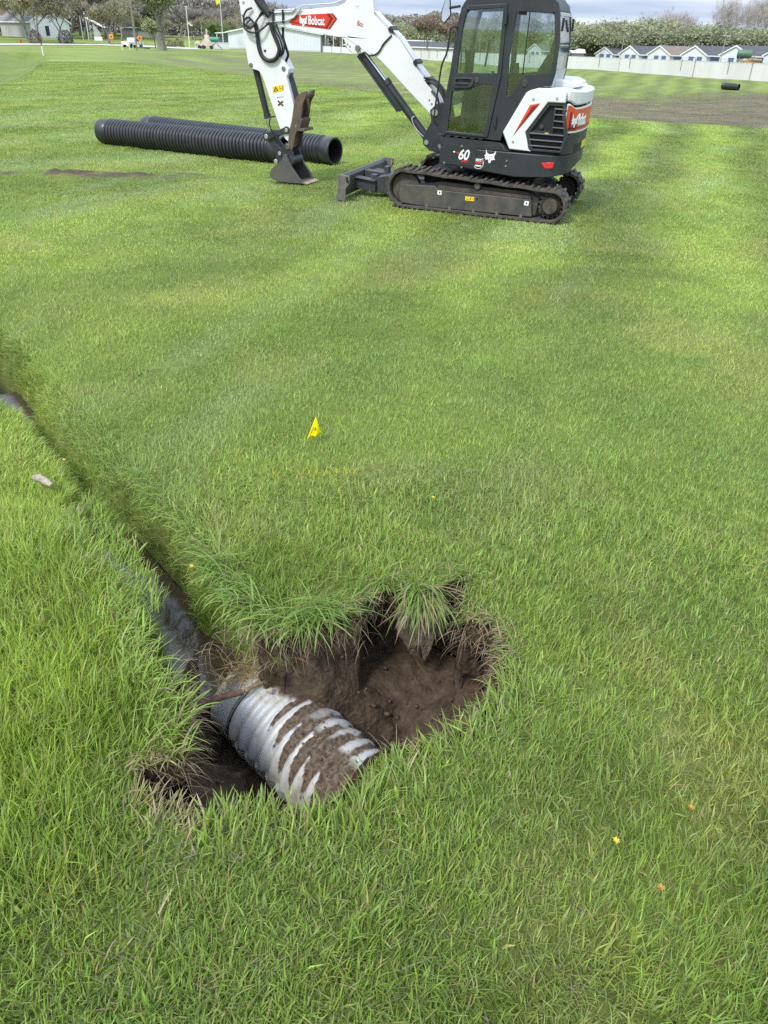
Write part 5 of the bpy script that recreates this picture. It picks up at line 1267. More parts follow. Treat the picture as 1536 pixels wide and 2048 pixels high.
# hoses at the elbow
mb = MB(); hy = DY1+.03
mb.curve([(3.86,hy,2.15),(3.835,hy,2.0),(3.825,hy,1.87),(3.78,hy,1.74),(3.70,hy,1.685),(3.64,hy,1.675),(3.55,hy,1.70),(3.49,hy,1.77),(3.475,hy,1.85),(3.53,hy,1.97),(3.575,hy,2.06),(3.60,hy,2.16)], .030, 10)
mb.build('large_hose', HOSE, dip, 45)
mb = MB()
mb.curve([(3.56,hy+.01,2.16),(3.51,hy+.02,2.06),(3.45,hy+.02,1.97),(3.41,hy+.02,1.86),(3.44,hy,1.76)], .013, 8)
mb.curve([(3.52,hy-.02,2.15),(3.45,hy-.01,2.02),(3.39,hy,1.90),(3.40,hy,1.80),(3.46,hy-.02,1.74)], .013, 8)
mb.curve([(3.45,-.20,2.12),(3.44,-.18,1.98),(3.40,-.18,1.86),(3.37,-.18,1.76),(3.42,-.18,1.66)], .020, 8)
mb.curve([(3.70,hy,2.29),(3.78,hy+.04,2.22),(3.86,hy+.05,2.12),(3.95,hy+.05,2.08),(4.02,hy+.03,2.12),(4.04,hy+.02,2.22),(3.98,hy+.02,2.31),(3.90,hy,2.34)], .014, 8)
mb.curve([(3.62,hy,2.17),(3.76,hy+.05,2.06),(3.90,hy+.06,2.03),(4.02,hy+.05,2.08),(4.035,hy+.03,2.17),(3.95,hy+.03,2.22),(3.86,hy,2.13)], .014, 8)
mb.curve([(3.56,hy,2.30),(3.70,hy+.03,2.31),(3.80,hy+.04,2.20),(3.90,hy+.05,2.10),(3.99,hy+.04,2.13),(3.94,hy,2.19)], .012, 8)
build_each(mb, 'elbow_hose', HOSE, dip, 45)
mb = MB(); mb.curve([(3.62,.0+DY1+.02,2.25),(3.78,DY1+.05,2.42),(3.88,DY1+.05,2.60),(3.92,DY1+.04,2.80)], .045, 10); mb.curve([(3.66,DY1-.10,2.25),(3.80,DY1-.1,2.44),(3.86,DY1-.1,2.62),(3.9,DY1-.1,2.82)], .04, 10); build_each(mb, 'hose_sleeve', HOSE, dip, 45)
# arm cylinder above the boom
mb = MB(); mb.cyl((2.16, cyY, 2.60), (2.95, cyY, 2.72), .055, 20); ac = mb.build('arm_cylinder', BLACK, EX, 40)
mb = MB(); mb.cyl((2.95, cyY, 2.72), (4.05, cyY, 2.86), .03, 16); mb.build('cylinder_rod', STEEL, ac, 40)
# thumb cylinder (inside face of the dipper) and bucket cylinder
mb = MB(); mb.cyl((3.42, cyY, 1.58), (3.26, cyY, 1.12), .055, 20); mb.cyl((3.40, cyY, 1.60), (3.44, cyY, 1.56), .06, 16); tcy = mb.build('thumb_cylinder', BLACK, EX, 40)
mb = MB(); mb.cyl((3.26, cyY, 1.12), (3.22, cyY, .98), .03, 16); mb.build('cylinder_rod', STEEL, tcy, 40)
by_ = -.245
mb = MB(); mb.cyl((3.985, by_, 1.60), (3.80, by_, .88), .050, 20); mb.cyl((3.81, by_, .93), (3.795, by_, .865), .058, 20); bcy = mb.build('bucket_cylinder', BLACK, EX, 40, bevel=.003)
mb = MB(); mb.cyl((3.80, by_, .88), (3.765, by_, .62), .028, 16); mb.build('cylinder_rod', STEEL, bcy, 40)
mb = MB(); mb.curve([(3.84,by_+.06,1.25),(3.80,by_+.065,1.05),(3.79,by_+.065,.98)], .008, 6); mb.curve([(3.60,DY1+.01,.92),(3.66,DY1+.05,.90),(3.68,DY1+.06,.80),(3.62,DY1+.04,.66),(3.56,DY1+.02,.60)], .011, 8); build_each(mb, 'cylinder_tube', HOSE, bcy, 45)
# linkage
def link(mb, a, b, ra, rb, wd, y0, y1):
    a, b = Vector((a[0], 0, a[1])), Vector((b[0], 0, b[1])); d = (b-a).normalized(); n_ = Vector((-d.z, 0, d.x))
    aa = math.degrees(math.atan2(d.z, d.x)); P = arc(a.x, a.z, ra, aa+60, aa+300, 10)+[((a+b)/2-n_*wd)]+arc(b.x, b.z, rb, aa-120, aa+120, 10)+[((a+b)/2+n_*wd)]
    mb.prism([(p.x, p.z) if isinstance(p, Vector) else p for p in P], y0, y1)
mb = MB(); link(mb, (3.765,.62), (3.40,.735), .065, .055, .030, -.125, -.095); link(mb, (3.765,.62), (3.40,.735), .065, .055, .030, -.395, -.365); lk = mb.build('bucket_link', BLACK, EX, 35, bevel=.004)
mb = MB()
for y in (-.15, -.34): mb.prism([(3.80,.60),(3.74,.66),(3.66,.58),(3.60,.50),(3.52,.44),(3.50,.34),(3.60,.36),(3.66,.42),(3.72,.50)], y-.018, y+.018)
build_each(mb, 'curved_link', BLACK, lk, 35, bevel=.004)
mb = MB()
for x, z, r in ((3.765,.62,.035),(3.40,.735,.03),(3.395,.50,.035),(3.535,.385,.03),(3.61,.26,.035)): mb.cyl((x, -.41, z), (x, -.085, z), r, 16); 
build_each(mb, 'link_pin', mat('pin_zinc', (.55, .55, .53), .35, .8), lk, 40, bevel=.004)
mb = MB(); mb.prism([(3.42,.56),(3.36,.52),(3.30,.40),(3.27,.30),(3.36,.25),(3.50,.27),(3.62,.22),(3.66,.27),(3.58,.36),(3.54,.44)], -.135, -.105); mb.prism([(3.42,.56),(3.36,.52),(3.30,.40),(3.27,.30),(3.36,.25),(3.50,.27),(3.62,.22),(3.66,.27),(3.58,.36),(3.54,.44)], -.395, -.365)
mb.box((3.36,-.365,.28),(3.56,-.135,.36)); mb.cyl((3.33,-.43,.30),(3.33,-.06,.30),.065,20); mb.build('quick_coupler', BLACK, lk, 35, bevel=.006)
# bucket
shell = [(3.40,.385),(3.47,.285),(3.57,.215),(3.645,.155),(3.69,.09),(3.69,.045),(3.65,.01),(3.56,-.02),(3.35,-.025),(3.10,-.018)]
inn = [(3.10,-.006),(3.34,-.010),(3.54,.0),(3.63,.03),(3.665,.06),(3.665,.085),(3.625,.14),(3.555,.195),(3.455,.265),(3.38,.375)]
mb = MB(); mb.prism(shell+inn, -.49, -.035); bk = mb.build('bucket', BGREY, EX, 30, bevel=.003)
sidep = [(3.41,.395),(3.385,.395),(3.305,.26),(3.285,.21),(3.20,.11),(3.10,-.02),(3.35,-.028),(3.56,-.023),(3.655,.008),(3.695,.045),(3.695,.092),(3.65,.16),(3.575,.222),(3.475,.292)]
for y0 in (-.035, -.512):
    mb = MB(); mb.prism(sidep, y0, y0+.022); mb.prism([(3.305,.26),(3.335,.245),(3.315,.205),(3.24,.10),(3.155,-.018),(3.10,-.02),(3.20,.11),(3.285,.21)], y0-.012, y0+.034); mb.build('bucket_side', BGREY, bk, 30, bevel=.003)
mb = MB(); mb.prism([(3.10,-.022),(3.03,-.028),(3.10,-.006)], -.50, -.025); mb.build('cutting_edge', mat('worn_edge', (.34, .26, .17), .5, .4, var=.4, vscale=12), bk)
# thumb
tn = [(3.42,.50),(3.385,.545),(3.36,.70),(3.30,.90),(3.255,1.12),(3.21,1.22),(3.12,1.285),(3.03,1.305),(3.045,1.22),(3.10,1.14),(3.125,1.0),(3.15,.88),(3.16,.78),(3.23,.72),(3.255,.66),(3.28,.52),(3.31,.46),(3.38,.45)]
for y0 in (-.13, -.42):
    mb = MB(); mb.prism(tn, y0, y0+.03)
    th_ = mb.build('thumb' if y0 > -.2 else 'thumb_plate', RUST, EX if y0 > -.2 else th_, 30, bevel=.005)
th_ = [c for c in EX.children if c.name.startswith('thumb') and 'cyl' not in c.name][0]
mb = MB(); mb.obox((3.175, -.26, .83), (.03, 0, -.085), (0, .165, 0), (.03, 0, .011)); mb.obox((3.13, -.26, .76), (.05, 0, .0), (0, .165, 0), (0, 0, .02))
mb.obox((3.22, -.26, 1.02), (.035, 0, -.16), (0, .14, 0), (.012, 0, .003)); mb.cyl((3.10, -.40, 1.235), (3.10, -.12, 1.235), .045, 18); mb.obox((3.33, -.26, .60), (.02, 0, -.10), (0, .14, 0), (.01, 0, .002))
mb.build('thumb_web', RUST, th_, 35, bevel=.006)
mb = MB(); mb.cyl((3.39, -.44, .50), (3.39, -.085, .50), .04, 18); mb.cyl((3.235, -.42, .80), (3.235, -.098, .80), .022, 12); build_each(mb, 'thumb_pin', BOLT, th_, 40, bevel=.004)

# ------------------------------------------------------------------ trees
BARKM = mat('bark_grey', (.28, .26, .235), .9, var=.4, vscale=3)  # pale barks, twigs and leaves carry distance haze in their colours
BARKD = mat('bark_dark', (.085, .072, .062), .9, var=.4, vscale=3)
BARKL = mat('bark_pale', (.27, .24, .21), .9, var=.35, vscale=3)
TWIG = mat('twig_grey', (.33, .30, .27), .9, var=.4, vscale=.6)
TWIGR = mat('twig_reddish', (.29, .215, .175), .9, var=.4, vscale=.6)
TWIGP = mat('twig_pale', (.42, .38, .34), .9, var=.35, vscale=.6)
L_OLIVE = leafy('budding_olive', (.36, .345, .19), .35, .02)
L_GREEN = leafy('spring_green', (.36, .40, .21), .35, .02)  # greyed and lightened, haze put into the colour
L_MID = leafy('mid_green', (.30, .33, .19), .35, .02)
L_DARK = leafy('dark_green', (.085, .115, .055), .3, .03)
L_BROWN = leafy('budding_brown', (.23, .185, .125), .3, .02)

def tree(name, label, seed, H, trunk_h, spread, tips_levels=4, twig=TWIG, leaf=None, nleaf=0, leaf_sz=.3, bark=BARKM, trunk_r=None, up=.35, nb=3, stems=1, twigs=9, twig_l=1.1, twig_w=.035, clump=.8, group=None):
    rnd = random.Random(seed)
    root = empty(name); tag(root, label, 'tree', group)
    tr = MB(); tips = []; mids = []
    def seg(p, d, L, r, lev):
        q = p; pts = [p]; rs = [r]
        k = 3
        for i in range(k):
            d = (d+Vector((rnd.uniform(-.16, .16), rnd.uniform(-.16, .16), rnd.uniform(-.05, .12)))).normalized()
            q = q+d*(L/k); pts.append(q); rs.append(r*(1-.38*(i+1)/k))
        tr.tube(pts, rs, 7 if lev < 1 else 4, cap=False)
        if lev >= 2: mids.extend(pts[1:])
        if lev >= tips_levels: tips.append((q, d)); return
        n = nb+(1 if rnd.random() < .4 else 0)
        for i in range(n):
            a = 2*math.pi*(i+rnd.random()*.7)/n; tilt = rnd.uniform(.35, .85)*spread
            u = d.cross(Vector((.3, .2, 1))); u = u.normalized() if u.length > 1e-3 else Vector((1, 0, 0)); v = d.cross(u)
            nd_ = (d*math.cos(tilt)+(u*math.cos(a)+v*math.sin(a))*math.sin(tilt)+Vector((0, 0, up*.4))).normalized()
            f = rnd.uniform(.62, .84)
            start = pts[-1] if i < 2 else pts[rnd.choice((2, 3))]
            seg(start, nd_, L*f, rs[-1]*rnd.uniform(.62, .8), lev+1)
    r0_ = trunk_r or H*.022
    for s in range(stems):
        a = 2*math.pi*s/stems+rnd.random(); lean = 0 if stems == 1 else .22
        seg(Vector((math.cos(a)*r0_*(stems > 1), math.sin(a)*r0_*(stems > 1), -.3)), Vector((math.cos(a)*lean, math.sin(a)*lean, 1)).normalized(), trunk_h, r0_, 0)
    top = max(t_[0].z for t_ in tips); k = H/top
    tr.v = [(x*k, y*k, z*k) for x, y, z in tr.v]
    tr.build('trunk', bark, root, 60)
    cr_ = MB(); mats_ = [twig]+([leaf] if leaf else [])
    P = [(t_*k, d) for t_, d in tips]+[(m_*k, Vector((rnd.uniform(-1, 1), rnd.uniform(-1, 1), .8)).normalized()) for m_ in mids if rnd.random() < .6]
    for p, d in P:
        for i in range(twigs):
            dd = (d+Vector((rnd.gauss(0, .6), rnd.gauss(0, .6), rnd.gauss(.15, .5)))).normalized(); L = twig_l*rnd.uniform(.5, 1.2)
            s = dd.cross(Vector((rnd.gauss(0, 1), rnd.gauss(0, 1), rnd.gauss(0, 1)))).normalized()*twig_w
            a = p+Vector((rnd.gauss(0, .15), rnd.gauss(0, .15), rnd.gauss(0, .15))); cr_.add([a-s, a+s, a+dd*L], [(0, 1, 2)])
    if leaf:
        cr_.cur = 1; 
        for i in range(nleaf):
            p, d = P[rnd.randrange(len(P))]
            c = p+Vector((rnd.gauss(0, clump), rnd.gauss(0, clump), rnd.gauss(0, clump*.8))); s = leaf_sz*rnd.uniform(.5, 1.3)
            a = Vector((rnd.gauss(0, 1), rnd.gauss(0, 1), rnd.gauss(0, 1))).normalized(); b_ = a.cross(Vector((rnd.gauss(0, 1), rnd.gauss(0, 1), rnd.gauss(0, 1)))).normalized()
            cr_.add([c-a*s, c-b_*s*.6, c+a*s, c+b_*s*.6], [(0, 1, 2, 3)])
    me = bpy.data.meshes.new('crown'); me.from_pydata(cr_.v, [], cr_.f)
    for mm in mats_: me.materials.append(mm)
    me.polygons.foreach_set('material_index', cr_.mi); me.update()
    o = bpy.data.objects.new('crown', me); COL.objects.link(o); o.parent = root
    return root

def hit(px, py, y0=8, y1=700):
    """where the sight line through a photo pixel meets the ground"""
    Ys = np.concatenate([np.arange(y0, 60, .25), np.arange(60, y1, 1.0)]); v = F_+RGT*((px-768)/1479)-UPP*((py-1024)/1479)
    xs, zs = v.x/v.y*Ys, CAM_H+v.z/v.y*Ys; below = zs < lawn_z(xs, Ys)
    i = int(np.argmax(below)) if below.any() else len(Ys)-1
    return Vector((xs[i], Ys[i], float(lawn_z(xs[i:i+1], Ys[i:i+1])[0])))
def on(px, Y, dz=0.0):
    """ground point in the sight plane of a pixel column, at depth Y"""
    p = bgp(px, 74+(px-112)*.0358, Y); return Vector((p.x, Y, lz(p.x, Y)+dz))
def place(proto, first, p, s, rz, label=None, sxy=1.0):
    o = proto if first else copy_tree(proto)
    o.location = p; o.scale = (s*sxy, s*sxy, s); o.rotation_euler = (0, 0, rz)
    if label: o['label'] = label
    return o
used_ = set()
def grow(proto, px, Y, py_top, label=None, sxy=1.0):
    """stand a tree at depth Y so that its top reaches the given height"""
    p = on(px, Y, -.1); h = bgp(px, py_top, Y).z-p.z
    f = proto.name not in used_; used_.add(proto.name)
    return place(proto, f, p, h/10, random.uniform(0, 6.3), label, sxy)
WOOD = 'trees of the wood behind the buildings'
WALLT = 'trees behind the storage units'
T_BARE = tree('bare_tree', 'tall grey leafless tree in the hazy wood beyond the road', 3, 10, 3.0, .85, 4, TWIG, L_BROWN, 700, .16, BARKM, up=.5, twigs=12, twig_l=1.0, group=WOOD)
T_BARE2 = tree('bare_tree', 'slim leafless tree rising above the green thicket behind the storage units', 5, 10, 3.6, .55, 4, TWIGP, None, 0, .2, BARKL, up=.9, twigs=2, twig_l=1.0, twig_w=.016, stems=2, trunk_r=.10, group=WALLT)
T_OLIVE = tree('budding_tree', 'rounded olive tree just coming into leaf beyond the road', 8, 10, 2.2, .95, 4, TWIG, L_OLIVE, 3400, .20, BARKM, up=.3, twigs=8, clump=.6, group=WOOD)
T_GREEN = tree('bushy_tree', 'bushy green tree in the thicket behind the storage units', 12, 10, 1.5, 1.0, 4, TWIG, L_GREEN, 3800, .28, BARKM, up=.2, twigs=5, clump=.75, group=WALLT)
T_MID = tree('bushy_tree', 'darker green tree in the thicket behind the storage units', 17, 10, 1.3, 1.05, 4, TWIG, L_MID, 4200, .30, BARKM, up=.15, twigs=5, clump=.8, group=WALLT)
T_RED = tree('budding_tree', 'reddish brown budding tree behind the storage units', 23, 10, 2.4, .8, 4, TWIGR, L_BROWN, 1300, .2, BARKM, up=.4, twigs=11, group=WALLT)

# wood on the left, beyond the road and the houses
rt = random.Random(4)
for px, Y, top in [(-40,250,-90),(-8,222,-70),(18,262,-60),(40,236,-75),(62,268,-58),(88,245,-70),(112,275,-60),(135,250,-75),(160,280,-60),(178,256,-78),(200,285,-50),(215,262,-60),(-25,290,-60),(70,292,-80),(150,300,-70),(228,300,-20),(100,305,-66),(28,305,-64)]:
    grow(T_BARE, px+rt.uniform(-5, 5), Y, top, sxy=1.25)
for px, Y, top in [(248,290,-6),(266,300,10),(285,282,18),(300,295,10),(345,290,26),(362,300,16),(385,286,22),(404,300,18),(424,290,24),(444,306,18),(466,296,12),(488,310,14),(505,298,10),(530,310,8),(556,300,16),(580,312,20),(604,300,26),(628,312,22),(655,300,24),(682,312,26)]:
    grow(T_BARE, px+rt.uniform(-4, 4), Y, top+rt.uniform(-4, 4), 'grey brown leafless tree in the wood behind the white warehouse', 1.3)
for px, Y, top, lab in [(72,196,-40,'tall budding tree standing in front of the grey walled house'),(125,198,-22,'broad budding tree to the right of the grey walled house'),(218,205,-4,'large rounded olive tree beside the left orange road sign'),(243,235,2,'olive tree behind the leaning line of utility poles'),(56,206,-34,'thin budding tree at the left corner of the grey walled house')]:
    grow(T_OLIVE, px, Y, top, lab, 1.05)
for px, Y, top in [(232,288,20),(274,275,32),(330,270,40),(392,280,36),(436,284,30),(500,282,22),(452,268,40)]:
    grow(T_OLIVE, px, Y, top, 'olive green budding tree at the edge of the wood behind the warehouse', 1.2)
# thicket behind the storage units
for i in range(36):
    px = 690+i*24.5+rt.uniform(-7, 7); Y = (245 if px < 900 else 205 if px < 1150 else 172)+rt.uniform(-10, 22)
    top = 54+rt.uniform(-13, 13)-(8 if 800 < px < 900 else 0)+(4 if px > 1400 else 0)
    grow(T_GREEN if i % 3 else T_MID, px, Y, top, None, 1.35)
for i in range(24):
    px = 1140+i*18+rt.uniform(-6, 6); grow(T_MID, px, 160+rt.uniform(-3, 6), 66+rt.uniform(-5, 6), 'low dark green tree along the back of the storage units', 1.5)
for i, (px, top) in enumerate([(1300,26),(1318,20),(1335,22),(1352,28),(1428,18),(1446,2),(1462,-8),(1480,2),(1498,10),(1516,-4),(1536,-12),(1556,0),(1190,44),(1168,50),(1270,44),(1002,20),(1030,14),(1060,18),(1084,10),(940,36),(965,30)]):
    grow(T_BARE2, px, 185+rt.uniform(-8, 14), top, None, 1.0)
for px, top in ((1206, 42), (1180, 46), (858, 28), (893, 40)):
    grow(T_RED, px, 190, top, None, 1.2)
# far woods closing the horizon, haze carried by their pale colours
def far_wood(name, pts, h, n, m, label, thick=14, sz=(.3, .9)):
    g_ = np.random.default_rng(n); f = g_.random(n)*(len(pts)-1); k = f.astype(int); u = f-k; A = np.array(pts, float); P = A[k]*(1-u)[:, None]+A[k+1]*u[:, None]
    x = P[:, 0]; y = P[:, 1]+g_.uniform(0, thick, n); hh = h*(.62+.65*fbm(x*.07, y*.04, 3, 3))
    c = np.stack([x, y, lawn_z(x.copy(), y.copy())+hh*(1-g_.random(n)**1.3)], 1); s = g_.uniform(*sz, (n, 1))
    a = g_.normal(size=(n, 3)); a /= np.linalg.norm(a, axis=1)[:, None]; b = np.cross(a, g_.normal(size=(n, 3))); b /= np.linalg.norm(b, axis=1)[:, None]
    V = np.stack([c-a*s, c-b*s*.6, c+a*s, c+b*s*.6], 1).reshape(-1, 3)
    o = np_mesh(name, V, [np.arange(4*n).reshape(-1, 4)], [m]); tag(o, label, 'woods', None, 'stuff'); return o
far_wood('far_woods', [(-250,300),(-180,318),(-110,325),(-40,330),(30,318)], 12, 60000, leafy('far_wood_grey', (.34, .315, .285), .2, .0), 'hazy grey brown wood closing the view behind the houses')
far_wood('far_woods', [(-10,285),(30,250),(75,215),(110,190),(150,150)], 5.5, 26000, leafy('far_wood_green', (.28, .315, .18), .3, .0), 'green scrub closing the view behind the storage units', 10)

# the big lawn tree
p = hit(325, 101); s_ = (p-Vector((0, 0, CAM_H))).length
big = tree('shade_tree', 'big shade tree with a thick forked trunk on the far lawn', 31, 10, 2.4, .85, 5, TWIG, L_MID, 11000, .17, BARKM, trunk_r=.66, up=.25, nb=2, twigs=4, twig_l=.6, clump=.6)
Hh = bgp(325, -55, p.y).z-p.z; place(big, True, p+Vector((0, 0, -.05)), Hh/10, 1.0)
small = tree('young_tree', 'small bright green tree just left of the big shade tree', 37, 10, 2.6, .8, 3, TWIG, L_GREEN, 2600, .34, BARKD, trunk_r=.16, clump=.8)
p = hit(312, 96.5); place(small, True, p, (bgp(312, 42, p.y).z-p.z)/10, .4, None, 1.1)
con = tree('conifer', 'dark narrow conifer between the poles left of the big shade tree', 41, 10, 8.5, .5, 2, L_DARK, L_DARK, 2600, .4, BARKD, up=-.1, clump=.9)
p = on(302, 262); place(con, True, p, (bgp(302, 22, 262).z-p.z)/10, .4)
bright = tree('bushy_tree', 'bright green bush left of the flagpole', 43, 10, 1.6, 1.0, 4, TWIG, leafy('fresh_green', (.14, .22, .04), .35, .02), 4200, .35, BARKM, clump=.8)
p = on(431, 250); place(bright, True, p, (bgp(431, 48, 250).z-p.z)/10, .4, None, 1.3)
def bush(px, py, top, wd, label, m, seed, n=900):
    p = hit(px, py); root = empty('shrub', p); tag(root, label, 'shrub', 'shrubs by the big shade tree'); rn = random.Random(seed)
    h = bgp(px, top, p.y).z-p.z; mb = MB(); st = MB()
    for k in range(7):
        a = rn.uniform(0, 6.3); st.tube([(0, 0, -.1), (math.cos(a)*wd*.3, math.sin(a)*wd*.3, h*.6)], [.05, .02], 5)
    for i in range(n):
        t_, f = rn.uniform(0, 2*math.pi), rn.uniform(-.1, 1); r = wd*.5*math.sqrt(max(0, 1-(f-.35)**2/.5))*(.75+.35*vnoise(t_*2, f*4, seed))*rn.uniform(.6, 1)
        c = Vector((math.cos(t_)*r, math.sin(t_)*r, h*max(.02, f)*(.85+.2*vnoise(t_*1.5, 0, seed)))); s = rn.uniform(.08, .2)
        A = Vector((rn.gauss(0, 1), rn.gauss(0, 1), rn.gauss(0, 1))).normalized(); B = A.cross(Vector((rn.gauss(0, 1), rn.gauss(0, 1), rn.gauss(0, 1)))).normalized()
        mb.add([c-A*s, c-B*s*.6, c+A*s, c+B*s*.6], [(0, 1, 2, 3)])
    st.build('stem', BARKD, root); mb.build('foliage', m, root)
bush(344, 93, 79, 2.6, 'rounded olive bush to the right of the big shade tree', L_OLIVE, 1); bush(358, 92, 77, 2.8, 'larger olive bush between the shade tree and the white light pole', L_OLIVE, 2); bush(365, 94.5, 88.5, 1.1, 'low dark shrub at the foot of the white light pole', L_MID, 3, 500)
bush(338, 93.5, 88, 1.3, 'small shrub tucked behind the big trunk', L_MID, 5, 500)
for px, py, top, wd, lab, sd_ in ((72, 86.5, 58, 3.2, 'tangled grey shrub in front of the grey house wall', 7), (133, 86, 60, 4.2, 'wide leafless shrub in front of the white garage gable', 8)):
    bush(px, py, top, wd, lab, mat('twig_grey', (.33, .30, .27)), sd_, 1500)

# ------------------------------------------------------------------ road
lo = [hit(px, py) for px, py in ((-160,91.5),(-60,91),(0,91),(100,91),(200,91.6),(255,93.2),(330,97),(400,99.5))]
hi = [hit(px, py) for px, py in ((-160,87.8),(-60,87.4),(0,87.5),(100,87.6),(200,88.2),(255,89.6),(330,93.8),(400,96.6))]
mb = MB(); vs = []; fs = []
nsub = 8; LO = []; HI = []
for i in range(len(lo)-1):
    for k in range(nsub): LO.append(lo[i].lerp(lo[i+1], k/nsub)); HI.append(hi[i].lerp(hi[i+1], k/nsub))
LO.append(lo[-1]); HI.append(hi[-1]); NR = 5
for a, b in zip(LO, HI):
    for k in range(NR):
        p = a.lerp(b, k/(NR-1)); vs.append((p.x, p.y, lz(p.x, p.y)+.07))
for i in range(len(LO)-1):
    for k in range(NR-1): fs.append((i*NR+k, i*NR+k+1, (i+1)*NR+k+1, (i+1)*NR+k))
mb.add(vs, fs); tag(mb.build('road', mat('road_concrete', (.50, .47, .42), .9, var=.25, vscale=.3)), 'pale concrete road', None, None, 'structure')
mb = MB()
vs = [hit(px, py)+Vector((0, 0, .25)) for px, py in ((150,86.5),(300,88),(232,81.5),(170,78.5))]

# ------------------------------------------------------------------ the white boundary wall and what stands behind it
FW = mat('wall_offwhite', (.66, .665, .65), .75, var=.10, vscale=.35, stretch=(1, 1, .25))
SEAM = mat('wall_seam', (.40, .41, .40), .8)
def wall_pt(s):
    acc = 0
    for (x0, y0), (x1, y1) in zip(FENCE[:-1], FENCE[1:]):
        L = math.hypot(x1-x0, y1-y0)
        if s <= acc+L: f = (s-acc)/L; return Vector((x0+(x1-x0)*f, y0+(y1-y0)*f, 0)), Vector(((x1-x0)/L, (y1-y0)/L, 0))
        acc += L
    return Vector((x1, y1, 0)), Vector(((x1-x0)/L, (y1-y0)/L, 0))
WL = sum(math.hypot(b[0]-a[0], b[1]-a[1]) for a, b in zip(FENCE[:-1], FENCE[1:]))
TOPZ = 1.86
root = empty('boundary_wall', wall_pt(60)[0]); tag(root, 'long off-white panelled boundary wall across the far lawn', 'wall')
o0 = Vector(root.location); s = 0; k = 0; rw = random.Random(2)
while s < WL-.5:
    e_ = min(s+2.95, WL); a, d = wall_pt(s); b, _ = wall_pt(e_); nrm = Vector((d.y, -d.x, 0)); nrm = nrm if nrm.x < 0 or nrm.y < 0 else -nrm
    za, zb_ = lz(a.x, a.y)-.25, lz(b.x, b.y)-.25; j = rw.uniform(-.012, .012)
    mb = MB(); q = [a-o0+d*.012, b-o0-d*.012]; off = nrm*(.05+j)
    mb.add([q[0]+off+Vector((0, 0, za)), q[1]+off+Vector((0, 0, zb_)), q[1]+off+Vector((0, 0, TOPZ+j)), q[0]+off+Vector((0, 0, TOPZ+j)), q[0]-nrm*.05+Vector((0, 0, za)), q[1]-nrm*.05+Vector((0, 0, zb_)), q[1]-nrm*.05+Vector((0, 0, TOPZ+j)), q[0]-nrm*.05+Vector((0, 0, TOPZ+j))],
           [(0, 1, 2, 3), (7, 6, 5, 4), (3, 2, 6, 7), (0, 3, 7, 4), (1, 5, 6, 2)])
    mb.build('wall_panel', FW, root); s = e_; k += 1
mb = MB(); a, d = wall_pt(0)
pp = [wall_pt(x)[0]-o0 for x in np.linspace(0, WL, 60)]
for P0_, P1_ in zip(pp[:-1], pp[1:]): mb.bar(P0_+Vector((.045, .03, TOPZ*.5)), P1_+Vector((.045, .03, TOPZ*.5)), .02, TOPZ-.05)
mb.build('wall_backing', SEAM, root)
# barbed wire on leaning posts
br = empty('barbed_wire_fence', wall_pt(40)[0]); tag(br, 'rusty barbed wire strung on leaning steel posts along the white wall', 'fence'); o1 = Vector(br.location)
PST = mat('post_steel', (.20, .19, .18), .7, .4)
for px in (1508, 1462, 1394, 1365, 1261, 1200, 1120, 1060, 1010, 960, 920, 895, 875, 858, 843):
    best = min(np.linspace(0, WL, 400), key=lambda s: abs((lambda p: (bgp(px, 120, p.y).x-p.x))(wall_pt(s)[0])))
    p, d = wall_pt(best); p = p-o1+Vector((-.10, -.06, 0)); z0 = lz(p.x+o1.x, p.y+o1.y)
    mb = MB(); mb.tube([p+Vector((0, 0, z0 if px in (1394, 1508) else .6)), p+Vector((0, 0, TOPZ+.05)), p+Vector((-.32, -.10, TOPZ+.42))], .035, 6); mb.build('post', PST, br)
mb = MB()
for k in range(3):
    mb.tube([q+o0-o1+Vector((-.12-.10*k, -.07-.03*k, TOPZ+.10+.13*k)) for q in pp], .008, 4)
mb.build('wire', PST, br)

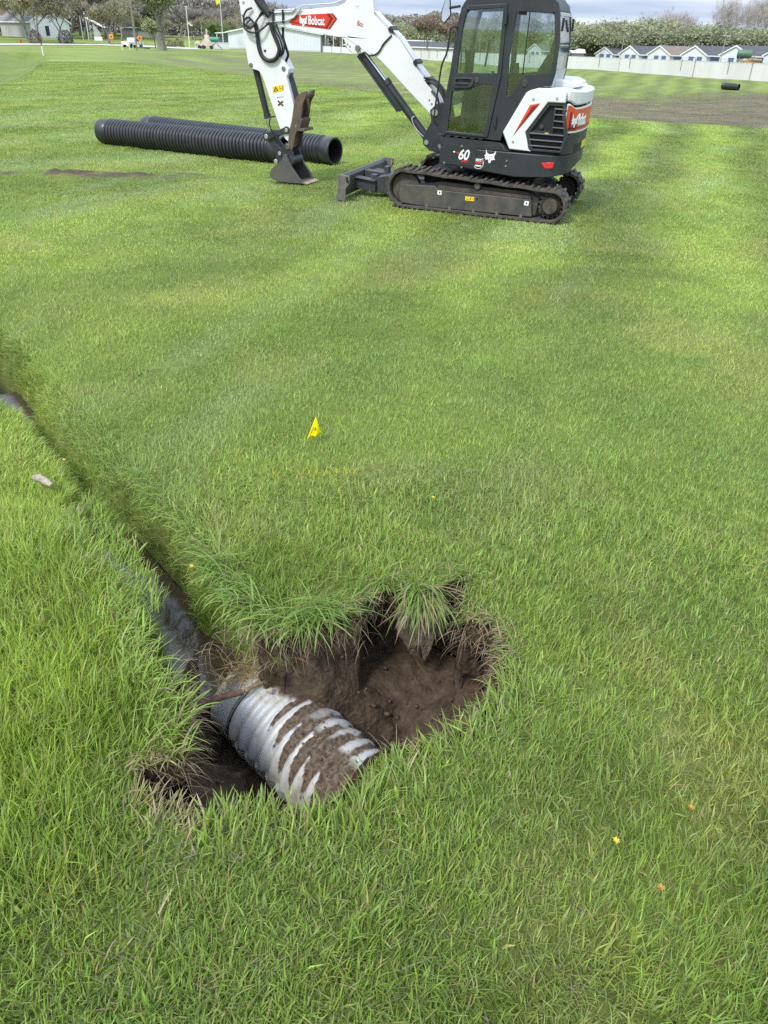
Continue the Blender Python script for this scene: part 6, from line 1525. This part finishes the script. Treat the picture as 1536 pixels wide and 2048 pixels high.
ROOF = mat('shingle_dark', (.085, .088, .098), .9, var=.25, vscale=1.2); ROOFB = mat('shingle_brown', (.20, .165, .14), .9, var=.2, vscale=1.2)
SW = mat('storage_white', (.74, .76, .78), .6, var=.06, vscale=.6); DB = mat('door_blue', (.085, .155, .30), .5, var=.12, vscale=2); TRIM = mat('trim_white', (.80, .81, .82), .5)
GD = Vector((.898, .44, 0)); SD_ = Vector((.44, -.898, 0))
def line_at(px, off):
    """point in a pixel column on the line running `off` metres behind the wall"""
    A = Vector((*FENCE[1], 0))+GD*off; B = Vector((*FENCE[3], 0))+GD*off
    v = bgp(px, 118, 1.0); kx = v.x; t_ = (kx*A.y-A.x)/((B.x-A.x)-kx*(B.y-A.y)); return A.lerp(B, t_)
def storage(px, off, W, eave, ridge, length, roofm, label, py_ap=92):
    c = line_at(px, off); ap = bgp(px, py_ap, c.y).z; root = empty('storage_building', c); tag(root, label, 'building', 'storage units behind the white wall')
    dr = eave+(ridge-eave); up_ = ap-ridge; g = min(0, lz(c.x, c.y)); ev = eave+up_
    def pt(a, b, z): return GD*a-SD_*b+Vector((0, 0, z))         # a along the ridge, b across, + away from the visible side
    def pq(a, b, z): return GD*a+SD_*b+Vector((0, 0, z))         # + towards the visible long side
    h = W/2; ov = .25
    mb = MB(); v_ = [pq(0, -h, g), pq(0, h, g), pq(0, h, ev), pq(0, 0, ap), pq(0, -h, ev)]; v2 = [p_+GD*length for p_ in v_]
    mb.add(v_+v2, [(0, 1, 2, 3, 4), (9, 8, 7, 6, 5), (1, 6, 7, 2), (0, 4, 9, 5)]); mb.build('wall', SW, root)
    mb = MB(); sl = (ap-ev)/h
    for sgn in (-1, 1):
        e1_ = pq(-.12, sgn*(h+ov), ev-sl*ov+.03); r1_ = pq(-.12, 0, ap+.03)
        mb.add([e1_, r1_, r1_+GD*(length+.24), e1_+GD*(length+.24)]+[q_+Vector((0, 0, .09)) for q_ in (e1_, r1_, r1_+GD*(length+.24), e1_+GD*(length+.24))], [(0, 1, 2, 3), (4, 5, 6, 7), (0, 3, 7, 4), (0, 4, 5, 1), (2, 6, 7, 3)])
    mb.build('roof', roofm, root)
    mb = MB()
    for sgn in (-1, 1): mb.bar(pq(-.14, sgn*(h+ov), ev-sl*ov-.02), pq(-.14, 0, ap+.02), .05, .16, (0, 0, 1))
    mb.bar(pq(-.1, h+ov, ev-sl*ov-.03), pq(length+.1, h+ov, ev-sl*ov-.03), .05, .18); build_each(mb, 'fascia', TRIM, root)
    for y_, w_ in ((-.95, .95), (.70, .95)):
        mb = MB(); a, b = pq(-.03, y_, 1.2), pq(-.03, y_+w_, 1.2); mb.bar(a, b, .05, 2.3); mb.build('roller_door', DB, root)
    x = .8
    for i in range(7):
        mb = MB(); w_ = 2.3 if i % 2 == 0 else 1.0; a, b = pq(x, h+.03, 1.2), pq(x+w_, h+.03, 1.2); mb.bar(a, b, .05, 2.32); mb.build('roller_door', DB, root); x += w_+.9
    return root
gl5 = ['leftmost', 'second', 'third', 'fourth', 'fifth']
storage(1467.9, 9, 5.2, 2.56, 3.62, 28, ROOF, 'white storage building with the green tank in front of its gable', 91.5)
storage(1386.7, 10, 5.0, 2.56, 3.62, 26, ROOF, 'white gabled storage building right of the brown roofed one')
storage(1316.3, 11, 4.9, 2.56, 3.62, 26, ROOFB, 'white storage building with the brown shingle roof')
storage(1256.8, 12, 4.8, 2.56, 3.62, 26, ROOF, 'white gabled storage building left of the brown roofed one')
storage(1206.7, 13, 4.6, 2.56, 3.5, 26, ROOF, 'small white gabled storage building just right of the cab', 94.3)
storage(1126, 15, 4.8, 2.56, 3.6, 26, ROOF, 'white storage building mostly hidden behind the rear of the cab', 91)
storage(1067, 17, 4.8, 2.56, 3.6, 26, ROOF, 'white gabled storage building seen through the cab side window', 88)
storage(1560, 8, 5.2, 2.56, 3.62, 26, ROOF, 'white storage building at the right edge beside the log pile', 91)
# long low building left of the cab
pl = on(770, 215); pr = on(905, 205); d = (pr-pl); d.z = 0; Lb = d.length; d.normalize(); bk_ = Vector((-d.y, d.x, 0)); root = empty('storage_building', (pl+pr)/2)
tag(root, 'long low white building with a dark roof left of the cab', 'building', 'storage units behind the white wall'); h2 = Lb/2+12
c0 = (pl+pr)/2; zt_ = bgp(850, 94.5, c0.y).z-c0.z; zr_ = bgp(850, 84, c0.y).z-c0.z
mb = MB(); v_ = [(-d*h2), (d*h2), (d*h2)+bk_*9, (-d*h2)+bk_*9]; mb.add([p_+Vector((0, 0, -1)) for p_ in v_]+[p_+Vector((0, 0, zt_)) for p_ in v_], [(0, 1, 5, 4), (1, 2, 6, 5), (2, 3, 7, 6), (3, 0, 4, 7)]); mb.build('wall', SW, root)
mb = MB(); r_ = [-d*(h2+.3)-bk_*.35+Vector((0, 0, zt_)), d*(h2+.3)-bk_*.35+Vector((0, 0, zt_)), d*(h2+.3)+bk_*4.5+Vector((0, 0, zr_)), -d*(h2+.3)+bk_*4.5+Vector((0, 0, zr_)), d*(h2+.3)+bk_*9.3+Vector((0, 0, zt_)), -d*(h2+.3)+bk_*9.3+Vector((0, 0, zt_))]
mb.add(r_+[q_+Vector((0, 0, .1)) for q_ in r_], [(0, 1, 2, 3), (3, 2, 4, 5), (6, 7, 8, 9), (9, 8, 10, 11), (0, 6, 7, 1), (0, 3, 9, 6), (1, 2, 8, 7)]); mb.build('roof', ROOF, root)
mb = MB(); mb.bar(-d*(h2+.3)-bk_*.4+Vector((0, 0, zt_-.05)), d*(h2+.3)-bk_*.4+Vector((0, 0, zt_-.05)), .06, .22); build_each(mb, 'fascia', TRIM, root)
# the flat white roof edge above it
pl2 = on(795, 232); pr2 = on(860, 228); d2 = pr2-pl2; L2 = d2.length; root = empty('flat_roof_building', (pl2+pr2)/2); tag(root, 'building whose flat white roof edge shows above the long dark roof', 'building')
zt2 = bgp(826, 80, 230).z-root.location.z; d2.z = 0; d2.normalize(); b2 = Vector((-d2.y, d2.x, 0))
mb = MB(); mb.obox(b2*4+Vector((0, 0, zt2/2-.6)), d2*L2*.5, b2*4, Vector((0, 0, zt2/2+.4))); mb.build('wall', SW, root)
mb = MB(); mb.obox(b2*4+Vector((0, 0, zt2-.10)), d2*(L2*.5+.4), b2*4.3, Vector((0, 0, .12))); mb.build('roof', TRIM, root)

# green tank on a stand and the pile of logs behind the wall
def drum(p, d, L, r, m, root, name='tank_shell'):
    mb = MB(); p = Vector(p); d = Vector(d).normalized(); k = [(-.502, .0), (-.5, .62), (-.485, .85), (-.46, 1), (.46, 1), (.485, .85), (.5, .62), (.502, 0)]
    mb.tube([p+d*L*a for a, _ in k], [max(.01, r*b) for _, b in k], 24); return mb.build(name, m, root, 40)
tg = mat('tank_green', (.075, .155, .095), .45, var=.2, vscale=2)
c = line_at(1487, 3.2); z0 = lz(c.x, c.y); root = empty('fuel_tank', (c.x, c.y, z0)); tag(root, 'dark green cylindrical tank on a metal stand behind the white wall', 'tank')
zc = bgp(1487, 108.3, c.y).z-z0; sc = c.y/.85/1479
dr_ = drum((0, 0, zc), (.95, -.3, 0), 20*sc, 5.4*sc, tg, root)
mb = MB()
for sx__ in (-.38, .38):
    for sy__ in (-1, 1): mb.tube([(sx__*20*sc, sy__*.35, 0), (sx__*20*sc, sy__*.35, zc-2.5*sc)], .04, 6)
    mb.bar((sx__*20*sc, -.45, zc-5.6*sc), (sx__*20*sc, .45, zc-5.6*sc), .08, .10)
for k in range(3): mb.tube([(11*sc+k*2.2*sc, .1, zc-4*sc), (11*sc+k*2.2*sc, .1, zc+5*sc)], .03, 6)
mb.build('stand', PST, root); mb = MB(); mb.obox((2*sc, -.36, zc+.1), (1.2*sc, -.4*sc*.3, 0), (0, .02, 0), (0, 0, .6*sc)); mb.build('tank_label', WDEC, root)
lw = mat('log_end_wood', (.50, .33, .17), .8, var=.35, vscale=8)
rl = random.Random(8); LG = 'logs stacked behind the white wall'
c = line_at(1498, 2.2); z0 = lz(c.x, c.y); dd = Vector((.55, -.83, 0)); ax = Vector((.83, .55, 0))
for k in range(26):
    row = k % 4; i = k//4; rr_ = rl.uniform(.13, .19)
    p = c+dd*(-.2+(i-3)*.36+(row % 2)*.17+rl.uniform(-.04, .04))+Vector((0, 0, z0+1.15+row*.30+(.12 if i in (3, 4, 5) else -.05)))
    mb = MB(); mb.tube([p*0-ax*.1, p*0+ax*1.6], rr_, 9); o = mb.build('log', lw, None, 50); o.location = p
    tag(o, 'sawn log in the orange brown pile beside the green tank', 'log', LG)
mb = MB(); cb = c+dd*.4; mb.obox((0, 0, .33), dd*1.5, ax*.9, (0, 0, .33)); o = mb.build('log_pallet', PST); o.location = cb+ax*.7+Vector((0, 0, z0)); tag(o, 'dark pallet stack carrying the log pile behind the wall', 'pallet')
c = line_at(1153, 3.5); root = empty('utility_trailer', (c.x, c.y, lz(c.x, c.y))); tag(root, 'white trailer behind the wall at the rear of the excavator cab', 'trailer'); zt3 = bgp(1153, 99, c.y).z-root.location.z
mb = MB(); mb.prism([(-1.1,zt3-.55),(1.3,zt3-.5),(1.0,zt3+.05),(.2,zt3+.12),(-.6,zt3-.2),(-1.5,zt3-.1)], -.7, .7); mb.build('body', TRIM, root, 30, bevel=.04)
mb = MB(); mb.box((-.9, -.6, .55), (1.0, .6, zt3-.5)); mb.build('chassis', PST, root)
for sx__ in (-.5, .6):
    mb = MB(); mb.cyl((sx__, -.78, .33), (sx__, .78, .33), .33, 18); mb.build('wheel', HOSE, root, 40)

def lamp_post(px, py_base, py_top, Y, label, col=PST, r=.06, head=True, wood=False, arms=False, cat='light pole', name='light_pole'):
    p = on(px, Y) if Y else hit(px, py_base); h = bgp(px, py_top, p.y).z-p.z
    root = empty(name, p); tag(root, label, cat); mb = MB(); mb.tube([(0, 0, -.3), (0, 0, h)], [r, r*.7], 10); mb.build('pole', col, root, 60)
    if head:
        mb = MB(); mb.obox((-.28, -.08, h), (.22, 0, 0), (0, .10, 0), (0, 0, .06)); mb.obox((.28, -.08, h-.03), (.22, 0, .0), (0, .10, 0), (0, 0, .09)); mb.bar((-.4, 0, h-.06), (.4, 0, h-.06), .04, .04); mb.build('lamp_head', mat('lamp_grey', (.36, .36, .36), .5), root, 30)
    if arms:
        mb = MB(); mb.bar((-1.0, 0, h-.5), (1.0, 0, h-.5), .10, .12); mb.build('crossarm', col, root)
        mb = MB()
        for x_ in (-.9, -.5, .5, .9): mb.cyl((x_, 0, h-.44), (x_, 0, h-.28), .05, 8)
        build_each(mb, 'insulator', mat('insulator', (.3, .32, .3), .3), root)
    return root, p, h
GREYP = mat('pole_grey', (.36, .345, .32), .7, .1); WOODP = mat('pole_wood', (.24, .205, .175), .9, var=.3, vscale=2); WHP = mat('pole_white', (.76, .76, .75), .5)
c = line_at(1441, 1.0); lamp_post(1441, 0, 71, c.y, 'light pole with twin lamps behind the wall, near the green tank', GREYP, .06)
c = line_at(1241, 1.0); lamp_post(1241, 0, 68, c.y, 'plain thin pole behind the wall, near the second gable', GREYP, .06, head=False, cat='pole', name='pole')
mw_pole, p257, h257 = lamp_post(274, 101.5, -60, None, 'utility pole on the far lawn left of the big shade tree', WOODP, .15, False, arms=False, cat='utility pole', name='utility_pole')
up2, p_b, h_b = lamp_post(269, 90, -40, 200, 'second utility pole behind the first, beyond the road', WOODP, .12, False, cat='utility pole', name='utility_pole')
up3, p_c, h_c = lamp_post(305, 80, 10, 262, 'distant utility pole with a crossarm beside the dark conifer', WOODP, .13, False, arms=True, cat='utility pole', name='utility_pole')
up4, p_d, h_d = lamp_post(405, 85, 44, 240, 'thin grey pole between the white light pole and the flagpole', GREYP, .10, False, cat='utility pole', name='utility_pole')
up5, p_e, h_e = lamp_post(366, 88, 50, 225, 'brown wooden pole just left of the white light pole', WOODP, .11, False, cat='utility pole', name='utility_pole')
wl, p_w, h_w = lamp_post(379.5, 95.5, 13, None, 'white light pole with a bracket lamp right of the shade tree', WHP, .11, False)
mb = MB(); zz = h_w*.60; mb.tube([(0, 0, zz), (.5, 0, zz-.2), (.9, 0, zz-.35)], .06, 8); mb.obox((.9, 0, zz-.4), (.28, 0, -.04), (0, .16, 0), (0, 0, .12)); mb.obox((.5, 0, zz+.05), (.2, 0, -.1), (0, .12, 0), (0, 0, .08)); mb.tube([(-.25, 0, h_w), (0, 0, h_w-.1), (.3, 0, h_w+.05)], .05, 6)
mb.build('lamp_bracket', WHP, wl, 40)
for px, py0, py1, lab in ((161, 85, 32, 'left of two white poles beyond the road'), (177.5, 85, 34, 'right of two white poles beyond the road, beside the pergola')):
    lamp_post(px+5, py0, py1, 207, lab, WHP, .09, False, cat='pole', name='pole')
mb = MB()
for (A, ha, B, hb) in ((p_b, h_b*.62, p_c, h_c*.86), (p_b, h_b*.60, p_c, h_c*.80), (p_c, h_c*.8, p_d, h_d*.95), (p_d, h_d*.95, on(500, 236), h_d*.8), (p257, h257*.8, p_b, h_b*.9)):
    a, b = A+Vector((0, 0, ha)), B+Vector((0, 0, hb)); mb.tube([a.lerp(b, k/10)+Vector((0, 0, -1.0*4*(k/10)*(1-k/10)*.8)) for k in range(11)], .022, 4)
o = mb.build('power_lines', HOSE); tag(o, 'thin power lines strung between the utility poles by the road', 'power line')

# flagpole with its yellow flag
fp, p_f, h_f = lamp_post(447, 97.5, -25, None, 'tall white flagpole with a yellow flag in front of the warehouse', WHP, .085, False, cat='flagpole', name='flagpole')
zf = bgp(436, 4, p_f.y).z-p_f.z; mb = MB(); vs = []; fs = []
for i in range(11):
    for j in range(7):
        u, v_ = i/10, j/6; vs.append((-.08-1.15*u*(1-.25*v_), .16*math.sin(u*7+v_*2)*u, zf+1.3-v_*1.5-u*.55))
for i in range(10):
    for j in range(6): fs.append((i*7+j, (i+1)*7+j, (i+1)*7+j+1, i*7+j+1))
mb.add(vs, fs); f = mb.build('flag_cloth', mat('pennant_yellow', (.80, .74, .03), .7), fp, 60); f.modifiers.new('thick', 'SOLIDIFY').thickness = .01
mb = MB(); mb.cyl((0, 0, h_f), (0, 0, h_f+.15), .10, 12); mb.build('finial', mat('finial_gold', (.6, .45, .1), .3, .8), fp, 40)

# ------------------------------------------------------------------ warehouse
WS = mat('warehouse_cladding', (.70, .735, .78), .55, var=.05, vscale=.5); WR = mat('warehouse_roof', (.80, .82, .83), .5)
a = hit(457, 98.3); b = hit(641, 104.0); a.y = b.y = (a.y+b.y)/2; a = on(457, a.y); b = on(641, b.y)
root = empty('warehouse', (a+b)/2); tag(root, 'wide low white warehouse gable behind the boom', 'building'); o2 = Vector(root.location); Yw = a.y
za = bgp(457, 64.5, Yw).z-o2.z; zb2 = bgp(641, 68.5, Yw).z-o2.z; zap = bgp(530, 50, Yw).z-o2.z; xa, xb, xm = a.x-o2.x, b.x-o2.x, bgp(532, 50, Yw).x-o2.x
mb = MB(); mb.prism([(xa,-1),(xb,-1),(xb,zb2),(xm,zap),(xa,za)], 0, 26); mb.build('wall', WS, root)
mb = MB(); mb.prism([(xa-.6,za-.12),(xm,zap+.05),(xb+.6,zb2-.15),(xb+.6,zb2+.12),(xm,zap+.35),(xa-.6,za+.14)], -.5, 26.5); mb.build('roof', WR, root)
mb = MB()
for k in range(1, 28):
    x = xa+(xb-xa)*k/28; mb.box((x-.03, -.03, -.9), (x+.03, .0, float(np.interp(x, [xa, xm, xb], [za, zap, zb2]))-.25))
mb.build('cladding_rib', WS, root)
mb = MB(); mb.box((xa, -.06, -1), (xb, .0, .35)); mb.build('base_strip', mat('base_grey', (.52, .54, .55), .7), root)
pc = bgp(436, 66, Yw+3); mb = MB(); x0 = on(436, Yw+2).x-o2.x; mb.prism([(x0-.4,za-.35),(xa,za-.1),(xa,za+.1),(x0-.4,za-.15)], 1, 9); mb.build('porch_roof', WR, root)
mb = MB(); mb.box((x0+.3, 3, -.5), (xa, 8.8, za-.4)); mb.build('porch_wall', mat('porch_grey', (.20, .22, .25), .6), root)
for x in (x0, (x0+xa)/2):
    mb = MB(); mb.tube([(x, 1.2, -.8), (x, 1.2, za-.3)], .10, 8); build_each(mb, 'porch_post', WHP, root)
# low white wall, tank and rig left of the warehouse
a = hit(388, 97.2); b = hit(456, 98.3); zt_ = bgp(420, 85, a.y).z-a.z
root = empty('low_wall', (a+b)/2); tag(root, 'low white wall left of the warehouse', 'wall'); mb = MB(); mb.bar(a-root.location+Vector((0, 1.5, zt_/2-.1)), b-root.location+Vector((0, 1.5, zt_/2-.1)), .2, zt_+.2); mb.build('wall_panel', TRIM, root)
mb = MB(); mb.bar(a-root.location+Vector((0, 1.5, zt_)), b-root.location+Vector((0, 1.5, zt_)), .28, .10); mb.build('coping', TRIM, root)
p = on(427, a.y+6); zc = bgp(427, 79, p.y).z-p.z; root = empty('fuel_tank', p); tag(root, 'teal green tank above the low white wall left of the warehouse', 'tank'); sc = p.y/.85/1479
drum((0, 0, zc), (1, .1, 0), 15*sc, 3.0*sc, mat('tank_teal', (.05, .27, .20), .45), root); mb = MB()
for sx__ in (-.35, .35): mb.box((sx__*15*sc-.15, -.4, 0), (sx__*15*sc+.15, .4, zc-2.2*sc))
mb.build('stand', PST, root)
p = hit(415, 97.6); root = empty('drilling_rig', p); tag(root, 'cream coloured drilling rig trailer with a stubby mast beside the flagpole', 'trailer'); sc = p.y/.85/1479; CR = mat('rig_cream', (.62, .55, .43), .6, var=.25, vscale=2)
mb = MB(); mb.box((-15*sc, -.5, 3*sc), (8*sc, .5, 6*sc)); mb.prism([(-15*sc,4*sc),(-15*sc,9*sc),(-11*sc,9.5*sc),(-9*sc,6*sc)], -.5, .5); mb.prism([(-6*sc,6*sc),(-5*sc,11*sc),(4*sc,11*sc),(7*sc,6*sc)], -.5, .5); mb.build('body', CR, root, 30, bevel=.05)
mb = MB(); mb.tube([(0, 0, 9*sc), (.4*sc, 0, 24*sc)], 1.1*sc, 8); mb.box((-3*sc, -.3, 10*sc), (3.5*sc, .3, 17*sc)); mb.build('mast', CR, root, 30, bevel=.04)
mb = MB(); mb.tube([(8*sc, 0, 4*sc), (14*sc, 0, 9*sc), (16*sc, 0, 4*sc), (21*sc, 0, 1*sc)], .7*sc, 6); mb.tube([(-9*sc, 0, 7*sc), (-13*sc, 0, 10*sc), (-17*sc, 0, 3*sc)], .6*sc, 6); mb.build('boom_arm', PST, root)
for x in (-11, -5, 6):
    mb = MB(); mb.cyl((x*sc, -.6, 2.2*sc), (x*sc, .6, 2.2*sc), 2.2*sc, 16); mb.build('wheel', HOSE, root, 40)
# canopy posts and gates right of the warehouse
root = empty('canopy', on(668, Yw+3)); tag(root, 'canopy on slim white posts with white gates right of the warehouse', 'canopy'); o3 = Vector(root.location)
for px in (651, 667, 685, 703, 722):
    q = on(px, Yw+3)-o3; mb = MB(); mb.tube([q+Vector((0, 0, -.5)), q+Vector((0, 0, bgp(px, 70, Yw+3).z-o3.z))], .11, 8); mb.build('post', WHP, root)
q0 = on(645, Yw+3)-o3; q1 = on(760, Yw+3)-o3; zt_ = bgp(690, 68, Yw+3).z-o3.z
mb = MB(); mb.bar(q0+Vector((0, 4, zt_)), q1+Vector((0, 4, zt_)), 8, .3); mb.build('roof', ROOF, root)
q0 = on(645, Yw+1)-o3; q1 = on(792, Yw+1)-o3; zg = bgp(690, 94, Yw+1).z-o3.z
mb = MB(); mb.bar(q0+Vector((0, 0, zg/2)), q1+Vector((0, 0, zg/2)), .12, zg); mb.build('gate_panel', TRIM, root)
for k in range(9):
    q = q0.lerp(q1, k/8); mb = MB(); mb.box((q.x-.06, q.y-.14, -.5), (q.x+.06, q.y-.02, zg+.35)); mb.build('gate_post', GREYP, root)

# ------------------------------------------------------------------ houses beyond the road
def house_at(name, pxc, Y, ang, L, W, ev, rd, wallm, gabm, roofm, label, wins=(), dz=0):
    p = on(pxc, Y, dz); root = empty(name, p, ang); tag(root, label, 'house')
    mb = MB(); mb.add([(-L/2,-W/2,-1.5),(L/2,-W/2,-1.5),(L/2,W/2,-1.5),(-L/2,W/2,-1.5),(-L/2,-W/2,ev),(L/2,-W/2,ev),(L/2,W/2,ev),(-L/2,W/2,ev)], [(0,1,5,4),(2,3,7,6)]); build_each(mb, 'long_wall', wallm, root)
    mb = MB(); mb.add([(L/2,-W/2,-1.5),(L/2,W/2,-1.5),(L/2,W/2,ev),(L/2,0,rd),(L/2,-W/2,ev)], [(0,1,2,3,4)]); mb.add([(-L/2,-W/2,-1.5),(-L/2,W/2,-1.5),(-L/2,W/2,ev),(-L/2,0,rd),(-L/2,-W/2,ev)], [(4,3,2,1,0)]); build_each(mb, 'gable_wall', gabm, root)
    mb = MB(); sl = (rd-ev)/(W/2); o_ = .45
    for s in (-1, 1): mb.add([(-L/2-o_,s*(W/2+o_),ev-sl*o_),(L/2+o_,s*(W/2+o_),ev-sl*o_),(L/2+o_,0,rd),(-L/2-o_,0,rd)]+[(-L/2-o_,s*(W/2+o_),ev-sl*o_+.16),(L/2+o_,s*(W/2+o_),ev-sl*o_+.16),(L/2+o_,0,rd+.16),(-L/2-o_,0,rd+.16)], [(0,1,2,3),(4,5,6,7),(0,1,5,4),(1,2,6,5),(0,3,7,4)])
    mb.build('roof', roofm, root)
    mb = MB()
    for e in (-1, 1):
        for s in (-1, 1): mb.bar((e*(L/2+o_+.03), s*(W/2+o_), ev-sl*o_), (e*(L/2+o_+.03), 0, rd), .06, .32)
    mb.bar((-L/2-o_, -W/2-o_-.04, ev-sl*o_), (L/2+o_, -W/2-o_-.04, ev-sl*o_), .06, .25); build_each(mb, 'fascia', TRIM, root)
    for (side, u, z, w_, h_) in wins:
        c = Vector((u, -W/2-.04, z)) if side == 'l' else Vector((L/2+.04, u, z)); ax_ = Vector((1, 0, 0)) if side == 'l' else Vector((0, 1, 0)); nx_ = Vector((0, 1, 0)) if side == 'l' else Vector((1, 0, 0))
        mb = MB(); mb.obox(c, ax_*(w_/2+.1), nx_*.04, Vector((0, 0, h_/2+.1))); wd_ = mb.build('window', TRIM, root)
        mb = MB(); mb.obox(c+(nx_*-.03 if side == 'l' else nx_*.03), ax_*w_/2, nx_*.02, Vector((0, 0, h_/2))); mb.build('pane', mat('window_dark', (.04, .05, .06), .1), wd_)
    return root
GW = mat('siding_grey', (.40, .40, .385), .7, var=.06, vscale=1); BRN = mat('siding_brown', (.33, .20, .125), .8, var=.15, vscale=2); RG = mat('roof_grey', (.24, .24, .245), .9, var=.15, vscale=2); RB = mat('roof_brown', (.20, .15, .12), .9)
sc = 230/.85/1479
house_at('house', 73, 236, R_(-38), 15.5, 11, 3.6, 7.2, GW, TRIM, RG, 'grey walled house with a white gable behind budding trees', [('g', -1, 1.6, 1.1, 2.2)])
house_at('house', 18, 252, R_(35), 10, 8, 5.0, 8.6, BRN, BRN, RB, 'brown wooden house at the left edge behind the grey one', [('l', 1.5, 4.2, 1.0, 1.2), ('g', 0, 5.6, 1.2, 1.3), ('l', -2.5, 1.4, 1.0, 1.4)])
house_at('garage', 290, 285, R_(10), 12, 8, 2.6, 4.2, mat('garage_grey', (.34, .35, .33), .8), GW, ROOF, 'low grey building behind the right orange sign', [])
# white slatted pergola
p = on(192, 226); root = empty('pergola', p, R_(-20)); tag(root, 'tall white slatted pergola frame with a sloping top beyond the road', 'pergola')
zt_ = bgp(178, 35, 226).z-p.z; zl_ = bgp(206, 55, 226).z-p.z
mb = MB()
for k in range(8): mb.bar((-.3+.5*k*.55, 0, -.5), (-.3+.5*k*.55, 0, zt_-1.2-.28*k), .09, .09, (0, 1, 0))
mb.box((-.5, -.08, .0), (2.0, .08, .8)); mb.build('slatted_side', WHP, root)
mb = MB()
for y in (-.4, 0, .4, .8): mb.bar((-2.4, y, zt_), (3.0, y, zl_), .12, .12)
for k in range(9): mb.bar((-2.4+k*.65, -.5, zt_+(zl_-zt_)*(k*.65)/5.4), (-2.4+k*.65, .9, zt_+(zl_-zt_)*(k*.65)/5.4), .08, .08)
mb.build('top_frame', WHP, root)
for x, z in ((-2.3, zt_), ):
    mb = MB(); mb.tube([(x, 0, -.5), (x, 0, z)], .09, 8); mb.build('post', WHP, root)
# road signs
SO = mat('sign_orange', (.72, .30, .03), .5)
for px, py, pc_, lab in ((223, 86.5, 73, 'round orange warning sign with a black symbol, left of the white truck'), (279.5, 87.5, 76, 'round orange warning sign with a black symbol, right of the white truck')):
    p = on(px, 195 if px < 250 else 182); root = empty('road_sign', p); tag(root, lab, 'road sign', 'orange road signs'); zc = bgp(px, pc_, p.y).z-p.z; sc = p.y/.85/1479
    mb = MB(); mb.cyl((0, -.03, zc), (0, .03, zc), 3.3*sc, 24); s = mb.build('sign_board', SO, root, 40)
    mb = MB(); mb.prism([(-.22,zc-.1),(0,zc+.22),(.22,zc-.1),(.08,zc-.08),(.08,zc-.25),(-.08,zc-.25),(-.08,zc-.08)], -.045, -.031); mb.build('symbol', BLK, s)
    for x in (-.28, .28):
        mb = MB(); mb.box((x-.05, -.02, -.3), (x+.05, .06, zc)); mb.build('post', WOODP, root)
# white pickup on the road
p = on(264.5, 186); root = empty('pickup_truck', p+Vector((0, 0, .05)), R_(70)); tag(root, 'white pickup truck on the road between the orange signs', 'truck')
mb = MB(); mb.prism([(-2.6,.45),(-2.6,1.05),(-.7,1.08),(-.5,1.75),(.7,1.78),(1.3,1.15),(2.5,1.05),(2.6,.5)], -.92, .92); mb.build('body', mat('car_white', (.80, .80, .81), .3, coat=.5), root, 30, bevel=.06)
mb = MB(); mb.prism([(-.45,1.15),(-.38,1.65),(.62,1.68),(1.12,1.18)], -.935, .935); mb.prism([(.78,1.72),(1.28,1.2),(1.31,1.2),(.81,1.72)], -.8, .8); mb.build('window', mat('car_glass', (.03, .035, .04), .1), root)
for x in (-1.7, 1.7):
    for y in (-.85, .85):
        mb = MB(); mb.cyl((x, y-.12, .38), (x, y+.12, .38), .38, 18); mb.build('wheel', HOSE, root, 40)
for y in (-.6, .6):
    mb = MB(); mb.box((2.58, y-.18, .78), (2.64, y+.18, .95)); mb.build('headlight', ALU, root)
# marker posts and stakes on the far lawn
p = hit(86, 107.5); root = empty('marker_post', p); tag(root, 'white marker post with a red top where the ditch begins', 'marker post'); h = bgp(86, 86, p.y).z-p.z
mb = MB(); mb.box((-.06, -.06, -.2), (.06, .06, h*.72)); mb.build('post', WHP, root); mb = MB(); mb.box((-.062, -.062, h*.72), (.062, .062, h)); mb.build('red_top', mat('post_red', (.42, .04, .05), .5), root)
for px, px2, py, top, lab in ((246, 242.5, 100.5, 92.5, 'leaning pale stake, leftmost of the three on the far lawn'), (260, 258.5, 100, 92, 'pale stake in the middle of the three on the far lawn'), (265.5, 266, 99, 91.5, 'thin yellowish stake beside the utility pole foot')):
    p = hit(px, py); q = bgp(px2, top, p.y); mb = MB(); mb.bar((0, 0, -.1), tuple(q-p), .12 if px < 262 else .07, .12 if px < 262 else .07, (0, 1, 0)); o = mb.build('survey_stake', mat('stake_pale', (.72, .72, .50), .7)); o.location = p; tag(o, lab, 'stake', 'stakes on the far lawn')
p = hit(39, 87); root = empty('fire_hydrant', p); tag(root, 'small red fire hydrant on the far side of the road', 'hydrant'); p = on(39, 190); root.location = p; hr = mat('hydrant_red', (.55, .05, .03), .5)
mb = MB(); mb.tube([(0,0,-.2),(0,0,.1),(0,0,.12),(0,0,.62),(0,0,.66),(0,0,.8),(0,0,.9)], [.2,.2,.16,.16,.2,.16,.05], 14); mb.build('barrel', hr, root, 40); mb = MB(); mb.cyl((-.26,0,.48),(.26,0,.48),.08,10); mb.build('hose_outlet', hr, root, 40)
# debris by the pole and the lone pipe on the far bank
p = hit(288, 98); mb = MB()
rd = random.Random(3)
for k in range(9): mb.obox((rd.uniform(-1, 1), rd.uniform(-.3, .3), rd.uniform(.05, .25)), (rd.uniform(.2, .6), rd.uniform(-.1, .1), 0), (0, rd.uniform(.05, .12), 0), (0, 0, rd.uniform(.03, .07)))
o = mb.build('scrap_pile', mat('scrap_grey', (.12, .13, .15), .7)); o.location = p; tag(o, 'small grey scrap pile on the far lawn right of the utility pole', 'scrap')
p = hit(1462, 180); sc = p.y/.85/1479
plastic_pipe((p.x-.75, p.y+.55, p.z+.30), (p.x+.42, p.y-.75, p.z+.28), .30, 'short lone piece of black drainage pipe on the far bank below the white wall', pitch=.11)
